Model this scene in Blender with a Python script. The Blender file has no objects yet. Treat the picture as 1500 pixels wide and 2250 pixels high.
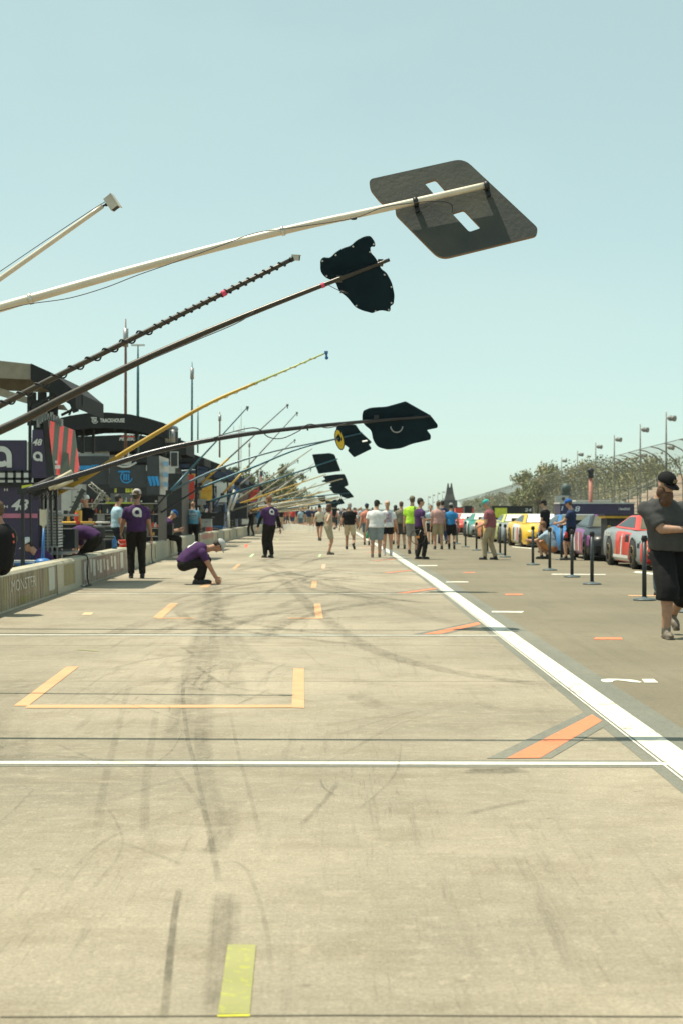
import bpy, bmesh, math, random
from mathutils import Vector, Matrix, noise
from mathutils.geometry import tessellate_polygon
from mathutils.bvhtree import BVHTree
R = math.radians
random.seed(7)
scene = bpy.context.scene
col = scene.collection

# ---------------------------------------------------------------- camera
CAMH, FPX, CX, HY = 1.32, 3300.0, 750.0, 1126.0
cd = bpy.data.cameras.new('camera')
cam = bpy.data.objects.new('camera', cd)
col.objects.link(cam)
cam.location = (0, 0, CAMH)
cam.rotation_euler = (R(90), 0, 0)
cd.sensor_fit = 'HORIZONTAL'
cd.sensor_width = 24.0
cd.lens = 24.0 * FPX / 1500.0
cd.shift_y = (HY - 1125) / 1500.0
cd.clip_start, cd.clip_end = 0.1, 6000
cd.dof.use_dof = True
cd.dof.focus_distance = 11.0
cd.dof.aperture_fstop = 5.0
scene.camera = cam

# ---------------------------------------------------------------- light
SUN = Vector((.36, -.10, -1.0)).normalized()          # direction the light travels
world = bpy.data.worlds.new('World')
scene.world = world
world.use_nodes = True
wn = world.node_tree.nodes
wl = world.node_tree.links
bg = wn['Background']
sky = wn.new('ShaderNodeTexSky')
sky.sky_type = 'NISHITA'
sky.sun_disc = False
sky.sun_elevation = math.asin(-SUN.z)
sky.sun_rotation = math.atan2(-SUN.x, -SUN.y)
sky.air_density, sky.dust_density, sky.ozone_density = .6, .9, 2.0
tint = wn.new('ShaderNodeMix')
tint.data_type = 'RGBA'
tint.blend_type = 'MULTIPLY'
tint.inputs[0].default_value = 1.0
tint.inputs[7].default_value = (1.72, 1.86, 1.38, 1)
gam = wn.new('ShaderNodeGamma')
gam.inputs[1].default_value = .70
wl.new(sky.outputs[0], gam.inputs[0])
wl.new(gam.outputs[0], tint.inputs[6])
even = wn.new('ShaderNodeMix')
even.data_type = 'RGBA'
even.inputs[0].default_value = .42
even.inputs[7].default_value = (3.2, 4.22, 4.02, 1)
wl.new(tint.outputs[2], even.inputs[6])
# thin_cloud: faint streaks of high cloud over the whole sky
wt = wn.new('ShaderNodeTexCoord'); wm = wn.new('ShaderNodeMapping'); wm.inputs['Scale'].default_value = (2.2, 1.0, 5.5); wm.inputs['Rotation'].default_value = (0, R(22), 0)
wz = wn.new('ShaderNodeTexNoise'); wz.inputs['Scale'].default_value = 1.6; wz.inputs['Detail'].default_value = 6
wr_ = wn.new('ShaderNodeMapRange'); wr_.inputs[1].default_value = .40; wr_.inputs[2].default_value = .75; wr_.inputs[3].default_value = 0; wr_.inputs[4].default_value = .30
wc = wn.new('ShaderNodeMix'); wc.data_type = 'RGBA'; wc.inputs[7].default_value = (3.7, 4.6, 4.3, 1)
wl.new(wt.outputs['Generated'], wm.inputs[0]); wl.new(wm.outputs[0], wz.inputs['Vector']); wl.new(wz.outputs[0], wr_.inputs[0]); wl.new(wr_.outputs[0], wc.inputs[0])
wl.new(even.outputs[2], wc.inputs[6])
wl.new(wc.outputs[2], bg.inputs[0])
bg.inputs[1].default_value = 0.15
sl = bpy.data.lights.new('sun', 'SUN')
sl.energy = 5.0
sl.angle = R(.53)
sl.color = (1, .93, .76)
so = bpy.data.objects.new('sun', sl)
col.objects.link(so)
so.rotation_euler = SUN.to_track_quat('-Z', 'Y').to_euler()
vs = scene.view_settings
vs.view_transform = 'Standard'
vs.look = 'None'
vs.exposure = 0.35
vs.gamma = 1.0
scene.cycles.transparent_max_bounces = 32

# ---------------------------------------------------------------- helpers
def at(px, py, z=0.0):
    Y = FPX * (CAMH - z) / (py - HY)
    return Vector(((px - CX) / FPX * Y, Y, z))
def P(px, py, Y):
    return Vector(((px - CX) / FPX * Y, Y, CAMH + (HY - py) / FPX * Y))

def mat(name, c, rough=.6, metal=0., var=.12, ns=6., bump=0., bs=60., emit=0., coat=0., c2=None, spec=.5):
    m = bpy.data.materials.new(name)
    m.use_nodes = True
    nt = m.node_tree; n = nt.nodes; l = nt.links
    b = n['Principled BSDF']
    b.inputs['Roughness'].default_value = rough
    b.inputs['Metallic'].default_value = metal
    b.inputs['Coat Weight'].default_value = coat
    b.inputs['Specular IOR Level'].default_value = spec
    tc = n.new('ShaderNodeTexCoord')
    nz = n.new('ShaderNodeTexNoise')
    nz.inputs['Scale'].default_value = ns
    nz.inputs['Detail'].default_value = 5
    l.new(tc.outputs['Object'], nz.inputs['Vector'])
    mx = n.new('ShaderNodeMix'); mx.data_type = 'RGBA'
    a = c2 if c2 else tuple(x * (1 - var) for x in c)
    d = c if c2 else tuple(min(1, x * (1 + var)) for x in c)
    mx.inputs[6].default_value = (*a, 1); mx.inputs[7].default_value = (*d, 1)
    mr = n.new('ShaderNodeMapRange')
    mr.inputs[1].default_value = .35; mr.inputs[2].default_value = .65
    l.new(nz.outputs[0], mr.inputs[0]); l.new(mr.outputs[0], mx.inputs[0])
    l.new(mx.outputs[2], b.inputs['Base Color'])
    if emit:
        l.new(mx.outputs[2], b.inputs['Emission Color'])
        b.inputs['Emission Strength'].default_value = emit
    if bump:
        n2 = n.new('ShaderNodeTexNoise'); n2.inputs['Scale'].default_value = bs; n2.inputs['Detail'].default_value = 4
        l.new(tc.outputs['Object'], n2.inputs['Vector'])
        bp = n.new('ShaderNodeBump'); bp.inputs['Strength'].default_value = bump; bp.inputs['Distance'].default_value = .02
        l.new(n2.outputs[0], bp.inputs['Height']); l.new(bp.outputs[0], b.inputs['Normal'])
    return m

class MB:
    def __init__(s):
        s.v = []; s.f = []; s.m = []; s.cur = 0; s.uv = None; s.sm = []; s.smooth = False
    def add(s, vs, fs):
        o = len(s.v)
        s.v += [Vector(x) for x in vs]
        for f in fs:
            s.f.append(tuple(i + o for i in f)); s.m.append(s.cur); s.sm.append(s.smooth)
    def box(s, c, d, M=None):
        c = Vector(c); x, y, z = [k / 2 for k in d]
        vs = [Vector((a * x, b * y, e * z)) for e in (-1, 1) for b in (-1, 1) for a in (-1, 1)]
        if M: vs = [M @ p for p in vs]
        s.add([c + p for p in vs], [(0, 2, 3, 1), (4, 5, 7, 6), (0, 1, 5, 4), (2, 6, 7, 3), (0, 4, 6, 2), (1, 3, 7, 5)])
    def span(s, a, b):
        a = Vector(a); b = Vector(b)
        s.box((a + b) / 2, [abs(k) for k in (b - a)])
    def beam(s, p, q, w, h, up=(0, 0, 1)):
        p = Vector(p); q = Vector(q); d = q - p; L = d.length; d.normalize()
        r = d.cross(Vector(up))
        if r.length < 1e-4: r = Vector((1, 0, 0))
        r.normalize(); u = r.cross(d)
        s.box((p + q) / 2, (w, L, h), Matrix((r, d, u)).transposed())
    def tube(s, pts, rad, n=8, cap=True):
        pts = [Vector(p) for p in pts]
        if not hasattr(rad, '__len__'): rad = [rad] * len(pts)
        rings = []; ref = None
        for i, p in enumerate(pts):
            d = (pts[min(i + 1, len(pts) - 1)] - pts[max(i - 1, 0)]).normalized()
            if ref is None: ref = Vector((0, 0, 1)) if abs(d.z) < .9 else Vector((1, 0, 0))
            a = (ref - d * ref.dot(d)).normalized(); ref = a; b = d.cross(a)
            rings.append([p + (a * math.cos(t) + b * math.sin(t)) * rad[i] for t in [2 * math.pi * k / n for k in range(n)]])
        sm = s.smooth; s.smooth = True
        s.loft(rings, cap); s.smooth = sm
    def loft(s, rings, cap=True):
        n = len(rings[0]); vs = [p for r in rings for p in r]; fs = []
        for i in range(len(rings) - 1):
            for k in range(n):
                k2 = (k + 1) % n
                fs.append((i * n + k, i * n + k2, (i + 1) * n + k2, (i + 1) * n + k))
        if cap:
            fs.append(tuple(range(n - 1, -1, -1))); fs.append(tuple((len(rings) - 1) * n + k for k in range(n)))
        s.add(vs, fs)
    def ell(s, c, r, nu=12, nv=8, M=None):
        if not hasattr(r, '__len__'): r = (r, r, r)
        c = Vector(c); vs = []; fs = []
        for j in range(1, nv):
            t = math.pi * j / nv
            for i in range(nu):
                a = 2 * math.pi * i / nu
                vs.append(Vector((r[0] * math.sin(t) * math.cos(a), r[1] * math.sin(t) * math.sin(a), r[2] * math.cos(t))))
        vs += [Vector((0, 0, r[2])), Vector((0, 0, -r[2]))]
        if M: vs = [M @ p for p in vs]
        top, bot = len(vs) - 2, len(vs) - 1
        for j in range(nv - 2):
            for i in range(nu):
                i2 = (i + 1) % nu
                fs.append((j * nu + i, (j + 1) * nu + i, (j + 1) * nu + i2, j * nu + i2))
        for i in range(nu):
            i2 = (i + 1) % nu
            fs.append((top, i, i2)); fs.append((bot, (nv - 2) * nu + i2, (nv - 2) * nu + i))
        sm = s.smooth; s.smooth = True
        s.add([c + p for p in vs], fs); s.smooth = sm
    def lathe(s, c, prof, n=16):
        c = Vector(c)
        rings = [[c + Vector((r * math.cos(2 * math.pi * k / n), r * math.sin(2 * math.pi * k / n), z)) for k in range(n)] for r, z in prof]
        s.loft(rings)
    def slab(s, outline, holes, fn, back):
        """polygon with holes; fn maps 2-D point to 3-D, back is the thickness vector"""
        polys = [outline] + list(holes)
        flat = [p for q in polys for p in q]
        tris = tessellate_polygon([[Vector((p[0], p[1], 0)) for p in q] for q in polys])
        F = [fn(p) for p in flat]; B = [p + back for p in F]; n = len(F)
        fs = [tuple(t) for t in tris] + [tuple(i + n for i in reversed(t)) for t in tris]
        o = 0
        for q in polys:
            L = len(q)
            for i in range(L):
                j = (i + 1) % L
                fs.append((o + i, o + j, o + j + n, o + i + n))
            o += L
        s.add(F + B, fs)
    def text(s, body, fn, height=1., width=None, shear=0., bold=.02, center=True):
        """text laid out in 2-D; height is the capital height; fn maps (x,y) to 3-D"""
        cu = bpy.data.curves.new('t', 'FONT'); cu.body = body; cu.offset = bold; cu.resolution_u = 2; cu.shear = shear
        o = bpy.data.objects.new('t', cu); me = bpy.data.meshes.new_from_object(o)
        vs = [v.co.copy() for v in me.vertices]; fs = [tuple(p.vertices) for p in me.polygons]
        bpy.data.objects.remove(o); bpy.data.curves.remove(cu); bpy.data.meshes.remove(me)
        if not vs: return
        x0 = min(v.x for v in vs); x1 = max(v.x for v in vs); y0 = min(v.y for v in vs); y1 = max(v.y for v in vs)
        ky = height / (y1 - y0); kx = ky if width is None else width / (x1 - x0)
        ox = (x0 + x1) / 2 if center else x0
        oy = (y0 + y1) / 2 if center else y0
        s.add([fn(((v.x - ox) * kx, (v.y - oy) * ky)) for v in vs], fs)
    def build(s, name, mats, parent=None, world=False, smooth=None):
        me = bpy.data.meshes.new(name)
        off = parent.location if (parent and world) else Vector((0, 0, 0))
        me.from_pydata([tuple(p - off) for p in s.v], [], s.f)
        if not isinstance(mats, (list, tuple)): mats = [mats]
        for m in mats: me.materials.append(m)
        me.polygons.foreach_set('material_index', [min(i, len(mats) - 1) for i in s.m])
        me.polygons.foreach_set('use_smooth', [(smooth if smooth is not None else k) for k in s.sm])
        me.update()
        return link(name, me, parent)

def link(name, me, parent=None):
    o = bpy.data.objects.new(name, me); col.objects.link(o)
    if parent: o.parent = parent
    return o
def tag(o, label, cat, group=None):
    o['label'] = label; o['category'] = cat
    if group: o['group'] = group
    return o
def thing(name, label, cat, loc=(0, 0, 0), rz=0., group=None):
    o = bpy.data.objects.new(name, None); col.objects.link(o)
    o.empty_display_size = .2
    o.location = loc; o.rotation_euler = (0, 0, rz)
    return tag(o, label, cat, group)
def copy_tree(o, parent=None):
    c = o.copy(); col.objects.link(c)
    if parent: c.parent = parent
    for ch in list(o.children): copy_tree(ch, c)
    return c
def plane_fn(o, u, v):
    o = Vector(o); u = Vector(u); v = Vector(v)
    return lambda p: o + u * p[0] + v * p[1]
def logo_a(mb, o, u, v, n, r):
    """a round letter a: thick ring with a straight leg; o centre, u right, v up, n outward"""
    o = Vector(o); u = Vector(u); v = Vector(v); n = Vector(n)
    a0, a1, k = R(-5), R(312), 20
    vs = []
    for i in range(k + 1):
        t = a0 + (a1 - a0) * i / k
        c, s_ = math.cos(t), math.sin(t)
        vs += [o + (u * c + v * s_) * r, o + (u * c * .48 + v * s_ * .48) * r]
    mb.add(vs, [(2 * i, 2 * i + 1, 2 * i + 3, 2 * i + 2) for i in range(k)])
    vs = []
    for i in range(4):
        y = -.03 - i * .34
        vs += [o + u * r * .5 + v * r * y, o + u * r * 1.0 + v * r * y]
    mb.add([p + n * .001 for p in vs], [(2 * i, 2 * i + 1, 2 * i + 3, 2 * i + 2) for i in range(3)])
# ---------------------------------------------------------------- base materials
WHITE = mat('white_paint', (.80, .79, .74), .5, var=.04)
BLACKM = mat('black_metal', (.010, .012, .014), .5, var=.2)
BLACKP = mat('black_plastic', (.012, .013, .014), .6, var=.2)
BLACKB = mat('black_board', (.004, .016, .026), .8, var=.15, spec=.12)
GREYM = mat('grey_metal', (.32, .32, .31), .4, .6)
LGREY = mat('light_grey_plastic', (.52, .51, .47), .55)
DGREY = mat('dark_grey_panel', (.036, .042, .046), .55, var=.1)
CHARC = mat('charcoal_cloth', (.012, .014, .016), .85, bump=.2)
TANCL = mat('tan_canopy_cloth', (.24, .215, .165), .8, var=.12, bump=.2, bs=8)
PURP = mat('purple_panel', (.036, .023, .066), .45, var=.1)
BLUEM = mat('blue_metal', (.03, .14, .36), .45)
CYANP = mat('cyan_print', (.02, .27, .62), .5)
REDP = mat('red_plastic', (.62, .06, .035), .45)
YELM = mat('yellow_metal', (.62, .36, .04), .5)
YELG = mat('yellow_green_print', (.62, .66, .06), .5)
PRNT = mat('white_print', (.62, .63, .60), .5, var=.06)
ALU = mat('brushed_aluminium', (.62, .59, .52), .32, .65, var=.06)
RUB = mat('rubber', (.018, .018, .018), .75)

# ---------------------------------------------------------------- ground
def nodes_mat(name):
    m = bpy.data.materials.new(name); m.use_nodes = True
    return m, m.node_tree.nodes, m.node_tree.links, m.node_tree.nodes['Principled BSDF']
def nz(n, l, vec, scale, detail=4, map_=None, rough=.55):
    t = n.new('ShaderNodeTexNoise'); t.inputs['Scale'].default_value = scale; t.inputs['Detail'].default_value = detail
    t.inputs['Roughness'].default_value = rough
    if map_:
        mp = n.new('ShaderNodeMapping'); mp.inputs['Scale'].default_value = map_[0]; mp.inputs['Rotation'].default_value = map_[1]
        l.new(vec, mp.inputs[0]); vec = mp.outputs[0]
    l.new(vec, t.inputs['Vector']); return t.outputs[0]
def mrange(n, l, x, a, b, c=0., d=1.):
    t = n.new('ShaderNodeMapRange'); t.inputs[1].default_value = a; t.inputs[2].default_value = b
    t.inputs[3].default_value = c; t.inputs[4].default_value = d
    l.new(x, t.inputs[0]); return t.outputs[0]
def mulc(n, l, a, b, op='MULTIPLY'):
    t = n.new('ShaderNodeMath'); t.operation = op
    for i, x in enumerate((a, b)):
        if isinstance(x, (int, float)): t.inputs[i].default_value = x
        else: l.new(x, t.inputs[i])
    return t.outputs[0]
def mixc(n, l, f, a, b):
    t = n.new('ShaderNodeMix'); t.data_type = 'RGBA'
    if isinstance(f, (int, float)): t.inputs[0].default_value = f
    else: l.new(f, t.inputs[0])
    for i, x in ((6, a), (7, b)):
        if isinstance(x, tuple): t.inputs[i].default_value = (*x, 1)
        else: l.new(x, t.inputs[i])
    return t.outputs[2]

def concrete_mat():
    m, n, l, b = nodes_mat('worn_concrete')
    g = n.new('ShaderNodeNewGeometry').outputs['Position']
    c = mixc(n, l, mrange(n, l, nz(n, l, g, .33, 5, ((1, .7, 1), (0, 0, R(20)))), .36, .64), (0.214, 0.190, 0.140), (0.378, 0.325, 0.242))
    c = mixc(n, l, mulc(n, l, mrange(n, l, nz(n, l, g, 1.6, 5, ((1, 1.3, 1), (0, 0, 0))), .50, .70), .55), c, (0.196, 0.161, 0.108))
    c = mixc(n, l, mulc(n, l, mrange(n, l, nz(n, l, g, 2.6, 4, ((.8, 1.5, 1), (0, 0, R(30)))), .54, .72), .5), c, (0.348, 0.301, 0.224))
    def strokes(c, sc, rot, lo, hi, amt, colr, seed=1.0, mask=None):
        x = mrange(n, l, nz(n, l, g, seed, 7, ((sc[0], sc[1], 1), (0, 0, R(rot))), .75), lo, hi)
        if mask is not None: x = mulc(n, l, x, mask)
        return mixc(n, l, mulc(n, l, x, amt), c, colr)
    c = strokes(c, (1.6, 15.0), 5, .47, .68, .32, (0.365, 0.318, 0.237))          # broom strokes across the lane
    c = strokes(c, (2.2, 26.0), -3, .52, .68, .30, (0.178, 0.148, 0.100), 1.3)
    c = strokes(c, (6.0, 30.0), 12, .54, .68, .26, (0.157, 0.132, 0.091), 1.7)
    c = strokes(c, (5.0, 8.0), 25, .50, .68, .40, (0.220, 0.188, 0.127), 1.0)
    c = strokes(c, (8.0, 6.0), -30, .52, .68, .40, (0.441, 0.381, 0.286), 1.6)
    c = strokes(c, (22.0, 26.0), 10, .55, .68, .32, (0.208, 0.175, 0.124), 1.0)
    mask = mrange(n, l, nz(n, l, g, .6, 3, ((1.2, .35, 1), (0, 0, 0))), .40, .60)
    c = strokes(c, (13.0, .45), 7, .54, .68, .55, (0.144, 0.124, 0.090), 1.0, mask)    # rubber and scratches along it
    c = strokes(c, (34.0, 1.6), -14, .57, .66, .55, (0.131, 0.111, 0.083), 1.2, mask)
    c = strokes(c, (30.0, 1.3), 24, .58, .67, .45, (0.131, 0.111, 0.083), 1.4, mask)
    c = strokes(c, (9.0, 4.5), 40, .60, .70, .35, (0.139, 0.120, 0.083), 2.0)
    c = mixc(n, l, mulc(n, l, mrange(n, l, nz(n, l, g, 7.5, 3), .70, .75), .4), c, (0.104, 0.083, 0.058))
    gz = mulc(n, l, mrange(n, l, nz(n, l, g, 70, 4, None, .7), .3, .7, .78, 1.22), mrange(n, l, nz(n, l, g, 240, 2), .3, .7, .88, 1.12))
    v = n.new('ShaderNodeVectorMath'); v.operation = 'SCALE'; l.new(c, v.inputs[0]); l.new(gz, v.inputs['Scale'])
    l.new(v.outputs[0], b.inputs['Base Color'])
    b.inputs['Roughness'].default_value = .85; b.inputs['Specular IOR Level'].default_value = .25
    bp = n.new('ShaderNodeBump'); bp.inputs['Strength'].default_value = .35; bp.inputs['Distance'].default_value = .01
    l.new(nz(n, l, g, 110, 5), bp.inputs['Height']); l.new(bp.outputs[0], b.inputs['Normal'])
    return m
def asphalt_mat(name, a, bcol, gs=140):
    m, n, l, b = nodes_mat(name)
    g = n.new('ShaderNodeNewGeometry').outputs['Position']
    c = mixc(n, l, mrange(n, l, nz(n, l, g, .35, 5), .38, .64), a, bcol)
    st = mrange(n, l, nz(n, l, g, 1.0, 5, ((6.0, .3, 1), (0, 0, 0)), .7), .5, .72)
    c = mixc(n, l, mulc(n, l, st, .3), c, tuple(x * .6 for x in a))
    gz = mulc(n, l, mrange(n, l, nz(n, l, g, gs, 3), .3, .7, .78, 1.2), mrange(n, l, nz(n, l, g, 26, 4, None, .8), .3, .7, .86, 1.14))
    c = mixc(n, l, mulc(n, l, mrange(n, l, nz(n, l, g, 2.2, 5), .55, .72), .35), c, tuple(x * .72 for x in a))
    v = n.new('ShaderNodeVectorMath'); v.operation = 'SCALE'; l.new(c, v.inputs[0]); l.new(gz, v.inputs['Scale'])
    l.new(v.outputs[0], b.inputs['Base Color'])
    b.inputs['Roughness'].default_value = .85; b.inputs['Specular IOR Level'].default_value = .3
    bp = n.new('ShaderNodeBump'); bp.inputs['Strength'].default_value = .3; bp.inputs['Distance'].default_value = .01
    l.new(nz(n, l, g, 160, 4), bp.inputs['Height']); l.new(bp.outputs[0], b.inputs['Normal'])
    return m
def worn_mat(name, c, under, wear=.62, scale=7., amt=.85, along=(1, 1, 1)):
    """paint or tape that is worn through to the surface below in ragged spots"""
    m, n, l, b = nodes_mat(name)
    g = n.new('ShaderNodeNewGeometry').outputs['Position']
    w = mrange(n, l, nz(n, l, g, scale, 8, (along, (0, 0, 0)), .7), wear, wear + .05)
    dirt = mrange(n, l, nz(n, l, g, 3.0, 5), .3, .7, .88, 1.06)
    cc = mixc(n, l, mulc(n, l, w, amt), c, under)
    v = n.new('ShaderNodeVectorMath'); v.operation = 'SCALE'; l.new(cc, v.inputs[0]); l.new(dirt, v.inputs['Scale'])
    l.new(v.outputs[0], b.inputs['Base Color']); b.inputs['Roughness'].default_value = .7
    b.inputs['Specular IOR Level'].default_value = .3
    return m
def rubber_mark_mat(name='tyre_rubber', strength=.5):
    """thin rubber left on concrete: see-through towards the edges of the strip and broken by noise"""
    m, n, l, b = nodes_mat(name)
    b.inputs['Base Color'].default_value = (.095, .088, .066, 1); b.inputs['Roughness'].default_value = .8
    b.inputs['Specular IOR Level'].default_value = .2
    uv = n.new('ShaderNodeUVMap').outputs[0]
    sep = n.new('ShaderNodeSeparateXYZ'); l.new(uv, sep.inputs[0])
    g = n.new('ShaderNodeNewGeometry').outputs['Position']
    e = mulc(n, l, mulc(n, l, sep.outputs[0], mulc(n, l, 1.0, sep.outputs[0], 'SUBTRACT')), 4.0)
    e = mrange(n, l, e, 0., .7)
    ends = mulc(n, l, mulc(n, l, sep.outputs[1], mulc(n, l, 1.0, sep.outputs[1], 'SUBTRACT')), 4.0)
    ends = mrange(n, l, ends, 0., .5)
    br = mrange(n, l, nz(n, l, g, 9, 6, ((1, .45, 1), (0, 0, 0)), .7), .30, .72)
    rib = mrange(n, l, nz(n, l, uv, 1.0, 3, ((16, 1.2, 1), (0, 0, 0))), .3, .7, .45, 1.)
    a = mulc(n, l, mulc(n, l, mulc(n, l, mulc(n, l, e, ends), br), rib), strength)
    l.new(a, b.inputs['Alpha'])
    return m

CONC = concrete_mat()
ASPH = asphalt_mat('worn_asphalt', (.168, .145, .098), (.208, .181, .125))
DIRT = asphalt_mat('dry_field', (.20, .18, .10), (.26, .24, .14), 20)
SEAL = asphalt_mat('grey_sealer', (.165, .165, .135), (.205, .200, .160))
PAINT = worn_mat('white_road_paint', (.64, .62, .53), (.30, .28, .22), .57, 9., .8, (1, .5, 1))
PAINTH = worn_mat('white_cross_paint', (.64, .62, .53), (.30, .27, .20), .56, 5., .9, (.25, 3, 1))
ORANGE = worn_mat('orange_road_paint', (.66, .21, .10), (.4, .35, .25), .60, 14.)
OTAPE = worn_mat('pale_orange_tape', (.62, .34, .175), (.40, .33, .22), .55, 16., .7)
YTAPE = worn_mat('yellow_green_tape', (.36, .36, .085), (.29, .28, .125), .42, 24., .9)
LIME = worn_mat('pale_green_tape', (.45, .62, .34), (.5, .5, .3), .7, 8., .5)
RUBM = rubber_mark_mat('tyre_rubber', .42)
RUBL = rubber_mark_mat('faint_tyre_rubber', .26)

def sheet(name, pts, z, m, parent=None):
    z = z * .4 if z > 0 else z
    b = MB(); b.add([(p[0], p[1], z) for p in pts], [tuple(range(len(pts)))])
    o = b.build(name, m, parent)
    me = o.data
    if me.polygons[0].normal.z < 0: me.flip_normals()
    return o
def ribbon(name, left, right, z, m, parent=None):
    z = z * .4 if z > 0 else z
    b = MB(); n = len(left)
    b.add([(p[0], p[1], z) for p in right] + [(p[0], p[1], z) for p in left], [(i, i + 1, n + i + 1, n + i) for i in range(n - 1)])
    o = b.build(name, m, parent)
    me = o.data
    uv = me.uv_layers.new(name='UVMap')
    for f in me.polygons:
        for li in f.loop_indices:
            vi = me.loops[li].vertex_index
            uv.data[li].uv = (0 if vi < n else 1, (vi % n) / max(1, n - 1))
    if me.polygons[0].normal.z < 0: me.flip_normals()
    return o
def struct(o):
    o['kind'] = 'structure'; return o

gr = struct(sheet('ground', [(-3000, -60), (3000, -60), (3000, 4500), (-3000, 4500)], -.02, DIRT))
# the lane bends gently to the left far away
LINE_C = [(-12, 1.79), (3, 1.79), (30, 1.79), (38.5, 1.71), (51, 1.60), (68, 1.33), (97, .97), (130, .5), (170, -.4)]
WALLX = [(-6, -3.72), (19.4, -4.42), (48.9, -5.27), (61, -5.3), (80.7, -5.35), (97, -5.25), (112, -5.0), (150, -4.6)]
def interp(t, y):
    if y <= t[0][0]: return t[0][1]
    for (a, b), (c, d) in zip(t, t[1:]):
        if y <= c: return b + (d - b) * (y - a) / (c - a)
    return t[-1][1]
lx = lambda y: interp(LINE_C, y)
wx = lambda y: interp(WALLX, y)
YS = [-12, -4, 3, 10, 19.4, 30, 38.5, 48.9, 61, 68, 80.7, 97, 112, 130, 150, 170]
apron = struct(sheet('paved_apron', [(-40, -30), (34, -30), (34, 175), (55, 420), (70, 800), (20, 800), (-14, 420), (-40, 240)], -.010, asphalt_mat('apron_asphalt', (.19, .17, .12), (.24, .215, .15))))
asph = struct(ribbon('asphalt_road', [(lx(y) + .27, y) for y in YS], [(14, y) for y in YS], 0., ASPH))
lane = struct(ribbon('pit_lane', [(wx(y) - .15, y) for y in YS], [(lx(y) + .27, y) for y in YS], 0., CONC))
ribbon('grey_seal_band', [(lx(y) - .19, y) for y in YS], [(lx(y) + .29, y) for y in YS], .004, SEAL, lane)
ribbon('white_edge_line', [(lx(y) - .092, y) for y in YS], [(lx(y) + .092, y) for y in YS], .012, PAINT, lane)
ribbon('thin_edge_line', [(lx(y) - .118, y) for y in YS], [(lx(y) - .104, y) for y in YS], .0125, PAINT, lane)
for k in range(11):
    y = 7.93 + 8.22 * k
    xr = lx(y) - .10; xl = wx(y) + .05
    sk = -.06
    ribbon('stall_seal', [(xl, y + .11), (xr - .05, y + .11 + sk)], [(xl, y - .11), (xr + .05, y - .11 + sk)], .0045, SEAL, lane)
    ribbon('stall_line', [(xl, y + .045), (xr, y + .045 + sk)], [(xl, y - .045), (xr + .06, y - .045 + sk)], .009, PAINTH, lane)
    # orange dash slanting to the stall line
    y0 = y + .07 + sk; x1 = xr - .13
    if k < 7:
        q0 = [at(1068, 1668), at(1210, 1667), at(1337, 1592), at(1290, 1562)]
        sheet('seal_patch', [(p.x + lx(y) - 1.79, p.y + y - 7.93) for p in q0], .006, SEAL, lane)
        q = [at(1112, 1668), at(1186, 1667), at(1322, 1585), at(1300, 1571)]
        dy = y - 7.93; dx = lx(y) - 1.79
        sheet('orange_dash', [(p.x + dx, p.y + dy) for p in q], .0095, ORANGE, lane)
def gpoly(name, px, m, z=.008, par=lane):
    return sheet(name, [at(x, y)[:2] for x, y in px], z, m, par)
# tape boxes on the concrete
gpoly('orange_tape', [(30, 1552), (62, 1552), (174, 1465), (146, 1466)], OTAPE)
gpoly('orange_tape', [(62, 1550), (641, 1550), (641, 1556), (55, 1557)], OTAPE, .0085)
gpoly('orange_tape', [(641, 1556), (669, 1557), (668, 1469), (645, 1469)], OTAPE)
gpoly('orange_tape', [(335, 1358), (357, 1358), (392, 1326), (374, 1326)], OTAPE)
gpoly('orange_tape', [(345, 1358), (428, 1358), (428, 1360), (343, 1360)], OTAPE, .0085)
gpoly('orange_tape', [(632, 1358), (694, 1358), (694, 1360), (632, 1360)], OTAPE, .0085)
gpoly('orange_tape', [(693, 1360), (710, 1360), (704, 1327), (690, 1327)], OTAPE)
gpoly('orange_tape', [(683, 1292), (695, 1292), (697, 1277), (686, 1277)], OTAPE)
gpoly('orange_tape', [(437, 1291), (455, 1291), (474, 1279), (460, 1279)], OTAPE)
gpoly('orange_tape', [(510, 1250), (518, 1250), (530, 1240), (522, 1240)], OTAPE)
gpoly('orange_tape', [(178, 1352), (200, 1352), (206, 1346), (186, 1346)], worn_mat('faded_orange_tape', (.55, .42, .24), (.46, .40, .28), .5, 8., .8))
gpoly('pink_tape', [(706, 1250), (714, 1250), (716, 1240), (708, 1240)], worn_mat('faded_pink_tape', (.62, .38, .27), (.46, .40, .28), .55, 8., .8))
gpoly('red_tape', [(537, 1203), (544, 1203), (545, 1196), (538, 1196)], mat('red_tape', (.7, .12, .06)))
gpoly('green_tape', [(547, 1224), (553, 1224), (560, 1217), (555, 1217)], LIME)
gpoly('green_tape', [(699, 1224), (704, 1224), (707, 1218), (702, 1218)], LIME)
gpoly('yellow_tape', [(606, 1187), (612, 1187), (615, 1184), (609, 1184)], YTAPE)
gpoly('yellow_tape', [(168, 1429), (216, 1432), (217, 1431), (168, 1428)], YTAPE)
gpoly('yellow_tape', [(479, 2232), (549, 2232), (563, 2078), (501, 2078)], YTAPE)
gpoly('yellow_tape', [(478, 2237), (550, 2236), (550, 2233), (478, 2234)], worn_mat('bright_yellow_tape', (.78, .74, .08), (.5, .5, .2), .7), .0085)
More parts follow.
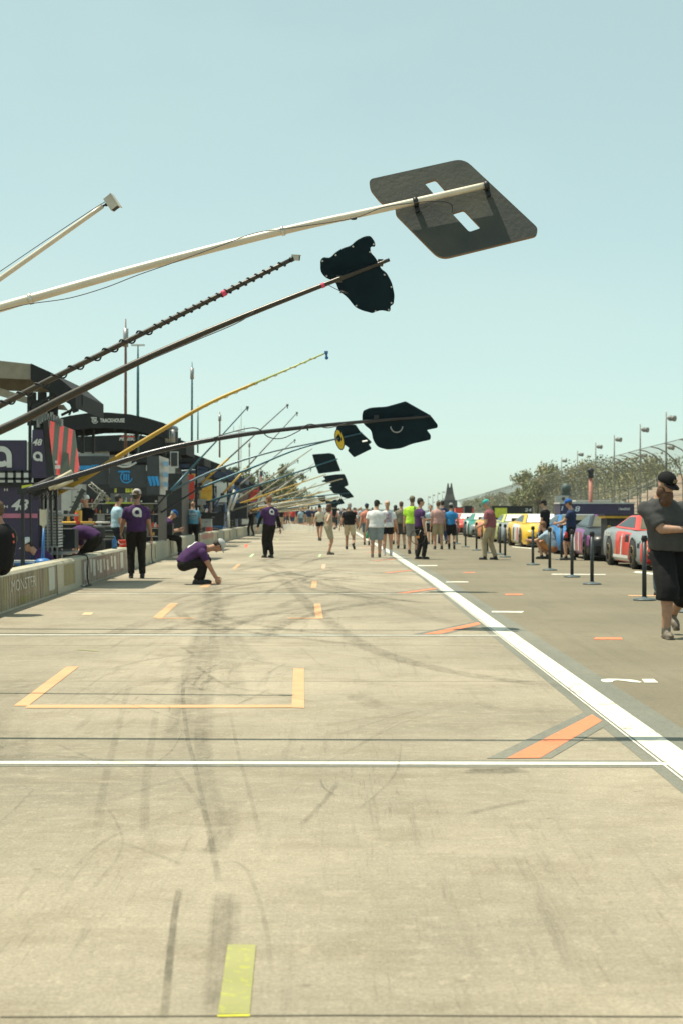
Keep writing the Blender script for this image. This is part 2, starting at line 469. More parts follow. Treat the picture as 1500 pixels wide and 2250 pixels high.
# joints sawn in the slab
JOINT = mat('dark_joint', (.075, .065, .045), .9)
for px in (((0, 2237), (760, 2233), (1500, 2236)), ):
    w = .0035
    pts = [at(*p) for p in px]
    ribbon('slab_joint', [(p.x, p.y + w) for p in pts], [(p.x, p.y - w) for p in pts], .0048, JOINT, lane)
for y in (11.75, 14.9, 19.7, 22.4):
    ribbon('slab_joint', [(wx(y) + .05, y + .006), (1.6, y - .02)], [(wx(y) + .05, y - .006), (1.6, y - .032)], .0048, mat('faint_joint', (.27, .24, .17), .9), lane)
# tyre marks, each one a ribbon through points of the ground
def tyre(px, w, m=RUBM, z=.0052):
    pts = [at(*p) for p in px]
    # smooth the path
    out = []
    for i in range(len(pts) - 1):
        p0 = pts[max(i - 1, 0)]; p1 = pts[i]; p2 = pts[i + 1]; p3 = pts[min(i + 2, len(pts) - 1)]
        for k in range(6):
            t = k / 6
            out.append(.5 * ((2 * p1) + (p2 - p0) * t + (2 * p0 - 5 * p1 + 4 * p2 - p3) * t * t + (3 * p1 - p0 - 3 * p2 + p3) * t ** 3))
    out.append(pts[-1])
    L, Rr = [], []
    for i, p in enumerate(out):
        d = out[min(i + 1, len(out) - 1)] - out[max(i - 1, 0)]; d.normalize()
        nrm = Vector((-d.y, d.x, 0)) * w / 2
        L.append((p + nrm)[:2]); Rr.append((p - nrm)[:2])
    ribbon('tyre_mark', L, Rr, z, m, lane)
tyre([(360, 2246), (372, 2120), (384, 2010), (394, 1955)], .028, rubber_mark_mat('narrow_dark_rubber', .8))
tyre([(470, 2246), (480, 2120), (487, 2000), (493, 1960)], .085, RUBM, .0054)
tyre([(505, 2246), (512, 2100), (516, 1965)], .05, RUBL, .0056)
tyre([(596, 2150), (585, 2040), (560, 1950), (535, 1905), (500, 1890)], .02, RUBL, .0058)
tyre([(485, 1960), (468, 1870), (445, 1760), (428, 1680), (412, 1620), (403, 1540), (402, 1480)], .032, RUBM, .0060)
tyre([(490, 1850), (470, 1770), (452, 1690), (440, 1600)], .10, RUBL, .0062)
tyre([(450, 1880), (480, 1856), (500, 1820), (500, 1760)], .12, RUBL, .0064)
tyre([(320, 1850), (318, 1760), (330, 1650), (345, 1560)], .05, RUBL, .0066)
tyre([(210, 1850), (230, 1720), (260, 1600), (285, 1500)], .05, RUBL, .0052)
tyre([(575, 1850), (548, 1740), (525, 1660), (505, 1560)], .025, RUBL, .0054)
tyre([(770, 1650), (860, 1600), (960, 1560)], .02, RUBL, .0052)
tyre([(405, 1700), (420, 1560), (440, 1450), (455, 1380), (468, 1330), (462, 1290), (440, 1262)], .34, RUBM, .0056)
tyre([(520, 1560), (500, 1450), (480, 1380), (490, 1330), (520, 1300)], .24, RUBL, .0058)
tyre([(1240, 1510), (1150, 1500), (1000, 1478), (850, 1440), (760, 1395), (680, 1330), (630, 1282), (605, 1262)], .24, RUBM, .0060)
tyre([(1060, 1390), (900, 1345), (780, 1312), (700, 1286), (640, 1268)], .28, RUBL, .0062)
tyre([(960, 1350), (830, 1320), (760, 1300), (680, 1272)], .2, RUBL, .0064)
tyre([(470, 1380), (560, 1366), (700, 1360), (880, 1352)], .25, RUBL, .0066)
tyre([(570, 1460), (520, 1410), (500, 1380)], .25, RUBL, .0066)
tyre([(1090, 1560), (1060, 1548), (1040, 1545)], .12, RUBL, .0064)
tyre([(840, 1560), (800, 1540), (770, 1525)], .22, RUBL, .0066)
tyre([(60, 1500), (20, 1540), (-40, 1600), (-60, 1680)], .35, RUBL, .0052)
tyre([(40, 1600), (30, 1640), (10, 1680)], .25, RUBL, .0054)
tyre([(700, 1300), (640, 1262), (600, 1240), (560, 1225)], .3, RUBL, .0068)
def tyre_w(pts, w, m, z):
    L, Rr = [], []; out = []
    for i in range(len(pts) - 1):
        p0 = pts[max(i - 1, 0)]; p1 = pts[i]; p2 = pts[i + 1]; p3 = pts[min(i + 2, len(pts) - 1)]
        for k in range(6):
            t = k / 6
            out.append(.5 * ((2 * p1) + (p2 - p0) * t + (2 * p0 - 5 * p1 + 4 * p2 - p3) * t * t + (3 * p1 - p0 - 3 * p2 + p3) * t ** 3))
    out.append(pts[-1])
    for i, p in enumerate(out):
        d = (out[min(i + 1, len(out) - 1)] - out[max(i - 1, 0)]).normalized(); nrm = Vector((-d.y, d.x, 0)) * w / 2
        L.append((p + nrm)[:2]); Rr.append((p - nrm)[:2])
    ribbon('tyre_mark', L, Rr, z, m, lane)
rs_ = random.Random(21)
for k in range(46):             # thin scuffs left by jacks and guns in the stalls
    x = rs_.gauss(-.75, .75); y = rs_.uniform(5.0, 13.5); a = R(90) + rs_.gauss(0, .38); L_ = rs_.uniform(.4, 2.2); c_ = rs_.gauss(0, .25)
    p0 = Vector((x, y, 0)); d = Vector((math.cos(a), math.sin(a), 0)); q = Vector((-d.y, d.x, 0)) * c_ * L_
    tyre_w([p0, p0 + d * L_ * .5 + q * .5, p0 + d * L_ + q * 1.6], rs_.choice((.012, .016, .02, .03, .05)), RUBM if k % 3 else RUBL, .0132 + k * .00005)
for k in range(40):             # cars swinging out of their stalls
    y = rs_.uniform(14, 46); x = rs_.uniform(-2.6, -.4); L_ = rs_.uniform(3, 8); s_ = rs_.uniform(.5, 2.0)
    p0 = Vector((x, y, 0)); tyre_w([p0, p0 + Vector((s_ * .12, L_ * .35, 0)), p0 + Vector((s_ * .45, L_ * .7, 0)), p0 + Vector((s_, L_, 0))], rs_.choice((.12, .22, .26)), RUBL if k % 3 else RUBM, .0158 + k * .00005)
for k in range(14):
    y = rs_.uniform(12, 34); x = rs_.uniform(1.5, .2); L_ = rs_.uniform(3, 7); s_ = rs_.uniform(-2.6, -1.2)
    p0 = Vector((x, y, 0)); tyre_w([p0, p0 + Vector((s_ * .5, L_ * .3, 0)), p0 + Vector((s_ * .85, L_ * .65, 0)), p0 + Vector((s_, L_, 0))], rs_.choice((.18, .24)), RUBL if k % 2 else RUBM, .0175 + k * .00005)
tyre([(1020, 1694), (1060, 1696), (1100, 1695), (1150, 1692)], .20, rubber_mark_mat('dark_blot', .75), .0062)
# marks on the asphalt
for px_ in ([(1319, 1496), (1322, 1493.5), (1335, 1492.4), (1352, 1492.6), (1368, 1493.2), (1384, 1494), (1398, 1496), (1411, 1500), (1405, 1501.3), (1388, 1500), (1370, 1497.4), (1356, 1496), (1347, 1497), (1345, 1500), (1331, 1500.4), (1322, 1498.6)],
            [(1409, 1493), (1436, 1493), (1446, 1501), (1415, 1501)]):
    gpoly('painted_numeral', px_, PAINT, .009, asph)
def rmark(name, px, m): gpoly(name, px, m, .008, asph)
rmark('orange_dash', [(1303, 1406), (1368, 1406), (1364, 1401), (1308, 1401)], ORANGE)
rmark('orange_dash', [(1108, 1308), (1150, 1308), (1146, 1305), (1110, 1305)], ORANGE)
rmark('orange_dash', [(1016, 1259), (1044, 1259), (1043, 1257.5), (1018, 1257.5)], ORANGE)
rmark('white_dash', [(1079, 1346), (1146, 1347), (1151, 1343.5), (1080, 1343)], PAINT)
rmark('white_dash', [(978, 1280), (1028, 1280), (1028, 1278), (980, 1278)], PAINT)
rmark('white_dash', [(915, 1244), (960, 1244), (960, 1242), (918, 1242)], PAINT)
rmark('white_dash', [(1210, 1263), (1330, 1263.5), (1330, 1262), (1212, 1261)], PAINT)
rmark('white_dash', [(1390, 1258), (1440, 1264), (1440, 1260), (1398, 1255)], PAINT)
rmark('white_dash', [(1122, 1202), (1165, 1206), (1168, 1204), (1126, 1201)], PAINT)
rmark('tan_dash', [(1380, 1310), (1470, 1310), (1470, 1308), (1380, 1308)], OTAPE)
# ---------------------------------------------------------------- pit wall
def streak_mat(name, cols, under=(.30, .27, .19), zs=1.3, xs=9., amt=.8):
    """weathered mural: vertical streaks of washed-out colours over concrete"""
    m, n, l, b = nodes_mat(name)
    g = n.new('ShaderNodeNewGeometry').outputs['Position']
    c = under
    for k, cc in enumerate(cols):
        x = mrange(n, l, nz(n, l, g, 1.0, 6, ((xs * (.6 + .5 * k), xs * (.5 + .35 * k), zs), (0, 0, 0)), .7), .47, .60)
        c = mixc(n, l, mulc(n, l, x, amt), c, cc)
    gz = mrange(n, l, nz(n, l, g, 40, 4), .3, .7, .8, 1.15)
    v = n.new('ShaderNodeVectorMath'); v.operation = 'SCALE'; l.new(c, v.inputs[0]); l.new(gz, v.inputs['Scale'])
    l.new(v.outputs[0], b.inputs['Base Color']); b.inputs['Roughness'].default_value = .85
    return m
WALLM = streak_mat('wall_concrete', [(.50, .45, .33), (.36, .33, .24)], (.45, .41, .30), .9, 3., .55)
WALLT = streak_mat('wall_cap', [(.46, .42, .31), (.26, .27, .22)], (.40, .365, .265), 1, 2., .6)
MURAL = streak_mat('brown_mural', [(.28, .18, .10), (.42, .31, .18), (.10, .085, .06), (.24, .23, .10), (.46, .41, .30), (.12, .09, .06)], (.31, .22, .13), .7, 9., .9)
MURAL2 = streak_mat('red_brown_mural', [(.30, .16, .12), (.44, .37, .28), (.24, .11, .09), (.46, .41, .32), (.13, .09, .07)], (.34, .25, .18), .5, 9., .9)
MURALY = streak_mat('yellowed_patch', [(.36, .29, .11), (.24, .20, .11)], (.32, .27, .15), .6, 8.)
MURALP = streak_mat('pink_patch', [(.52, .20, .15), (.42, .28, .2)], (.46, .24, .18), .7, 2.)
FADEW = worn_mat('flaked_white_lettering', (.66, .63, .54), (.32, .24, .15), .54, 16., .9, (1, 1, .35))
FADEY = worn_mat('flaked_yellow_lettering', (.34, .34, .06), (.22, .18, .09), .52, 16., .9, (1, 1, .35))
WH, WT = .52, .27
wall = tag(MB().build('x', WALLM), '', '') if False else None
b = MB()
ys = [-6, -2, 2, 6, 10, 14, 19.4, 24, 29, 34, 39, 44, 48.9, 55, 61, 70, 80.7, 90, 97, 105, 112]
rings = [[Vector((wx(y), y, 0)), Vector((wx(y) - .015, y, WH - .04)), Vector((wx(y) - .045, y, WH)), Vector((wx(y) - WT, y, WH)), Vector((wx(y) - WT - .03, y, 0))] for y in ys]
b.loft(rings)
for f_i, f in enumerate(b.f):
    if abs(sum(b.v[i].z for i in f) / len(f) - WH) < .021 and len(f) == 4: b.m[f_i] = 1
wall = tag(b.build('pit_wall', [WALLM, WALLT]), 'long low concrete pit wall with faded painted murals', 'wall')
def wall_y(px):                      # depth at which the wall face passes through a pixel column
    y = 10.
    for _ in range(60): y = wx(y) / ((px - CX) / FPX) * .5 + y * .5 if px != CX else y
    return y
def wall_panel(name, px0, px1, z0, z1, m, off=.004, seg=6):
    y0, y1 = wall_y(px0), wall_y(px1); vs = []
    for i in range(seg + 1):
        y = y0 + (y1 - y0) * i / seg
        vs += [(wx(y) - .015 * z0 / .48 + off, y, z0), (wx(y) - .015 * z1 / .48 + off, y, z1)]
    b = MB(); b.add(vs, [(2 * i, 2 * i + 2, 2 * i + 3, 2 * i + 1) for i in range(seg)])
    return b.build(name, m, wall)
wall_panel('mural', -160, 125, .03, .47, MURAL)
wall_panel('mural', 142, 166, .10, .45, MURALY)
wall_panel('mural', 180, 278, .02, .47, MURAL2)
wall_panel('mural', 443, 470, .28, .48, MURALP)
GSTAIN = mat('green_stain', (.11, .13, .05), .9)
for px in (10, 100, 114):
    wall_panel('stain_streak', px, px + 4, .05, .46, streak_mat('moss_streak', [(.25, .27, .10)], (.30, .27, .14), .5, 8.), .0055, 1)
wall_panel('stain_streak', 108, 121, .10, .46, streak_mat('white_streak', [(.5, .5, .42)], (.45, .46, .40), .5, 8.), .006, 2)
for px in (341, 376, 380, 478, 492, 505, 520, 548):
    wall_panel('stain_streak', px, px + 1.6, .06, .44, GSTAIN, .0055, 1)
wall_panel('joint', 125, 126.5, .0, .48, JOINT, .006, 1)
def wall_text(body, px0, px1, z0, z1, m):
    y0, y1 = wall_y(px0), wall_y(px1)
    b = MB(); yc = (y0 + y1) / 2; o = Vector((wx(yc) + .0065, yc, (z0 + z1) / 2)); d = Vector((wx(y1) - wx(y0), y1 - y0, 0)).normalized()
    b.text(body, plane_fn(o, d, (-.03, 0, 1)), z1 - z0, abs(y1 - y0), bold=-.005)
    return b.build('lettering', m, wall)
wall_text('MONSTER', 24, 78, .24, .40, FADEW)
wall_text('ENERGY', 40, 72, .06, .14, FADEY)
b = MB()
for px, w, z0, z1 in ((186, 3, .1, .42), (191, 4, .08, .44), (199, 3, .2, .45), (205, 5, .12, .43), (214, 3, .2, .4), (219, 5, .14, .4), (228, 3, .18, .4), (235, 4, .15, .36), (244, 3, .2, .42), (251, 4, .12, .4), (265, 6, .1, .45)):
    y0, y1 = wall_y(px), wall_y(px + w)
    b.add([(wx(y0) + .0068, y0, z0), (wx(y1) + .0068, y1, z0), (wx(y1) - .006, y1, z1), (wx(y0) - .006, y0, z1)], [(0, 1, 2, 3)])
b.build('lettering', FADEW, wall)

# low white barrier that crosses the far end of the lane
b = MB()
pts = [(P(622, 1157, 112), .45), (P(650, 1160, 108), .5), (P(702, 1168, 104), .35)]
rg = []
for p, h in pts:
    gx, gy = p.x, p.y
    rg.append([Vector((gx, gy - .1, 0)), Vector((gx, gy - .1, h)), Vector((gx, gy + .15, h)), Vector((gx, gy + .15, 0))])
b.loft(rg)
tag(b.build('barrier', mat('pale_barrier_paint', (.62, .60, .52))), 'low pale barrier rail crossing the far end of the pit lane', 'barrier')

# ---------------------------------------------------------------- track side: fence, stand, lights, trees
FB = [(20, 26.4), (60, 27), (126, 28.6), (163, 30.2), (249, 34), (324, 38), (450, 44.5), (726, 57.5)]
fb = lambda y: interp(FB, y)
track = struct(ribbon('race_track', [(14 + .02 * max(0, y - 100), y) for y in range(-20, 760, 20)], [(fb(y) - .2, y) for y in range(-20, 760, 20)], -.004, asphalt_mat('track_asphalt', (.15, .14, .105), (.18, .17, .13))))
FPOST = mat('fence_post_steel', (.14, .145, .13), .5, .3)
fence = tag(MB().build('catch_fence', FPOST), 'tall catch fence with inward curving posts along the outer track wall', 'fence')
cw = MB()
cw.loft([[Vector((fb(y) - .2, y, 0)), Vector((fb(y) - .2, y, 1.05)), Vector((fb(y) + .2, y, 1.05)), Vector((fb(y) + .2, y, 0))] for y in [20, 60, 100, 126, 163, 200, 249, 324, 450, 600, 726]])
cw.build('base_wall', mat('pale_track_wall', (.50, .48, .41)), fence)
PROF = [(.0, 1.05), (.0, 3.4), (-.06, 4.2), (-.30, 5.0), (-.75, 5.75), (-1.4, 6.35), (-2.1, 6.7), (-2.75, 6.85)]
def fpost(y, r):
    m = MB(); m.tube([Vector((fb(y) + a, y, z)) for a, z in PROF], r, 6)
    return m.build('post', FPOST, fence)
y = 70.
FY = []
while y < 700 and len(FY) < 90:
    FY.append(y); y += 6.2 if y < 420 else 12
FY = [k for k in FY if k > 100] 
for k in FY: fpost(k, .052 if k < 260 else .06)
fm = bpy.data.materials.new('wire_mesh'); fm.use_nodes = True
n_ = fm.node_tree.nodes; b_ = n_['Principled BSDF']
b_.inputs['Base Color'].default_value = (.42, .40, .31, 1); b_.inputs['Metallic'].default_value = .0; b_.inputs['Roughness'].default_value = .5
b_.inputs['Alpha'].default_value = .24
mesh = MB()
yy = [100 + 15 * i for i in range(42)]
rg = [[Vector((fb(k) + a + .02, k, z)) for a, z in PROF] for k in yy]
nn = len(PROF)
mesh.add([p for r in rg for p in r], [(i * nn + j, (i + 1) * nn + j, (i + 1) * nn + j + 1, i * nn + j + 1) for i in range(len(yy) - 1) for j in range(nn - 1)])
mesh.build('wire_mesh', fm, fence)
cb = MB()
for a, z in ((0, 1.8), (0, 2.8), (-.03, 3.8), (-.75, 5.75), (-2.75, 6.85)):
    cb.tube([Vector((fb(k) + a, k, z)) for k in yy], .03, 4)
cb.build('cable', FPOST, fence)

# grandstand
SEATM = streak_mat('faded_seat_paint', [(.50, .31, .24), (.54, .46, .35), (.44, .28, .23)], (.52, .41, .32), 2., .5)
STEPM = mat('stand_concrete', (.40, .35, .27), .85, ns=.6, var=.15)
stand = tag(MB().build('grandstand', STEPM), 'faded pink and tan grandstand rising behind the catch fence', 'grandstand')
st = MB()
def sxz(k): return 33.5 + .82 * k, 1.4 + .39 * k
NR = 34
for k in range(NR):
    x, z = sxz(k)
    st.span((x, 60, 0), (x + .82, 192, z))
st.build('steps', STEPM, stand)
for k in range(NR):
    x, z = sxz(k)
    m = MB(); m.span((x + .35, 60.5, z + .10), (x + .70, 191.5, z + .40))
    m.build('seat_row', SEATM, stand)
rl = MB()
for k in range(0, NR, 2):
    x, z = sxz(k); rl.beam((x + .1, 192.2, z - .4), (x + .1, 192.2, z + 1.1), .07, .07, (0, 1, 0))
rl.beam((33.5, 192.2, 2.5), (33.5 + .82 * NR, 192.2, 2.5 + .39 * NR), .08, .08)
rl.beam((33.5, 192.2, 1.9), (33.5 + .82 * NR, 192.2, 1.9 + .39 * NR), .05, .05)
rl.build('end_railing', LGREY, stand)

# light poles
LAMPM = mat('lamp_housing', (.16, .17, .16), .5)
def light_pole(px, ytop, Y, label, tops=2):
    p = P(px, ytop, Y); t = thing('light_pole', label, 'light pole', (p.x, Y, 0), group='light poles behind the catch fence')
    H = p.z
    m = MB(); m.tube([(0, 0, 0), (0, 0, H * .5), (0, 0, H + .0)], [.13, .10, .06], 8); m.build('pole', FPOST, t)
    for k, z in enumerate((H - .55, H - 3.1)):
        m = MB(); s_ = .5 if k == 0 else .36
        m.tube([(0, 0, z), (.25, -.1, z)], .05, 5)
        m.ell((.12 + s_ * .5, -.15, z), (s_ * .62, s_ * .5, s_ * .50), 10, 6)
        m.tube([(.12 + s_ * .6, -.2, z), (.12 + s_ * 1.1, -.45, z - .05)], [s_ * .42, s_ * .55], 9)
        m.build('lamp', LAMPM, t)
words = ['tallest light pole, standing over the pink grandstand', 'tall light pole just left of the grandstand slope',
         'light pole rising over the trees right of the red signal mast', 'light pole left of the red signal mast',
         'short looking light pole over the left part of the tree line', 'light pole at the left end of the tree line']
for (px, yt, Y), w in zip(((1463, 905, 130), (1406, 932, 150), (1349, 955, 170), (1308, 972, 190), (1268, 990, 214), (1233, 1005, 241)), words):
    light_pole(px, yt, Y, w)
for px, yt in ((940, 1089), (950, 1085), (961, 1081), (971, 1078)):
    light_pole(px, yt, 560, 'tiny far light pole left of the dark pointed tower')

# dark pointed tower in the distance
t = thing('tower', 'dark pointed tower with a forked tip in the far distance', 'tower', P(987, 1126, 400) * 1, 0)
t.location.z = 0
TOWM = mat('dark_tower', (.045, .045, .042), .7)
m = MB(); m.loft([[Vector((sx * w, sy * w, z)) for sx, sy in ((-1, -1), (1, -1), (1, 1), (-1, 1))] for w, z in ((1.45, 4.5), (1.0, 6.2), (.75, 8.0))]); m.build('spire', TOWM, t)
for s_ in (-1, 1):
    m = MB(); m.loft([[Vector((s_ * .45 + sx * w, sy * .6, z)) for sx, sy in ((-1, -1), (1, -1), (1, 1), (-1, 1))] for w, z in ((.28, 7.99), (.12, 9.1))]); m.build('prong', TOWM, t)
m = MB(); m.span((-2.4, -1.5, 0), (1.9, 1.5, 4.6)); m.build('base_block', mat('tower_base', (.035, .035, .04), .7), t)

# hill and far tree line
def hill(name, pts, m):
    b = MB(); n = len(pts)
    b.add([(x, y, -.5) for x, y, z in pts] + [(x, y + 6, z) for x, y, z in pts] + [(x * 1.02, y + 120, -1) for x, y, z in pts],
          [(i, i + 1, n + i + 1, n + i) for i in range(n - 1)] + [(n + i, n + i + 1, 2 * n + i + 1, 2 * n + i) for i in range(n - 1)])
    return struct(b.build(name, m, smooth=True))
GRASSM = mat('dry_grass_bank', (.115, .12, .05), .95, var=.4, ns=.12)
hill('hill', [(44, 330, 1.5), (49, 380, 4.5), (58, 430, 6.5), (66, 500, 8.5), (85, 560, 8), (110, 700, 7), (128, 900, 2)], GRASSM)
rnd = random.Random(3)
b = MB()
xs = [-900 + 18 * i for i in range(110)]
vs = [(x, 1500, -.5) for x in xs] + [(x, 1502, 2.4 + 3.4 * noise.noise((x * .02, 0, 3)) + 1.6 * noise.noise((x * .11, 2, 0)) + (1.5 if x > -100 else .0)) for x in xs] + [(x, 1540, -1) for x in xs]
n = len(xs)
b.add(vs, [(i, i + 1, n + i + 1, n + i) for i in range(n - 1)] + [(n + i, n + i + 1, 2 * n + i + 1, 2 * n + i) for i in range(n - 1)])
tl = b.build('far_woodland', mat('far_woodland_leaves', (.13, .17, .16), .95, var=.2, ns=.05)); tl['kind'] = 'stuff'

LEAF = [mat('leaf_' + k, c, .6, var=.35, ns=1.2, spec=.2) for k, c in (('olive', (.22, .21, .10)), ('green', (.165, .18, .09)), ('yellowish', (.29, .26, .14)), ('dark', (.13, .145, .08)))]
BARK = mat('bark', (.12, .09, .06), .9)
def tree(loc, h, w, seed, label, group, kinds=(0, 1, 2), n=1500, leaf=.34):
    r = random.Random(seed); t = thing('tree', label, 'tree', loc, r.uniform(0, 6), group)
    m = MB(); top = Vector((r.uniform(-.3, .3), r.uniform(-.3, .3), h * .62))
    m.tube([(0, 0, 0), (.1, .05, h * .3), top], [h * .028, h * .022, h * .012], 7)
    ends = []
    for k in range(9):
        a = k * 2.4 + r.uniform(-.4, .4); z0 = h * r.uniform(.25, .5); L = w * r.uniform(.28, .46)
        e = Vector((math.cos(a) * L, math.sin(a) * L, z0 + h * r.uniform(.08, .38)))
        m.tube([(0, 0, z0), (e + Vector((0, 0, z0))) * .5, e], [h * .012, h * .009, h * .004], 5); ends.append(e)
    ends += [top + Vector((0, 0, h * .22)), top + Vector((w * .1, 0, h * .1))]
    m.build('trunk', BARK, t)
    m = MB(); nk = len(kinds)
    clumps = []
    for e in ends:
        for _ in range(3):
            clumps.append((e + Vector((r.gauss(0, 1) * w * .10, r.gauss(0, 1) * w * .10, r.gauss(0, 1) * h * .07)), w * r.uniform(.07, .15), r.randrange(nk)))
    for i in range(n):
        c, rad, kk = clumps[r.randrange(len(clumps))]
        d = Vector((r.gauss(0, 1), r.gauss(0, 1), r.gauss(0, .8))); d = d.normalized() * rad * r.uniform(.3, 1.25)
        p = c + d; s_ = leaf * r.uniform(.5, 1.2)
        a = Vector((r.gauss(0, 1), r.gauss(0, 1), r.gauss(0, 1))).normalized(); u = a.orthogonal().normalized(); v = a.cross(u)
        m.cur = kk if r.random() < .75 else r.randrange(nk)
        m.add([p - u * s_ - v * s_ * .4, p + u * s_ * .2 - v * s_ * .7, p + u * s_ + v * s_ * .3, p - u * s_ * .1 + v * s_ * .7], [(0, 1, 2, 3)])
    m.build('crown', [LEAF[k] for k in kinds], t)
for px, yt, Y, w, seed, lab in ((592, 1030, 185, 3.3, 1, 'leafy tree behind the pit boxes, nearest the striped flag'), (615, 1022, 200, 3.6, 2, 'tallest tree behind the pit boxes, dark at its lower right'),
                                (575, 1045, 215, 3.2, 3, 'pale tree half hidden behind the dark canopies'), (640, 1062, 240, 3.8, 4, 'tree at the right end of the clump left of the booms'), (655, 1085, 260, 4, 5, 'low tree where the clump meets the far booms'), (525, 1010, 190, 3.0, 6, 'treetop showing over the black canopies left of the flag')):
    p = P(px, yt, Y); tree((p.x, Y, 0), p.z, w * 1.5, seed, lab, 'trees behind the pit boxes', (0, 1, 3), 2800, .17)
TR = [(1180, 1020, 255, 9), (1205, 1026, 262, 8), (1232, 1016, 270, 9), (1262, 1020, 268, 9), (1292, 1030, 262, 8), (1325, 1008, 250, 10), (1352, 1002, 245, 10), (1385, 1008, 240, 10), (1415, 1014, 236, 9), (1445, 1003, 232, 10), (1478, 1000, 230, 10), (1375, 1045, 228, 8), (1165, 1030, 285, 6), (1250, 1052, 255, 7), (1215, 1060, 275, 8)]
tw = ['dark bushy tree at the left end of the row behind the fence', 'small tree second from the left behind the fence', 'broad tree under the far left light pole', 'broad tree between the two left light poles', 'thin tree left of the signal mast', 'tall tree right of the signal mast', 'tall olive tree under the third light pole', 'dense tree between the middle light poles', 'tree just left of the grandstand slope', 'tree rising over the grandstand slope', 'rightmost tree over the grandstand', 'low tree where the grandstand slope begins', 'outlying small tree at the very left of the row', 'low bush like tree below the left light poles', 'low tree behind the fence left of the grey sign']
for i, ((px, yt, Y, w), lab) in enumerate(zip(TR, tw)):
    p = P(px, yt, Y); tree((p.x, Y, 0), p.z, w * 1.15, 20 + i, lab, 'trees behind the catch fence', ((0, 2, 1), (0, 1, 3), (2, 0, 1))[i % 3], 2600, .22)
for i in range(40):
    Y = 275 + i * 11.5; x = fb(Y) + 3 + rnd.uniform(0, 4)
    tree((x, Y, 0), (5.4 if Y < 350 else 6.9) + rnd.uniform(-.8, .6), 9, 60 + i, 'olive scrub tree in the line behind the far fence', 'scrub trees behind the far fence', (0, 2, 1), 1100, .36)
# ---------------------------------------------------------------- booms
def helix(p, q, r, turns, n=14, sag=0.):
    p = Vector(p); q = Vector(q); d = (q - p); L = d.length; d.normalize(); a = d.orthogonal().normalized(); b = d.cross(a); out = []
    N = int(turns * n)
    for i in range(N + 1):
        t = i / N; an = 2 * math.pi * turns * t
        out.append(p + d * L * t + (a * math.cos(an) + b * math.sin(an)) * r)
    return out
def lerp_path(pts, t):
    L = [0]
    for a, b in zip(pts, pts[1:]): L.append(L[-1] + (b - a).length)
    s_ = t * L[-1]
    for i in range(len(pts) - 1):
        if s_ <= L[i + 1]: return pts[i].lerp(pts[i + 1], (s_ - L[i]) / max(1e-6, L[i + 1] - L[i]))
    return pts[-1]
def bez(pts, k=8):
    pts = [Vector(p) for p in pts]
    out = []
    for i in range(len(pts) - 1):
        p0 = pts[max(i - 1, 0)]; p1 = pts[i]; p2 = pts[i + 1]; p3 = pts[min(i + 2, len(pts) - 1)]
        for j in range(k):
            t = j / k
            out.append(.5 * ((2 * p1) + (p2 - p0) * t + (2 * p0 - 5 * p1 + 4 * p2 - p3) * t * t + (3 * p1 - p0 - 3 * p2 + p3) * t ** 3))
    return out + [pts[-1]]
def boom(name, label, cat, pts, rad, m, group, mount=True):
    t = thing(name, label, cat, pts[0], 0, group)
    b = MB(); b.tube(bez(pts, 6) if len(pts) > 2 else pts, [rad[0] + (rad[1] - rad[0]) * i / max(1, (len(pts) - 1) * 6) for i in range((len(pts) - 1) * 6 + 1)] if len(pts) > 2 else list(rad), 12 if rad[0] > .02 else 8)
    b.build('pole', m, t, True)
    if mount:                       # clamp and post that carry the pole behind the wall
        b = MB(); p = pts[0]
        fx = min(p.x, wx(p.y) - .55); b.beam((fx, p.y, 0), (fx, p.y, p.z * .55), .06, .06, (0, 1, 0)); b.beam((fx, p.y, p.z * .5), p, .05, .05, (0, 1, 0)); b.box(p, (.16, .10, .10)); b.box((fx, p.y, .02), (.4, .4, .04))
        b.build('mount', BLACKM, t, True)
    return t
def ray_plane(px, py, o, n):
    d = Vector(((px - CX) / FPX, 1, (HY - py) / FPX)); c = Vector((0, 0, CAMH))
    return c + d * ((o - c).dot(n) / d.dot(n))
def round_poly(pts, rad, k=5):
    out = []
    N = len(pts)
    for i in range(N):
        p = Vector(pts[i][:2]); a = Vector(pts[i - 1][:2]); c = Vector(pts[(i + 1) % N][:2])
        r_ = pts[i][2] if len(pts[i]) > 2 else rad
        r_ = min(r_, (a - p).length * .45, (c - p).length * .45)
        s_ = p + (a - p).normalized() * r_; e = p + (c - p).normalized() * r_
        for j in range(k + 1):
            t = j / k
            out.append(tuple(s_ * (1 - t) ** 2 + p * 2 * t * (1 - t) + e * t * t))
    return out
def board(parent, outline, o, n, m, thick, holes=(), rad=6, name='sign_board', em=None):
    """flat sign: its outline is laid on the plane through o with normal n (towards the viewer)"""
    n = Vector(n).normalized()
    if rad: outline = round_poly(outline, rad)
    holes = [round_poly(h, 5, 3) for h in holes]
    b = MB(); b.slab(outline, holes, lambda p: ray_plane(p[0], p[1], o, n), -n * thick)
    nb = len(b.f)
    ntri = sum(1 for f in b.f if len(f) == 3)
    b.m = [0 if len(f) == 3 else 1 for f in b.f]
    ob = b.build(name, [m, em or m], parent, True)
    bm = bmesh.new(); bm.from_mesh(ob.data); bmesh.ops.recalc_face_normals(bm, faces=bm.faces); bm.to_mesh(ob.data); bm.free()
    return ob
GB = 'booms reaching over the pit lane'
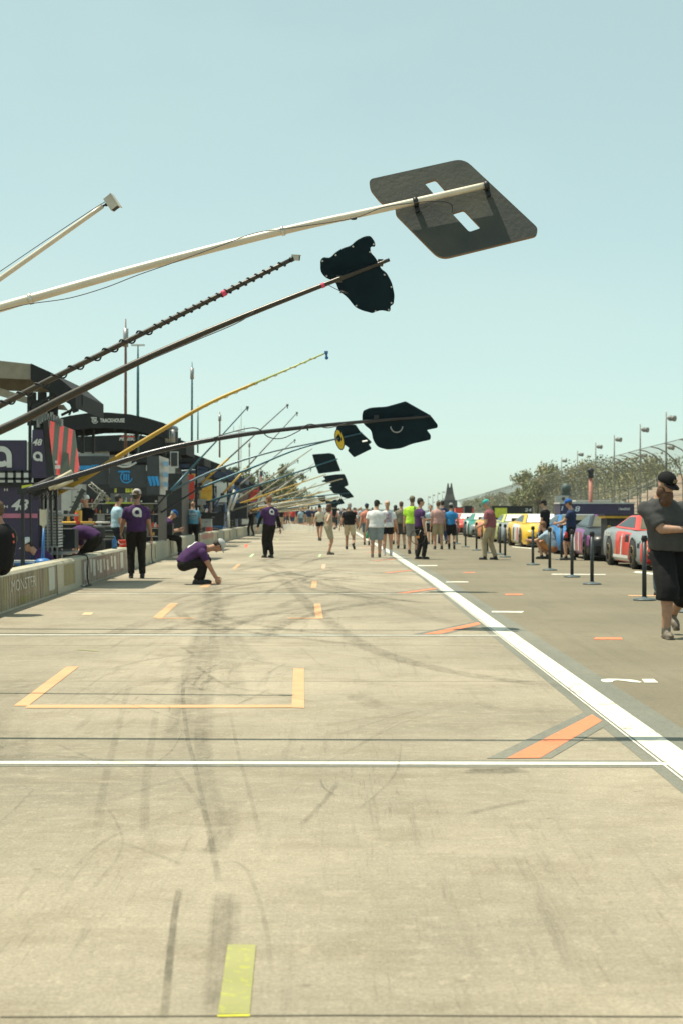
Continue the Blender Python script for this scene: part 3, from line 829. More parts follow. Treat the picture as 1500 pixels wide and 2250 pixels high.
# --- the nearest boom: white pole, grey slotted board
D = 9.0
PLYW = mat('weathered_black_paint', (.034, .040, .038), .75, var=.35, ns=3, c2=(.066, .066, .050), bump=.15, bs=40)
EDGE = mat('plywood_edge', (.20, .12, .06), .8)
WPOLE = mat('cream_pole', (.60, .53, .42), .38, .25, var=.06)
pts = [P(-860, 925, D), P(-300, 763, D), P(0, 675, D), P(62, 657, D), P(340, 579, D), P(620, 507, D), P(880, 449, D), P(1072, 405, D)]
t1 = boom('sign_boom', 'thick white boom pole holding up a grey board with two slots', 'sign boom', pts, (.034, .020), WPOLE, GB)
b = MB()
for px, py, r_ in ((63, 657, .036), (617, 508, .030)):
    p = P(px, py, D); q = P(px + 8, py - 2.3, D); b.tube([p, q], r_, 12)
b.build('joint_collar', ALU, t1, True)
u = (P(1075, 405, D) - P(800, 470, D)).normalized()
# side direction of the board: hangs so that the sun only grazes the face towards the lane
pv = P(1020, 350, D) - P(810, 395, D); sv0 = P(1180, 505, D) - P(1020, 350, D)
best = None
for i in range(-400, 400):
    dy = i * .002; sv = Vector((sv0.x, dy, sv0.z)); n = pv.cross(sv).normalized()
    if n.y > 0: n = -n
    e = abs(n.dot(SUN) + math.sin(R(11.5)))
    if n.y < -.3 and (best is None or e < best[0]): best = (e, n, dy)
BN = best[1]
bo = P(960, 440, D) - BN * .048
outl = [(810, 393, 16), (1018, 347, 22), (1181, 500, 16), (1178, 517, 10), (966, 569, 22), (868, 470, 14), (868, 452, 8), (838, 447, 12), (812, 415, 12)]
board(t1, outl, bo, BN, PLYW, .022, [[(931, 401), (956, 393), (980, 420), (955, 429)], [(992, 468), (1018, 460), (1056, 500), (1030, 509)]], 10, em=EDGE)
for px, py in ((912, 442), (1068, 407)):
    b = MB(); p = P(px, py, D)
    b.tube([p - u * .014, p + u * .014], .028, 14)
    b.box(p - BN * .022 , (.03, .045, .03))
    q = P(px + 6, py + 20, D) - BN * .02
    b.beam(p - BN * .03, q, .026, .02, BN)
    b.build('bracket', BLACKM, t1, True)
b = MB()
b.tube(bez([P(0, 682, D - .05), P(60, 668, D - .05), P(150, 655, D - .06), P(230, 632, D - .06), P(300, 605, D - .06), P(380, 577, D - .05), P(480, 541, D - .05), P(560, 512, D - .05), P(640, 500, D - .05), P(770, 480, D - .05), P(840, 455, D - .05), P(900, 446, D - .05), P(960, 441, D - .05), P(990, 448, D - .04), P(992, 466, D - .04)]), .0028, 5)
b.ell(P(776, 480, D - .05), (.022, .012, .008), 8, 5)
b.build('cable', BLACKP, t1, True)
# --- white camera boom
D = 11.2
pts = [P(-760, 1010, D), P(0, 614, D), P(215, 463, D)]
pts = [P(-560, 1005, D), P(-250, 788, D), P(0, 612, D), P(226, 452, D)]
t2 = boom('camera_boom', 'white boom pole with a white camera box at its tip, highest at the left', 'camera boom', pts, (.026, .017), WPOLE, GB)
b = MB(); b.tube([P(224, 454, D), P(236, 446, D)], .008, 8); b.ell(P(234, 449, D), .014, 8, 6); b.build('swivel', BLACKM, t2, True)
CAMB = mat('camera_housing', (.46, .43, .36), .5)
def cam_box(t, px, py, D, s_, ang=60, m=CAMB):
    b = MB(); M_ = Matrix.Rotation(R(-12), 3, 'Z') @ Matrix.Rotation(R(ang), 3, 'Y')
    b.box(P(px, py, D), (.115 * s_, .07 * s_, .07 * s_), M_); b.box(P(px, py, D) + M_ @ Vector((.006 * s_, 0, .039 * s_)), (.13 * s_, .08 * s_, .008 * s_), M_)
    o = b.build('camera_box', m, t, True)
    b = MB(); c = P(px, py, D) + M_ @ Vector((.058 * s_, 0, 0)); b.box(c, (.006 * s_, .055 * s_, .055 * s_), M_); b.build('lens_window', BLACKP, o)
    o.data.update()
    o.children[0].location = -t.location
    return o
cam_box(t2, 246, 445, D, .92, 55)
b = MB(); b.tube(bez([P(0, 596, D - .03), P(100, 528, D - .03), P(200, 462, D - .03), P(234, 441, D)]), .003, 5); b.build('cable', BLACKP, t2, True)
# --- black camera boom with a wound cable
D = 16.6
pts = [P(-270, 1045, D), P(0, 891, D), P(330, 724, D), P(640, 570, D)]
DPOLE = mat('dark_bronze_pole', (.045, .036, .026), .35, .3)
t3 = boom('camera_boom', 'dark boom pole wound with black cable and a small white camera box', 'camera boom', pts, (.040, .024), DPOLE, GB)
b = MB()
b.tube(helix(P(0, 891, D), P(340, 719, D), .046, 9), .010, 5); b.build('cable', BLACKP, t3, True)
b = MB(); b.tube(helix(P(340, 719, D), P(630, 575, D), .034, 17), .008, 5)
b.build('cable', BLACKP, t3, True)
b = MB(); b.tube([P(488, 646, D), P(497, 641, D)], .036, 10); b.build('tape_band', mat('pink_tape', (.7, .06, .14)), t3, True)
b = MB(); b.tube([P(638, 571, D), P(645, 567, D)], .03, 8); b.build('swivel', BLACKM, t3, True)
cam_box(t3, 650, 566, D, .75, 5)
# --- black sign boom, ragged black board
D = 17.2
pts = [P(-260, 1050, D), P(0, 945, D), P(160, 865, D), P(330, 783, D), P(520, 701, D), P(720, 622, D), P(855, 570, D)]
t4 = boom('sign_boom', 'dark boom pole under a ragged animal shaped black board', 'sign boom', pts, (.060, .020), DPOLE, GB)
n4 = Vector((-.10, -.80, -.60)).normalized()
o4 = P(785, 605, D + .12)
outl = [(704, 572), (710, 566), (725, 568), (736, 556), (752, 546), (770, 541), (782, 529), (800, 520), (813, 519), (822, 532), (824, 542), (813, 541), (813, 556), (823, 566), (831, 580), (836, 592), (848, 600), (860, 622), (866, 650), (864, 668), (857, 672), (857, 685), (838, 681), (825, 684), (818, 688), (795, 682), (780, 675), (762, 652), (745, 640), (737, 618), (715, 610), (704, 596)]
board(t4, outl, o4, n4, BLACKB, .02, rad=9)
b = MB(); b.tube([P(706, 628, D), P(713, 625, D)], .030, 10); b.build('tape_band', mat('pink_tape_band', (.7, .06, .14)), t4, True)
for px, py in ((745, 612), (835, 577)):
    b = MB(); b.box(P(px, py, D + .05), (.06, .1, .07)); b.build('bracket', BLACKM, t4, True)
b = MB()
for px, py in ((709, 573), (738, 560), (775, 541), (820, 536), (812, 553), (844, 603), (859, 630), (859, 665), (853, 680), (824, 683), (782, 671), (748, 642), (718, 606)):
    b.ell(ray_plane(px, py, o4 - n4 * -.004, n4), .012, 6, 4)
b.build('bolt', LGREY, t4, True)
b = MB(); b.tube(bez([P(330, 790, D - .07), P(420, 752, D - .07), P(520, 710, D - .05), P(560, 684, D - .05)]), .006, 5)
b.build('cable', BLACKP, t4, True)
b = MB(); b.tube(bez([P(720, 625, D - .05), P(735, 633, D - .05), P(752, 641, D - .05)]), .004, 5); b.tube([P(748, 640, D - .05), P(764, 644, D - .05)], .012, 6)
b.build('cable', BLACKP, t4, True)
# --- yellow pole of the next stall
D = 28.5
YPOLE = mat('yellow_pole', (.52, .33, .035), .45, c2=(.42, .24, .02), ns=1.)
LPOLE = mat('yellow_green_pole', (.46, .50, .16), .45)
t5 = boom('camera_boom', 'yellow boom pole thinning to a pale green tip with a small camera', 'camera boom', [P(120, 1086, D), P(200, 1042, D), P(300, 978, D), P(450, 891, D), P(560, 842, D)], (.060, .026), YPOLE, GB)
b = MB(); b.tube([P(560, 842, D), P(640, 808, D), P(716, 775, D)], [.022, .017, .014], 8); b.build('pole_tip', LPOLE, t5, True)
b = MB(); b.box(P(717, 774, D), (.07, .06, .05)); b.tube([P(717, 776, D), P(718, 788, D)], .022, 7); b.ell(P(718, 786, D), .035, 8, 6); b.build('camera', BLUEM, t5, True)
b = MB(); b.tube(helix(P(440, 897, D), P(700, 782, D), .02, 12), .006, 4); b.build('cable', YPOLE, t5, True)
# --- black boom with the large black board
D = 25.0
t6 = boom('sign_boom', 'black boom pole with a looping cable under a large rounded black board', 'sign boom', [P(50, 1080, D), P(200, 1035, D), P(345, 991, D), P(500, 960, D), P(640, 942, D), P(800, 926, D), P(945, 914, D)], (.054, .024), mat('black_pole', (.03, .03, .034), .25, .4), GB)
n6 = Vector((-.05, -.85, -.52)).normalized(); o6 = P(870, 935, D + .12)
outl = [(795, 912), (797, 904), (812, 897), (848, 895), (890, 883, 3), (945, 914, 6), (961, 935, 5), (960, 940, 3), (936, 945, 4), (946, 958, 4), (945, 966, 4), (905, 975), (880, 985), (850, 988), (828, 982), (818, 965), (815, 945), (801, 935), (795, 925)]
board(t6, outl, o6, n6, BLACKB, .03, rad=8)
b = MB()
b.tube(bez([P(470, 962, D - .1), P(500, 952, D - .1), P(560, 940, D - .1), P(590, 960, D - .1), P(620, 963, D - .1), P(655, 948, D - .1), P(680, 932, D - .1), P(720, 940, D - .1), P(760, 930, D - .1)]), .009, 5)
b.build('cable', BLACKP, t6, True)
b = MB(); b.tube([P(676, 938, D), P(676, 946, D)], .015, 5); b.build('tape_end', BLACKP, t6, True)
for px, py in ((826, 918), (915, 911)): b = MB(); b.box(P(px, py, D + .06), (.08, .12, .09)); b.build('bracket', BLACKM, t6, True)
b = MB(); b.tube([o6 + Vector((.1 * math.cos(a), -.12, .1 * math.sin(a) - .02)) for a in [R(180 + 20 * k) for k in range(10)]], .012, 5); b.build('handle', GREYM, t6, True)
# --- yellow round sign and the jagged black board
D = 42.0
t7 = boom('sign_boom', 'pale blue boom pole ending in a yellow disc with black strokes', 'sign boom', [P(371, 1081, D), P(480, 1030, D), P(600, 992, D), P(745, 963, D)], (.036, .020), mat('pale_blue_pole', (.07, .12, .15), .35, .3), GB)
YDISC = mat('yellow_disc', (.62, .44, .03), .5)
n7 = Vector((-.93, -.33, -.1)).normalized(); o7 = P(746, 963, D)
el = lambda cx, cy, rx, ry, a=0, k=18: [(cx + rx * math.cos(t) * math.cos(a) - ry * math.sin(t) * math.sin(a), cy + rx * math.cos(t) * math.sin(a) + ry * math.sin(t) * math.cos(a)) for t in [2 * math.pi * i / k for i in range(k)]]
n7b = Vector((-.25, -.9, -.35)).normalized()
board(t7, el(745.5, 966, 9.6, 23.5, R(-13)), o7 + Vector((0, .03, 0)), n7b, BLACKB, .03, rad=0)
board(t7, el(745.5, 966, 7.8, 21, R(-13)), o7, n7b, YDISC, .015, rad=0, name='yellow_face')
board(t7, [(738, 962), (744, 953), (751, 966), (745, 972)], o7 - Vector((0, .012, 0)), n7b, BLACKB, .006, rad=2, name='black_stroke')
D = 43.0
t8 = boom('sign_boom', 'blue boom pole under a jagged black board beside the yellow disc', 'sign boom', [P(438, 1073, D), P(560, 1025, D), P(660, 985, D), P(795, 951, D)], (.036, .020), mat('teal_pole', (.02, .085, .12), .35, .3), GB)
board(t8, [(738, 939), (755, 932), (781, 934), (790, 948), (816, 972), (809, 977), (816, 986), (777, 1005), (763, 990), (767, 985), (750, 972), (741, 950)], P(780, 965, D + .15), n6, BLACKB, .03, rad=3)
b = MB(); b.beam(P(795, 970, D - .15), P(806, 968, D - .15), .02, .06, n6); b.build('sticker', PRNT, t8, True)
# --- farther camera booms
TEALP = mat('teal_boom_paint', (.02, .085, .115), .4, .2); TANP = mat('tan_boom_paint', (.34, .30, .20), .5); GRYP = mat('grey_boom_paint', (.13, .13, .12), .5)
for lab, base, tip, D, m, mid in (
        ('slender teal camera boom with a grey box, steepest over the dark canopies', (352, 1104), (543, 896), 50, TEALP, None),
        ('slender grey camera boom tipped just above the teal one', (440, 1064), (631, 891), 58, GRYP, None),
        ('thin grey camera boom right of the steep grey one', (489, 1086), (652, 908), 66, GRYP, None),
        ('thin camera boom with a hanging camera, behind the long black boom', (507, 1082), (647, 968), 75, GRYP, None),
        ('short thin camera boom over the treetops', (560, 1070), (654, 1013), 88, GRYP, None),
        ('hair thin camera boom right of the treetops', (580, 1085), (682, 1032), 98, GRYP, None)):
    t = boom('camera_boom', lab, 'camera boom', [P(*base, D), P(*tip, D)], (.040, .018), m, GB)
    b = MB(); b.box(P(tip[0] + 1, tip[1] - 1, D), (.09, .08, .08)); b.box(P(tip[0] + 1, tip[1] + 3, D), (.04, .05, .12)); b.build('camera', GRYP, t, True)
    b = MB(); pm = P(*base, D).lerp(P(*tip, D), .33); b.tube([P(*base, D), pm], [.048, .042], 8); b.build('lower_section', YPOLE if D in (58, 66) else m, t, True)
# --- farther sign booms with black boards
SB = [('pale boom pole under a black board with a wavy top edge, below the yellow disc', (457, 1103), (742, 1008), 62, [(686, 999), (712, 997), (725, 996), (735, 999), (741, 1015), (749, 1035), (700, 1041), (693, 1022)]),
      ('tan boom pole under a black board with a square notch', (507, 1122), (752, 1052), 75, [(709, 1047), (737, 1043), (756, 1042), (762, 1055), (765, 1066), (745, 1075), (735, 1070), (722, 1068), (728, 1062), (706, 1058), (716, 1053)]),
      ('grey boom pole under a slanted black board with a pointed tail', (548, 1105), (768, 1083), 86, [(723, 1072), (735, 1068), (752, 1068), (765, 1078), (777, 1092), (762, 1096), (748, 1090), (745, 1084), (734, 1085)]),
      ('boom pole under a small tilted black board above the woman', (575, 1118), (716, 1092), 97, [(697, 1089), (715, 1090), (716, 1100), (712, 1103), (701, 1101)]),
      ('boom pole under a lobed black board behind the woman', (590, 1122), (748, 1103), 105, [(714, 1100), (722, 1101), (730, 1103), (733, 1098), (739, 1098), (741, 1102), (748, 1094), (752, 1099), (757, 1106), (742, 1110), (740, 1114), (728, 1113), (718, 1108)]),
      ('boom pole under a narrow black board low behind the woman', (600, 1126), (742, 1116), 113, [(729, 1111), (738, 1112), (742, 1117), (739, 1130), (736, 1138), (731, 1132), (730, 1120)]),
      ]
for lab, base, tip, D, ol in SB:
    m = TANP if D in (75, 97, 113) else TEALP
    t = boom('sign_boom', lab, 'sign boom', [P(*base, D), P(*tip, D)], (.048, .025), m, GB)
    cx_ = sum(p[0] for p in ol) / len(ol); cy_ = sum(p[1] for p in ol) / len(ol)
    board(t, ol, P(cx_, cy_, D + .25), n6, BLACKB, .03, rad=2.5)
# braced elbow at the foot of the tan boom
t = thing('metal_stand', 'pale V shaped metal stand carrying the tan boom above the wall', 'metal stand', (P(507, 1122, 74).x, 74, 0))
b = MB(); D = 74
for a, c in (((502, 1118), (516, 1076)), ((508, 1121), (524, 1082)), ((502, 1118), (503, 1160))): b.tube([P(*a, D), P(*c, D)], .07, 6)
b.build('frame_tube', LGREY, t, True)
# --- the bundle of far pale booms
r = random.Random(5)
for k in range(20):
    D = 78 + k * 3.6 + r.uniform(-1, 1); x0 = wx(D) - r.uniform(.2, .7)
    p = Vector((x0, D, r.uniform(1.3, 1.7))); L = r.uniform(3.8, 5.6)
    sl_ = r.uniform(.14, .36) if k % 3 else r.uniform(.42, .6)
    q = Vector((x0 + L * (1 if sl_ < .4 else .8), D + r.uniform(-.6, .4), p.z + L * sl_))
    m = (TANP, YPOLE, LGREY, TANP)[k % 4]
    t = boom('boom_pole', 'pale boom in the far bundle over the crowd', 'boom pole', [p, q], (.055, .022), m, 'far bundle of boom poles')
# ---------------------------------------------------------------- pit boxes
DARKP = mat('dark_panel', (.010, .012, .014), .5, var=.25)
UNDER = mat('pale_awning_lining', (.40, .41, .38), .8)
CLEAR = mat('clear_awning_panel', (.50, .52, .49), .4)
def px_quad(mb, pts, D):
    mb.add([P(x, y, d) for (x, y), d in zip(pts, D if hasattr(D, '__len__') else [D] * len(pts))], [tuple(range(len(pts)))])
def px_slab(mb, pts, D, th=.06):
    """flat panel given by its outline, at depth D (one per corner or one for all), th metres thick"""
    DD = D if hasattr(D, '__len__') else [D] * len(pts)
    F = [P(x, y, d) for (x, y), d in zip(pts, DD)]; B = [p + Vector((0, th, 0)) for p in F]; n = len(F)
    mb.add(F + B, [tuple(range(n)), tuple(range(2 * n - 1, n - 1, -1))] + [(i, n + i, n + (i + 1) % n, (i + 1) % n) for i in range(n)])
def rect(x0, y0, x1, y1): return [(x0, y0), (x1, y0), (x1, y1), (x0, y1)]
def canopy(parent, prof, y0, y1, drop, m, name='canopy', under=UNDER, world=True):
    """arched cloth roof: prof = [(x, z)...] across, from depth y0 to y1, with a valance of height drop"""
    b = MB(); n = len(prof)
    b.add([(x, y, z) for y in (y0, y1) for x, z in prof], [(i, i + 1, n + i + 1, n + i) for i in range(n - 1)])
    for y in (y0, y1):
        b.add([(x, y, z) for x, z in prof] + [(x, y, z - drop * (1 if 0 < i < n - 1 else .8)) for i, (x, z) in enumerate(prof)], [(i, n + i, n + i + 1, i + 1) for i in range(n - 1)])
    for i in (0, n - 1):
        x, z = prof[i]; b.add([(x, y0, z), (x, y1, z), (x, y1, z - drop * .8), (x, y0, z - drop * .8)], [(0, 1, 2, 3)])
    o = b.build(name, m, parent, world)
    b = MB(); b.add([(x, y, z - .05) for y in (y0 + .02, y1 - .02) for x, z in prof], [(i, n + i, n + i + 1, i + 1) for i in range(n - 1)])
    b.build('canopy_lining', under, parent, world)
    return o
GBX = 'pit boxes behind the pit wall'
# ---- purple box, nearest
D = 27.0
t = thing('pit_box', 'purple pit box with white numbers and a red striped screen under a tan canopy', 'pit box', (-7.2, 28.2, 0), 0, GBX)
pit48 = t
b = MB(); b.span((-9.0, 27.05, .12), (-5.46, 29.3, 1.78)); b.build('cabinet', PURP, t, True)
b = MB(); b.span((-9.05, 27.0, 1.78), (-5.3, 29.4, 1.86)); b.build('deck', DARKP, t, True)
for x in (-8.6, -5.9):
    for y in (27.4, 29.0):
        b = MB(); b.tube([(x - .08, y, .15), (x + .08, y, .15)], .15, 12); b.build('wheel', RUB, t, True)
def front_text(name, body, px0, py0, px1, py1, D, m, parent, shear=0., bold=.02):
    b = MB(); c = P((px0 + px1) / 2, (py0 + py1) / 2, D); k = D / FPX
    b.text(body, plane_fn(c, (1, 0, 0), (0, 0, 1)), abs(py1 - py0) * k, abs(px1 - px0) * k, shear, bold)
    return b.build(name, m, parent, True)
front_text('number', '48', 25, 1097, 63, 1122, 27.035, PRNT, t, .25, .03)
b = MB(); b.span((-6.1, 27.03, 1.22), (-5.47, 27.06, 1.30)); b.build('pink_stripe', mat('pink_stripe', (.50, .16, .24)), t, True)
front_text('letter', 'H', 9, 1073, 17, 1079, 27.035, PRNT, t); front_text('letter', 'H', 9, 1110, 17, 1116, 27.035, PRNT, t)
b = MB()
px_slab(b, rect(-40, 967, 57, 1034), 26.9, .08); b.build('banner', PURP, t, True)
b = MB(); k = 26.9 / FPX
logo_a(b, P(3, 1003, 26.88), (1, 0, 0), (0, 0, 1), (0, -1, 0), 23 * k); b.build('banner_logo', PRNT, t, True)
b = MB(); px_slab(b, [(71, 944), (95, 944), (103, 1050), (69, 1050)], 26.7, .25); b.build('tower_panel', PURP, t, True)
front_text('number', '48', 72, 964, 93, 979, 26.68, PRNT, t, .25, .03)
b = MB(); logo_a(b, P(83, 1002.5, 26.68), (1, 0, 0), (0, 0, 1), (0, -1, 0), 10.5 * k); b.build('tower_logo', PRNT, t, True)
b = MB(); px_slab(b, [(95, 925), (107, 921), (120, 1045), (103, 1050)], [26.7, 26.6, 26.6, 26.7], .3); b.build('screen_side', BLACKP, t, True)
# lamp screen: striped picture on a real panel
sm, n, l, b_ = nodes_mat('striped_screen')
g = n.new('ShaderNodeTexCoord').outputs['Object']
wv = n.new('ShaderNodeTexWave'); wv.inputs['Scale'].default_value = 3.4; wv.inputs['Distortion'].default_value = 3.0; wv.inputs['Detail'].default_value = 2; wv.inputs['Detail Scale'].default_value = .6
wm2 = n.new('ShaderNodeMapping'); wm2.inputs['Scale'].default_value = (1, .02, .12); wm2.inputs['Rotation'].default_value = (0, R(4), 0); l.new(g, wm2.inputs[0]); l.new(wm2.outputs[0], wv.inputs['Vector'])
f_ = mrange(n, l, wv.outputs['Fac'], .50, .62)
cc = mixc(n, l, f_, (.055, .075, .055), (.62, .07, .065))
w2 = nz(n, l, g, 26, 3); cc = mixc(n, l, mulc(n, l, mrange(n, l, w2, .42, .6), .35), cc, (.10, .10, .075))
l.new(cc, b_.inputs['Base Color']); l.new(cc, b_.inputs['Emission Color']); b_.inputs['Emission Strength'].default_value = .45; b_.inputs['Roughness'].default_value = .6
SCREEN = sm
b = MB(); px_slab(b, [(105.5, 922), (163, 945), (174, 1039), (119.5, 1044)], [26.55, 27.6, 27.6, 26.55], .10)
sc_ = b.build('screen', SCREEN, t, True)
b = MB(); px_slab(b, [(141, 992), (152, 996), (155, 1041), (133, 1042), (136, 1010)], [26.9, 27.1, 27.2, 26.75, 26.9], .02)
for v in b.v: v.y -= .05
b.build('dark_figure', mat('screen_dark_figure', (.05, .07, .05), .6, emit=.3), sc_, False).location = -t.location
b = MB(); px_slab(b, rect(121, 1012, 126, 1018), 26.5, .02); px_slab(b, rect(121, 1022, 132, 1030), 26.5, .02)
b.build('caption_block', mat('screen_caption', (.45, .38, .34), .6, emit=.3), sc_, False).location = -t.location
b = MB()
for px in (70, 93, 118): b.beam(P(px, 935, 27.4), P(px, 862, 27.4), .14, .14, (0, 1, 0))
b.beam(P(66, 1050, 26.9), P(66, 880, 26.9), .05, .05, (0, 1, 0)); b.beam(P(66, 898, 26.9), P(120, 866, 26.9), .05, .05)
b.beam(P(95, 1060, 27.4), P(95, 880, 27.4), .30, .30, (0, 1, 0))
b.build('mast', BLACKM, t, True)
b = MB(); r = random.Random(4)
for k in range(16):
    px = 72 + k * 4.2; b.box(P(px, 915 + r.uniform(-6, 10) + max(0, px - 100) * .35, 27.0), (.05, .08, r.uniform(.12, .28)))
b.build('antenna_row', GREYM, t, True)
b = MB()
for z in (1036, 1052): b.beam(P(-60, z, 26.85), P(70, z, 26.85), .045, .045)
for px in (-40, -5, 14, 32, 49, 66): b.beam(P(px, 1062, 26.85), P(px, 1034, 26.85), .045, .045, (0, 1, 0))
b.build('railing', BLACKM, t, True)
b = MB()
b.span((-5.46, 27.3, .14), (-5.05, 28.9, .2))
for z in (.55, 1.25, 1.75): b.span((-5.46, 27.3, z), (-5.05, 28.9, z + .04))
for px in (84, 96, 105, 115, 126): b.beam(P(px, 1075, 27.25), P(px, 1240, 27.25), .025, .025, (0, 1, 0))
b.build('rack', GREYM, t, True)
b = MB(); r = random.Random(9)
for k in range(13): px_slab(b, rect(84, 1122 + k * 6.4, 127, 1126 + k * 6.4), 27.35, .5)
b.build('louvre', LGREY, t, True)
b = MB()
for k in range(9):
    x = 86 + r.uniform(0, 32); y = 1088 + r.uniform(0, 16); px_slab(b, rect(x, y, x + r.uniform(3, 8), 1117), 27.5 + r.uniform(0, .6), .2)
b.build('rack_clutter', DARKP, t, True)
# canopy: tan main roof, black end, pale lining and a pale hanging panel
k = 27 / FPX
can = [(-9.2, 3.62), (-8.6, 3.86), (-7.6, 4.02), (-6.5, 4.045), (-5.45, 3.93)]
canopy(t, can, 26.4, 29.4, .34, TANCL)
canopy(t, [(-5.45, 3.94), (-5.05, 3.76), (-4.66, 3.44)], 26.35, 29.45, .36, CHARC, 'canopy_end')
b = MB(); px_slab(b, [(-60, 862), (0, 870), (72, 890), (110, 898), (150, 902), (140, 889), (110, 890), (60, 872), (0, 852), (-60, 846)][::-1], 27.6, .02); b.build('hanging_panel', CLEAR, t, True)
b = MB(); b.tube(bez([P(180, 866, 27), P(181, 885, 27), P(176, 896, 27), P(160, 900, 27), P(135, 912, 27)]), .025, 6); b.tube([P(152, 912, 27), P(170, 868, 27)], .02, 6)
b.beam(P(160, 885, 27), P(167, 905, 27), .1, .1); b.build('canopy_strut', BLACKM, t, True)
b = MB(); b.tube(bez([P(118, 868, 26.6), P(126, 862, 26.6), P(124, 838, 26.6)]), .025, 6); b.build('canopy_strut', BLACKM, t, True)

# bundle of striped pole sleeves and a yellow-green rag where the booms meet
t = thing('pole_rack', 'rack of cream and black striped pole sleeves in front of the purple box', 'pole rack', (-5.2, 26.2, 0))
b = MB()
for i, (a, c) in enumerate((((95, 1070), (158, 1036)), ((108, 1074), (166, 1045)), ((118, 1073), (160, 1054)), ((100, 1066), (140, 1048)))):
    b.tube([P(*a, 25.6), P(*c, 25.6)], .035, 6)
b.build('sleeve', mat('cream_sleeve', (.55, .48, .34)), t, True)
b = MB()
for a, c in (((48, 1081), (150, 1048)), ((60, 1078), (120, 1052)), ((90, 1075), (170, 1048)), ((70, 1085), (125, 1062))): b.tube([P(*a, 25.8), P(*c, 25.8)], .06, 6)
for px in (66, 92, 112, 124): b.beam(P(px, 1075, 25.9), P(px + 2, 1200, 25.9), .03, .03, (0, 1, 0))
for i in range(12):
    x = 78 + i * 4.2; b.tube(bez([P(x, 1072, 25.7), P(x - 3, 1086, 25.7), P(x - 9, 1098, 25.7)]), .008, 4)
b.build('rack_frame', BLACKP, t, True)
b = MB(); px_slab(b, [(48, 1067), (70, 1064), (70, 1072), (58, 1075), (47, 1078)], 25.5, .05); b.build('rag', YELG, t, True)

OLIVE0 = mat('olive_drawer', (.12, .115, .06), .6)
# ---- box with the long black arched canopy
D = 42.0; k = D / FPX
t = thing('pit_box', 'grey pit box with blue ring logos under a long black arched canopy', 'pit box', (-6.5, 43, 0), 0, GBX)
X = lambda px: (px - CX) * k
Z = lambda py: CAMH + (HY - py) * k
canopy(t, [(X(130), Z(922)), (X(160), Z(915)), (X(200), Z(909)), (X(240), Z(908)), (X(290), Z(912)), (X(330), Z(921)), (X(364), Z(931)), (X(372), Z(938))], 41.6, 44.3, .43, CHARC, under=DARKP)
front_text('canopy_lettering', 'TRACKHOUSE', 220, 919, 274, 928, 41.58, PRNT, t, 0, .03)
def ring_logo(px, py, rp, D, m, par, name='logo'):
    b = MB(); kk = D / FPX; c = P(px, py, D)
    vs = []; N = 22
    for i in range(N + 1):
        a = R(20) + R(300) * i / N - R(60)
        for rr in (1, .80): vs.append(c + Vector((math.cos(a + R(90)) * rp * rr * kk, 0, math.sin(a + R(90)) * rp * rr * kk)))
    b.add(vs, [(2 * i, 2 * i + 1, 2 * i + 3, 2 * i + 2) for i in range(N)])
    for dx in (-.36, 0, .36):
        b.add([c + Vector((dx * rp * kk + sx * .12 * rp * kk, -.002, sz * .5 * rp * kk)) for sx, sz in ((-1, -1), (1, -1), (1, 1), (-1, 1))], [(0, 1, 2, 3)])
    b.add([c + Vector((x * rp * kk, -.003, z * rp * kk)) for x, z in ((-1.3, .98), (.5, .98), (.5, .72), (-1.3, .72))], [(0, 1, 2, 3)])
    return b.build(name, m, par, True)
ring_logo(209, 923.5, 7, 41.58, PRNT, t, 'canopy_logo')
b = MB(); px_slab(b, rect(172, 1002, 239, 1064), D, .12); b.build('panel', DGREY, t, True)
b = MB(); px_slab(b, rect(172, 996, 239, 1002), D + .4, .1); b.build('panel_cap', GREYM, t, True)
b = MB(); px_slab(b, rect(241, 1022, 320, 1071), D - .2, .12); b.build('panel', DGREY, t, True)
b = MB(); px_slab(b, rect(323, 1001, 350, 1086), D - .3, .2); b.build('panel', DGREY, t, True)
b = MB(); px_slab(b, [(350, 1001), (371, 1008), (368, 1088), (349, 1086)], [D - .3, D + 1.2, D + 1.2, D - .3], .05); b.build('end_panel', LGREY, t, True)
ring_logo(278, 1048, 14, D - .22, CYANP, t); ring_logo(213, 1030, 9, D - .02, CYANP, t)
b = MB(); px_slab(b, rect(174, 1023, 205, 1032), D - .015, .01); b.build('blue_flash', CYANP, t, True)
b = MB()
for j in range(3): px_slab(b, [(324 + j * 8, 1047), (331 + j * 8, 1046), (335 + j * 8, 1066), (330 + j * 8, 1068)], D - .315, .01)
b.build('blue_flash', CYANP, t, True)
b = MB()
for py in (1018, 1042, 1063): px_slab(b, [(356, py - 5), (366, py - 3), (366, py + 7), (356, py + 6)], [D - .05, D + .6, D + .6, D - .05], .01)
for v in b.v: v.x += .06; v.y -= .10
b.build('end_print', mat('pale_blue_print', (.14, .34, .55), .6), t, True)
b = MB()
for px in (182, 205, 300, 362): b = MB(); b.beam(P(px, 1004, D + 1.5), P(px, 935, D + 1.5), .08, .08, (0, 1, 0)); b.build('canopy_post', BLACKM, t, True)
b = MB()
for px, py in ((252, 950), (275, 952), (165, 945), (295, 950)): b.beam(P(px, py, D), P(px, py - 8, D), .03, .03, (0, 1, 0))
b.beam(P(355, 962, D), P(368, 944, D), .05, .05); b.beam(P(345, 960, D + 1), P(360, 941, D + 1), .05, .05)
b.build('canopy_brace', BLACKM, t, True)
b = MB(); b.tube([P(364, 939, D - .3), P(385, 943, D + 1.8)], .10, 8); b.build('awning_roll', mat('blue_grey_cloth', (.09, .12, .14)), t, True)
b = MB()
for px in (366, 372, 377, 381): b.tube([P(px, 944, D), P(px + 1, 972, D)], .05, 6)
b.build('hanging_strap', GREYM, t, True)
b = MB(); b.span((X(175), 42.3, .2), (X(345), 44.4, Z(1090))); b.build('cabinet', DARKP, t, True)
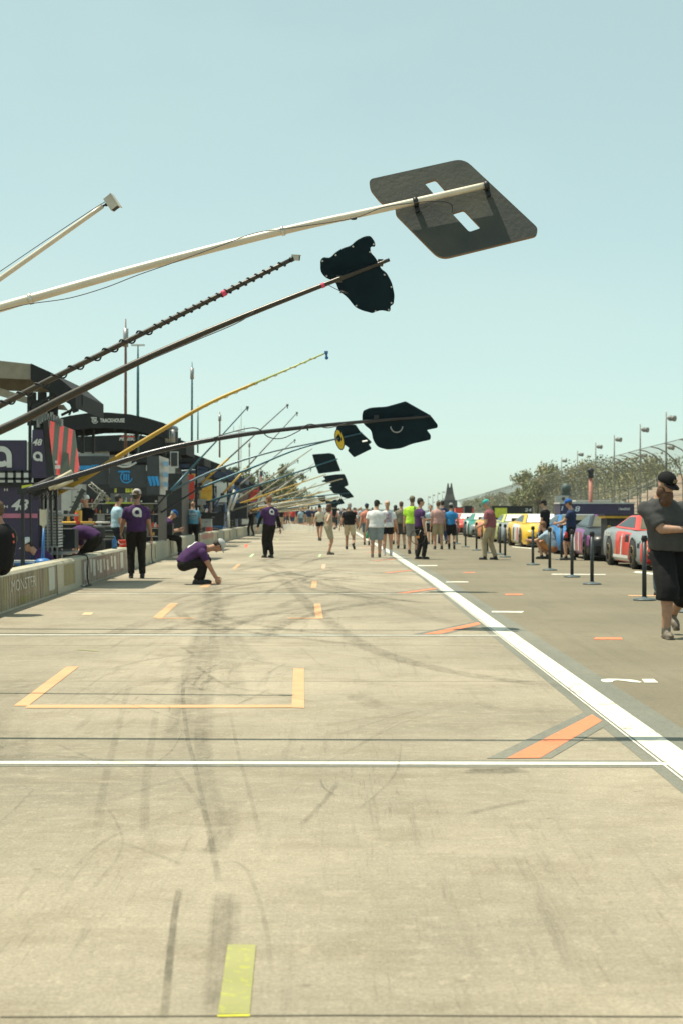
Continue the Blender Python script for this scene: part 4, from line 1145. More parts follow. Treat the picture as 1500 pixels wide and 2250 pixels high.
b = MB(); px_slab(b, rect(243, 1084, 306, 1103), D, .1); b.build('lower_panel', mat('blue_grey_panel', (.13, .15, .15)), t, True)
b = MB(); px_slab(b, rect(232, 1103, 306, 1106.5), D - .1, .1); b.build('edge_strip', mat('lime_strip', (.42, .50, .05)), t, True)
b = MB()
for i, px in enumerate((252, 276, 281, 287, 296)): px_slab(b, rect(px, 1073, px + 4, 1082), D - .1, .05)
b.build('lime_figures', YELG, t, True)
b = MB(); b.tube([P(257, 1022, D - .25), P(270, 1026, D - .25), P(284, 1025, D - .25), P(300, 1016, D - .25)], .03, 5); b.tube([P(283, 1023, D - .25), P(283, 985, D - .25)], .02, 5); b.build('dish_aerial', PRNT, t, True)
r = random.Random(12); gear = [DARKP, GREYM, mat('olive_gear', (.14, .14, .06)), DGREY]
for i in range(34):
    px = r.uniform(178, 300); py = r.uniform(1080, 1165); w_ = r.uniform(3, 14); h_ = r.uniform(2, 8)
    b = MB(); px_slab(b, rect(px, py, px + w_, py + h_), D + .15 + r.uniform(-.1, .05), .06); b.build('shelf_item', gear[r.randrange(4)], t, True)
for i in range(7):
    b = MB(); x0 = 178 + i * 23; px_slab(b, rect(x0, 1107, x0 + 21, 1128), D + .18, .06); b.build('drawer', DGREY if i % 3 else OLIVE0, t, True)
for i in range(9):
    b = MB(); x0 = 178 + i * 18; px_slab(b, rect(x0, 1131, x0 + 16, 1158), D + .16, .08); b.build('drawer', (DGREY, DARKP, GREYM, DGREY)[i % 4], t, True)
b = MB()
for py in (1105.5, 1129, 1160, 1178): px_slab(b, rect(176, py, 346, py + 1.6), D + .05, .1)
b.build('shelf_edge', LGREY, t, True)
r = random.Random(77); stock = [LGREY, PRNT, GREYM, REDP, YELM, BLUEM]
for i in range(60):
    px = r.uniform(176, 345); py = r.choice((1104, 1128, 1159, 1177)) - .5; w_ = r.uniform(1.5, 5); h_ = r.uniform(3, 12)
    b = MB(); px_slab(b, rect(px, py - h_, px + w_, py), D - .02 + r.uniform(-.03, .03), .05); b.build('stock_item', stock[r.randrange(6)], t, True)
# stair and lattice gantry between the two boxes
t = thing('stair', 'dark steep stair leaning on the grey pit box', 'stair', (P(160, 1126, 36).x, 36, 0))
b = MB()
for dd in (0, .7): b.beam(P(140, 1165, 36 + dd), P(184, 1075, 36 + dd), .16, .10)
for i in range(8): b.beam(P(142 + i * 5.4, 1158 - i * 11, 36), P(142 + i * 5.4, 1158 - i * 11, 36.7), .22, .03)
b.build('stringer', mat('dark_olive_metal', (.04, .045, .038), .5), t, True)
LATM = mat('dull_lattice_metal', (.27, .26, .21), .6)
def lattice(name, label, a, c, D, s_):
    t = thing(name, label, 'gantry', P(*a, D) * 1)
    A, C = P(*a, D), P(*c, D); d = (C - A).normalized(); n_ = Vector((-d.z, 0, d.x)) * s_
    b = MB(); N = 9
    for o in (Vector((0, 0, 0)), n_): b.tube([A + o, C + o], .016, 5)
    for i in range(N):
        p, q = A.lerp(C, i / N), A.lerp(C, (i + 1) / N); b.tube([p + (n_ if i % 2 else n_ * 0), q + (n_ * 0 if i % 2 else n_)], .018, 4)
    b.build('lattice_arm', LATM, t, True)
lattice('gantry', 'pale lattice arm sloping down right below the blue ring panel', (194, 1066), (238, 1104), 40, .11)
lattice('gantry', 'pale lattice arm sloping up right towards the officer', (206, 1120), (232, 1082), 40.5, .10)
t = thing('pole_stand', 'yellow rail with a red clamp behind the bending person', 'barrier rail', (P(175, 1148, 33).x, 33, 0))
b = MB(); b.tube([P(136, 1148, 33), P(208, 1148, 33)], .022, 8); b.build('rail', YELM, t, True)
b = MB(); b.box(P(172, 1148, 33), (.09, .08, .07)); b.build('clamp', REDP, t, True)
b = MB(); b.tube([P(210, 1148, 33), P(242, 1148, 33)], .02, 8); b.build('rail_end', LGREY, t, True)
b = MB(); b.beam(P(172, 1150, 33), P(178, 1222, 33), .06, .05, (0, 1, 0)); b.build('leg', mat('brown_strap', (.06, .05, .035)), t, True)

# ---- box behind with the sagging canopy and red white lettering
D = 52.0; k = D / FPX
t = thing('pit_box', 'dark pit box with a sagging black canopy lettered in white and red', 'pit box', (-6.4, 53, 0), 0, GBX)
canopy(t, [(X(168), Z(958)), (X(178), Z(960)), (X(215), Z(959)), (X(262), Z(957)), (X(300), Z(956)), (X(340), Z(962)), (X(395), Z(966)), (X(412), Z(972))], 51.6, 54.5, .55, CHARC, under=DARKP)
front_text('canopy_lettering', 'TEAM', 279, 951, 299, 957.5, 51.56, PRNT, t, .2, .03); front_text('canopy_lettering', 'PENSKE', 262, 961, 302, 968, 51.56, PRNT, t, .2, .03)
b = MB(); px_slab(b, [(268, 958.3), (308, 958.3), (306, 960.5), (266, 960.5)], 51.57, .01); b.build('red_stripe', REDP, t, True)
b = MB(); px_slab(b, rect(186, 980, 240, 1000), 53, .1); b.build('clear_panel', CLEAR, t, True)
b = MB(); b.span((X(190), 52, .2), (X(400), 54.4, Z(1040))); b.build('cabinet', DARKP, t, True)
b = MB()
for px in (180, 205, 300, 395): b = MB(); b.beam(P(px, 1010, D), P(px, 962, D), .09, .09, (0, 1, 0)); b.build('canopy_post', BLACKM, t, True)
b = MB()
b.beam(P(207, 972, D - .3), P(270, 985, D - .3), .06, .06); b.beam(P(290, 988, D - .3), P(348, 977, D - .3), .06, .06)
b.build('canopy_brace', BLACKM, t, True)
b = MB(); px_slab(b, rect(374, 992, 392, 1028), 47, .06); b.build('white_frame', PRNT, t, True)
b = MB(); px_slab(b, rect(376, 994, 390, 1024), 46.97, .02); b.build('frame_sheet', DGREY, t, True)

# ---- the row of farther boxes
def far_box(Y, w, ztop, pal, label, seed, xr=-5.55):
    r = random.Random(seed)
    t = thing('pit_box', label, 'pit box', (xr - w / 2, Y, 0), 0, GBX)
    x0, x1 = -w / 2, w / 2
    b = MB(); b.span((x0, -1.1, .15), (x1 - .3, 1.2, 1.25)); b.build('cabinet', pal[0], t)
    b = MB(); b.span((x0, -1.2, 1.25), (x1 - .1, 1.3, 1.33)); b.build('deck', DARKP, t)
    b = MB(); b.span((x0, -1.0, 1.33), (x1 - .7, 1.1, 2.3)); b.build('upper_cabinet', pal[1], t)
    n = 7; prof = []
    for i in range(n):
        u_ = i / (n - 1); prof.append((x0 - .2 + (w + .5) * u_, ztop - .55 * (2 * u_ - 1) ** 2 * (1 if u_ > .5 else .5) + r.uniform(-.04, .04)))
    canopy(t, prof, -1.4, 1.5, .38, pal[2], under=DARKP, world=False)
    for x in (x0 + .2, x1 - .25):
        for y in (-1.1, 1.2): b = MB(); b.beam((x, y, 1.3), (x, y, ztop - .5), .08, .08, (0, 1, 0)); b.build('canopy_post', BLACKM, t)
    b = MB(); b.cur = 0; b.box((x1 - .35, -1.25, 2.3), (.5, .06, .95)); b.build('side_panel', pal[3], t)
    b = MB(); b.box((x1 - 1.1, -1.3, 2.55), (.75, .06, .45)); b.build('screen', BLACKP, t)
    b = MB(); b.box((x1 - .2, -.9, 1.75), (.10, .5, 1.0)); b.build('banner', pal[4], t)
    for i in range(26):
        b = MB(); b.box((r.uniform(x0, x1 - .1), -1.35 + r.uniform(-.2, .1), r.uniform(.3, 2.9)), (r.uniform(.1, .5), r.uniform(.08, .3), r.uniform(.08, .4)))
        b.build('equipment_case', [DARKP, GREYM, LGREY, pal[3], DGREY][r.randrange(5)], t)
    b = MB()
    for x in (x0, x1 - .15): b.beam((x, -1.2, 1.3), (x, -1.2, 2.2), .05, .05, (0, 1, 0))
    b.beam((x0, -1.2, 2.2), (x1 - .15, -1.2, 2.2), .05, .05); b.beam((x0, -1.2, 1.75), (x1 - .15, -1.2, 1.75), .04, .04); b.build('railing', GREYM, t)
OLIVE = mat('olive_panel', (.13, .12, .06), .6); BRN = mat('mauve_panel', (.20, .13, .13), .6); BL2 = mat('royal_blue_panel', (.02, .12, .36), .5); DBL = mat('navy_panel', (.02, .035, .075), .5)
for Y, w, zt, pal, lab, sd in ((59, 4.4, 3.95, (DARKP, DARKP, CHARC, REDP, LGREY), 'black pit box with a red strip, next past the lettered canopy', 1),
                              (67, 4.4, 3.95, (DARKP, OLIVE, CHARC, YELM, BRN), 'black pit box with yellow details and a mauve banner', 2),
                              (75.5, 4.2, 3.9, (BL2, BL2, DBL, PRNT, BL2), 'blue pit box with white struts', 3),
                              (84, 4.2, 3.7, (BL2, DARKP, DBL, BL2, LGREY), 'blue and black pit box past the bright blue one', 4),
                              (93, 4.2, 3.6, (DARKP, DARKP, CHARC, BRN, LGREY), 'dark pit box behind the walking purple shirted person', 5),
                              (102, 4.2, 3.6, (DARKP, OLIVE, CHARC, REDP, OLIVE), 'far dark pit box half hidden by booms', 6),
                              (112, 4.2, 3.4, (DARKP, DARKP, CHARC, LGREY, DBL), 'farthest dark pit box before the crowd', 7)):
    far_box(Y, w, zt, pal, lab, sd)
# red slanted pole and fan
t = thing('flag_marker', 'red slanted board above the light blue shirted person', 'marker board', P(400, 1098, 56) * 1)
b = MB(); px_slab(b, [(394, 1093), (397, 1093), (412, 1104), (410, 1108), (395, 1100)], 56, .05); b.build('board', REDP, t, True)
b = MB(); px_slab(b, [(408, 1034), (413, 1036), (413, 1058), (409, 1057)], 57.5, .05); b.build('strip', REDP, t, True)
# masts
def mast(px, yt, yb, D, m, label, top=None, r0=.03):
    a, c = P(px, yb, D), P(px + .5, yt, D); t = thing('antenna_mast', label, 'antenna', a, 0, 'antenna masts above the pit boxes')
    b = MB(); b.tube([a, a.lerp(c, .75), c], [r0, r0 * .8, r0 * .35], 6); b.build('mast', m, t, True)
    if top == 'plate': b = MB(); b.box(c, (.42, .1, .05)); b.build('top_plate', PRNT, t, True)
    if top == 'cross':
        b = MB(); b.beam(c - Vector((.3, 0, .35)), c + Vector((.3, 0, -.35)), .04, .04)
        for dx in (-.3, 0, .3): b.beam(c + Vector((dx, 0, -.35)), c + Vector((dx, 0, -.05)), .03, .03, (0, 1, 0))
        b.build('cross_bar', LGREY, t, True)
    if top == 'whip': b = MB(); b.tube([a.lerp(c, .8), a.lerp(c, .93)], r0 * 1.6, 6); b.build('collar', GREYM, t, True)
BRM = mat('rusty_mast', (.17, .09, .06), .6); TLM = mat('teal_mast', (.03, .15, .18), .5)
mast(276, 700, 1010, 46, BRM, 'brown antenna mast, leftmost and tallest', 'whip', .05); mast(303, 758, 1000, 47, TLM, 'teal mast with a flat white plate on top', 'plate', .05)
mast(422, 795, 985, 58, TLM, 'teal whip antenna over the dark boxes', 'whip', .045); mast(435, 890, 995, 64, TLM, 'short thin antenna right of the teal whip', None, .035)
mast(483, 905, 1005, 72, BRM, 'brown antenna with a thick middle', 'whip', .045); mast(525, 934, 1030, 84, LGREY, 'pale mast with a cross bar and three prongs', 'cross', .05)
mast(530, 885, 1030, 90, LGREY, 'hair thin antenna beside the pronged mast', None, .02); mast(548, 966, 1050, 92, GREYM, 'grey antenna mast right of the pronged one', 'whip', .04)
mast(310, 930, 968, 54, GREYM, 'stub antenna on the lettered canopy', None, .03)
# striped flag on a far pole
t = thing('flag', 'striped flag hanging from a far pole by the trees', 'flag', (P(571, 1060, 140).x, 140, 0))
b = MB(); b.tube([P(571, 1126, 140), P(571, 1030, 140)], .05, 6); b.build('pole', GREYM, t, True)
b = MB()
for i in range(7):
    b.cur = i % 2; y0, y1 = 1046 + i * 2.4, 1048.4 + i * 2.4; px_slab(b, rect(571.5, y0, 576.5, y1), 140 - .1, .02)
b.build('cloth', [REDP, PRNT], t, True)
b = MB(); px_slab(b, rect(571.5, 1035, 577, 1046), 139.9, .02); b.build('canton', DBL, t, True)
# gear on and behind the wall
def crate(px, py, D, s_, m, label, name='crate'):
    p = P(px, py, D); t = thing(name, label, 'crate', p)
    b = MB(); b.box((0, 0, s_[2] / 2), s_); b.build('box_body', m, t)
    b = MB(); b.box((0, 0, s_[2] + .012), (s_[0] + .02, s_[1] + .02, .024)); b.build('lid', m, t)
    b = MB(); b.box((0, -s_[1] / 2 - .008, s_[2] * .7), (.12, .016, .03)); b.build('handle', GREYM, t)
    return t
c = at(228, 1201, WH); 
t = thing('bucket', 'red plastic bucket standing on the pit wall', 'bucket', (wx(34.5) - .16, 34.5, WH + .002))
b = MB(); b.lathe((0, 0, 0), [(.001, 0), (.085, 0), (.10, .15), (.105, .15), (.105, .17), (.095, .17), (.083, .02), (.001, .02)], 14); b.build('tub', REDP, t, smooth=True)
b = MB(); b.tube(bez([(-.1, 0, .16), (-.09, -.08, .10), (0, -.115, .07), (.09, -.08, .10), (.1, 0, .16)], 4), .005, 5); b.build('handle', GREYM, t)
t = thing('bottle', 'blue spray bottle standing on the pit wall by the bending person', 'bottle', (wx(33.0) - .17, 33.0, WH + .002))
b = MB(); b.lathe((0, 0, 0), [(.001, 0), (.055, 0), (.058, .17), (.03, .21), (.022, .22)], 12); b.build('bottle_body', BLUEM, t, smooth=True)
b = MB(); b.lathe((0, 0, .22), [(.024, 0), (.024, .035), (.01, .05)], 10); b.build('cap', BLUEM, t)
t = thing('can', 'small clear can lying on the pit wall right of the red bucket', 'can', (wx(36) - .15, 36, WH + .035))
b = MB(); b.tube([(-.05, 0, 0), (.05, .02, 0)], .033, 10); b.build('can_body', LGREY, t); b = MB(); b.tube([(.05, .02, 0), (.056, .022, 0)], .03, 10); b.build('lid', GREYM, t)
# blue jack, white board on a blue post
t = thing('floor_jack', 'blue aluminium jack with a long handle behind the near wall', 'jack', P(66, 1243, 25.2) * 1)
b = MB(); b.span((-.30, -.16, -.03), (.30, .16, .05)); b.ell((.22, 0, .06), (.14, .14, .07)); b.build('jack_body', BLUEM, t)
b = MB(); b.tube([(.20, .0, .06), (.22, .05, .62)], .018, 8); b.build('jack_handle', BLUEM, t)
b = MB(); b.span((-.28, -.12, .05), (.1, .12, .09)); b.build('saddle', LGREY, t)
for s_ in (-1, 1):
    b = MB(); b.tube([(-.24, s_ * .17, -.02), (-.24, s_ * .21, -.02)], .06, 10); b.build('wheel', RUB, t)
t = thing('table', 'low dark bench carrying the blue jack', 'table', P(66, 1243, 25.2) - Vector((0, 0, P(66, 1243, 25.2).z)))
hh = P(66, 1243, 25.2).z - .11
b = MB(); b.span((-.45, -.3, hh - .04), (.45, .3, hh)); b.build('table_top', DARKP, t)
for sx in (-1, 1):
    for sy in (-1, 1): b = MB(); b.span((sx * .4 - .02, sy * .25 - .02, 0), (sx * .4 + .02, sy * .25 + .02, hh - .04)); b.build('leg', GREYM, t)
t = thing('sign_post', 'cream paddle board on a blue post behind the near wall', 'sign', (P(95, 1126, 25.3).x, 25.3, 0))
b = MB(); b.tube([(0, 0, 0), P(96, 1170, 25.3) - t.location], .022, 8); b.build('post', BLUEM, t)
b = MB(); px_slab(b, [(87, 1118), (89, 1120), (100, 1120), (102, 1118), (102, 1153), (98, 1156), (97, 1165), (94, 1165), (93, 1156), (87, 1153)], 25.3, .03); b.build('paddle', mat('cream_board', (.55, .50, .38)), t, True)
t = thing('sign_post', 'blue and white paddle on a blue stand left of the seated person', 'sign', (P(337, 1126, 43).x, 43, 0))
b = MB(); b.tube([(0, 0, 0), (0, 0, 1.5)], .03, 8); b.build('post', BLUEM, t)
b = MB(); b.span((-.03, -.05, 1.0), (.10, -.02, 1.6)); b.build('paddle', PRNT, t); b = MB(); b.span((-.14, -.04, 1.0), (-.03, -.01, 1.45)); b.build('blue_paddle', CYANP, t)
for (px, py, D, s_, m, lab) in ((140, 1205, 29, (.5, .4, .35), DGREY, 'dark toolbox under the bending person'), (355, 1175, 45, (.7, .4, .3), DARKP, 'black crate behind the wall left of the seated person'),
                               (350, 1160, 46, (.8, .3, .12), REDP, 'flat red case left of the seated person'), (470, 1155, 62, (.9, .5, .5), DARKP, 'black chest past the light blue shirted person'),
                               (455, 1158, 60, (.4, .3, .3), LGREY, 'small grey crate on the wall side by the black chest'), (300, 1180, 40, (.6, .5, .4), DARKP, 'dark crate behind the two standing people'), (525, 1140, 78, (.9, .6, .8), DARKP, 'tall dark crate under the mauve banner')):
    crate(px, py, D, s_, m, lab)
def tyre_thing(p, rz, label):
    t = thing('racing_tyre', label, 'tyre', p, rz, 'racing tyres behind the wall')
    b = MB(); b.lathe((0, 0, 0), [(.21, .0), (.33, .01), (.355, .05), (.355, .27), (.33, .31), (.21, .32)], 20); b.build('tyre', RUB, t, smooth=True)
    b = MB(); b.lathe((0, 0, 0), [(.001, .05), (.21, .04), (.21, .28), (.001, .26)], 16); b.build('rim', GREYM, t)
    return t
for i, (px, D, n) in enumerate(((200, 37, 3), (225, 38.5, 2), (322, 46, 3), (385, 54, 3), (410, 57, 2))):
    for j in range(n):
        tyre_thing((P(px, 1126, D).x, D, .33 * j), 0, ('bottom tyre of the stack', 'second tyre up in the stack', 'top tyre of the stack')[j] + ' ' + ('left of the officer', 'right behind the officer', 'behind the tall purple shirted person', 'behind the seated person', 'behind the light blue shirted person')[i])

# tool cabinets, racks and transporters that fill the paddock behind the wall
def tool_cart(px, D, w, h, m, label, seed):
    r = random.Random(seed); p = P(px, 1126, D); p.x = min(p.x, wx(D) - .27 - w / 2 - .2); t = thing('tool_cart', label, 'tool cart', (p.x, D, 0), r.uniform(-.2, .2))
    b = MB(); b.span((-w / 2, -.35, .14), (w / 2, .35, h)); b.build('cabinet', m, t)
    n = max(3, int(h / .16))
    for k in range(n):
        z = .18 + (h - .2) * k / n; b = MB(); b.span((-w / 2 + .03, -.372, z), (w / 2 - .03, -.352, z + (h - .2) / n - .02)); b.build('drawer', m if k % 2 else DGREY, t)
        b = MB(); b.span((-w / 2 + .1, -.392, z + .07), (w / 2 - .1, -.374, z + .085)); b.build('handle', LGREY, t)
    b = MB(); b.span((-w / 2 - .02, -.38, h), (w / 2 + .02, .38, h + .03)); b.build('top', GREYM, t)
    for k in range(5):
        b = MB(); x = r.uniform(-w / 2 + .1, w / 2 - .1); hh = r.uniform(.08, .35); q = r.uniform(.04, .12)
        if k % 2: b.lathe((x, r.uniform(-.2, .2), h + .03), [(.001, 0), (q, 0), (q, hh * .8), (q * .4, hh), (.001, hh)], 10)
        else: b.box((x, r.uniform(-.2, .2), h + .03 + hh / 2), (q * 2, q * 2, hh))
        b.build(('tool_case', 'can')[k % 2], (REDP, BLUEM, LGREY, YELM, PRNT, DARKP)[r.randrange(6)], t)
    for sx in (-1, 1):
        for sy in (-1, 1): b = MB(); b.tube([(sx * w * .4 - .03, sy * .25, .07), (sx * w * .4 + .03, sy * .25, .07)], .07, 10); b.build('wheel', RUB, t)
for a_ in ((150, 33.5, .9, 1.05, DARKP, 'black tool cart under the leaning stair', 1), (222, 39, 1.3, .95, OLIVE0, 'olive tool cart left of the officer', 2), (320, 43.5, .9, 1.15, DARKP, 'black tool cart right of the tall purple shirted person', 3), (345, 47.5, 1.0, .9, REDP, 'red tool cart behind the seated person', 4), (455, 64, 1.4, 1.2, DGREY, 'grey tool cart past the light blue shirted person', 5), (492, 72, 1.2, 1.1, BLUEM, 'blue tool cart by the V shaped stand', 6), (535, 83, 1.4, 1.1, DARKP, 'dark tool cart behind the far crew person', 7)):
    tool_cart(*a_)
def transporter(x, y, L, m, label, rz=0.):
    t = thing('transporter', label, 'truck trailer', (x, y, 0), rz)
    b = MB(); b.span((-L / 2, -1.3, 1.1), (L / 2, 1.3, 3.9)); b.build('trailer_body', m, t)
    b = MB(); b.span((-L / 2, -1.25, .7), (L / 2 - 2, 1.25, 1.1)); b.build('skirt', DGREY, t)
    for k in range(6): b = MB(); b.span((-L / 2 + .4 + k * L / 6, -1.33, 1.3), (-L / 2 + .2 + (k + .9) * L / 6, -1.302, 3.6)); b.build('side_panel', LGREY if k % 2 else m, t)
    for k in (0, 1):
        b = MB(); b.tube([(-L / 2 + 1.6 + k * 1.2, -1.2, .5), (-L / 2 + 1.6 + k * 1.2, -.9, .5)], .5, 16); b.build('wheel', RUB, t)
transporter(-13.5, 56, 11, PRNT, 'white transporter trailer seen through the gap beside the purple box')
transporter(-15, 74, 14, DGREY, 'grey transporter trailer behind the lettered canopies')
transporter(-22, 48, 12, LGREY, 'pale transporter trailer at the far left behind the purple box')
transporter(-14, 100, 14, PURP, 'purple transporter trailer far behind the blue boxes')

for i, (px, D, m, lab) in enumerate(((248, 41, REDP, 'red fuel can left of the tall purple shirted person'), (330, 44.5, REDP, 'red fuel can by the flat red case'), (366, 49, BLUEM, 'blue fuel can behind the seated person'), (478, 66, REDP, 'red fuel can past the black chest'), (310, 41.5, LGREY, 'pale gas cylinder right of the tall purple shirted person'), (120, 29.5, LGREY, 'pale gas cylinder at the end of the louvred rack'), (340, 45, DGREY, 'grey gas cylinder beside the blue and white paddle'))):
    t = thing('gas_can', label=lab, cat='can', loc=(min(P(px, 1126, D).x, wx(D) - .5), D, 0)); hh = 1.0 if m in (REDP, BLUEM) else 1.35
    b = MB(); b.lathe((0, 0, 0), [(.001, 0), (.15, 0), (.16, .05), (.16, hh * .7), (.07, hh * .85), (.06, hh), (.001, hh)], 14); b.build('can_body', m, t, smooth=True)
    b = MB(); b.tube([(-.12, 0, hh * .72), (-.15, -.05, hh * .9), (0, -.05, hh * .95)], .015, 6); b.build('handle', GREYM, t)
    b = MB(); b.lathe((0, 0, hh), [(.05, 0), (.05, .06), (.001, .08)], 10); b.build('nozzle', BLACKP, t)
for i, (y, lab) in enumerate(((27.5, 'black air hose draped over the wall left of the bottle'), (39.5, 'black air hose draped over the wall behind the tall purple shirted person'), (56.0, 'dark hose draped over the wall past the leaning person'))):
    t = thing('air_hose', lab, 'hose', (wx(y) - .2, y, 0))
    b = MB(); b.tube(bez([(-.5, .2, .02), (-.25, .1, .40), (-.08, .0, .535), (.10, -.02, .545), (.215, -.06, .50), (.225, -.1, .22), (.26, -.2, .03), (.36, -.5, .016), (.3, -.9, .016)]), .014, 6); b.build('hose_line', BLACKP, t)
    b = MB(); b.tube([(.3, -.9, .02), (.28, -1.0, .02)], .022, 8); b.build('coupling', GREYM, t)
# ---------------------------------------------------------------- people
SKIN = mat('skin', (.46, .25, .16), .55, var=.08, ns=14); SKIN2 = mat('tanned_skin', (.36, .18, .11), .55, var=.08, ns=14)
TATT = mat('tattooed_skin', (.40, .22, .14), .55, ns=26, c2=(.31, .185, .125))
EYE = mat('eye', (.05, .04, .035), .3); LIP = mat('lip', (.36, .14, .11), .5)
HAIR = {k: mat(k + '_hair', c, .7, var=.3, ns=60) for k, c in (('dark', (.02, .014, .010)), ('brown', (.09, .05, .025)), ('ginger', (.17, .075, .03)), ('blond', (.38, .26, .12)), ('grey', (.30, .29, .27)), ('auburn', (.085, .038, .017)))}
def cloth(name, c, var=.10): return mat(name, c, .85, var=var, ns=9, bump=.25, bs=35, spec=.2)
CL = {k: cloth(k + '_cloth', c) for k, c in dict(purple=(.064, .026, .094), black=(.008, .008, .009), blackish=(.014, .012, .010), skyblue=(.36, .50, .58), beerblue=(.10, .27, .38), navyblack=(.018, .022, .032), white=(.66, .66, .66), cream=(.52, .48, .38), khaki=(.34, .28, .18), tan=(.46, .38, .26), greige=(.36, .32, .23), bluegrey=(.22, .27, .29), salmon=(.52, .20, .14), olivegrey=(.17, .155, .115), neon=(.42, .72, .06), pink=(.44, .26, .24), blue=(.03, .20, .45), maroon=(.25, .085, .095), navy=(.02, .035, .085), lightblue=(.30, .40, .48), rust=(.40, .17, .06), charcoal=(.055, .055, .053), jean=(.10, .16, .20), teal=(.04, .36, .33), capblue=(.02, .11, .36), red=(.52, .05, .04), green=(.05, .30, .16), grey=(.24, .24, .23), pinkcap=(.55, .36, .36), slate=(.09, .12, .15)).items()}
SHOE = mat('black_shoe', (.014, .014, .015), .6); SHOEW = mat('white_shoe', (.55, .54, .5), .6); SHOET = mat('taupe_shoe', (.085, .07, .055), .7, ns=20, c2=(.20, .165, .12))

TMP = bpy.data.scenes.new('tmp')
def remesh(mb, vox, smooth=4, wrinkle=0., seed=0.):
    me = bpy.data.meshes.new('tmp'); me.from_pydata([tuple(p) for p in mb.v], [], mb.f); me.update()
    o = bpy.data.objects.new('tmp', me); TMP.collection.objects.link(o)
    r = o.modifiers.new('r', 'REMESH'); r.mode = 'VOXEL'; r.voxel_size = vox; r.use_smooth_shade = True
    s_ = o.modifiers.new('s', 'SMOOTH'); s_.factor = .5; s_.iterations = smooth
    TMP.view_layers[0].update(); dg = TMP.view_layers[0].depsgraph; dg.update()
    out = bpy.data.meshes.new_from_object(o.evaluated_get(dg))
    bpy.data.objects.remove(o); bpy.data.meshes.remove(me)
    out.materials.clear()
    if wrinkle:
        for v in out.vertices:
            c = v.co
            k = noise.noise((c.x * 6 + seed + c.z * 5, c.y * 7, c.z * 15)) * .8 + (.5 - abs(noise.noise((c.x * 9 - c.z * 6, c.y * 9 + seed, c.z * 5)))) * .8
            v.co = c + v.normal * k * wrinkle
    out.polygons.foreach_set('use_smooth', [True] * len(out.polygons))
    return out
def ik(a, b, l1, l2, pole):
    d = b - a; L = min(d.length, (l1 + l2) * .998); d = d.normalized()
    x = (l1 * l1 - l2 * l2 + L * L) / (2 * L); h = math.sqrt(max(0, l1 * l1 - x * x))
    p = pole - d * pole.dot(d)
    p = p.normalized() if p.length > 1e-5 else d.orthogonal().normalized()
    return a + d * x + p * h, a + d * L
def V(*a): return Vector(a)

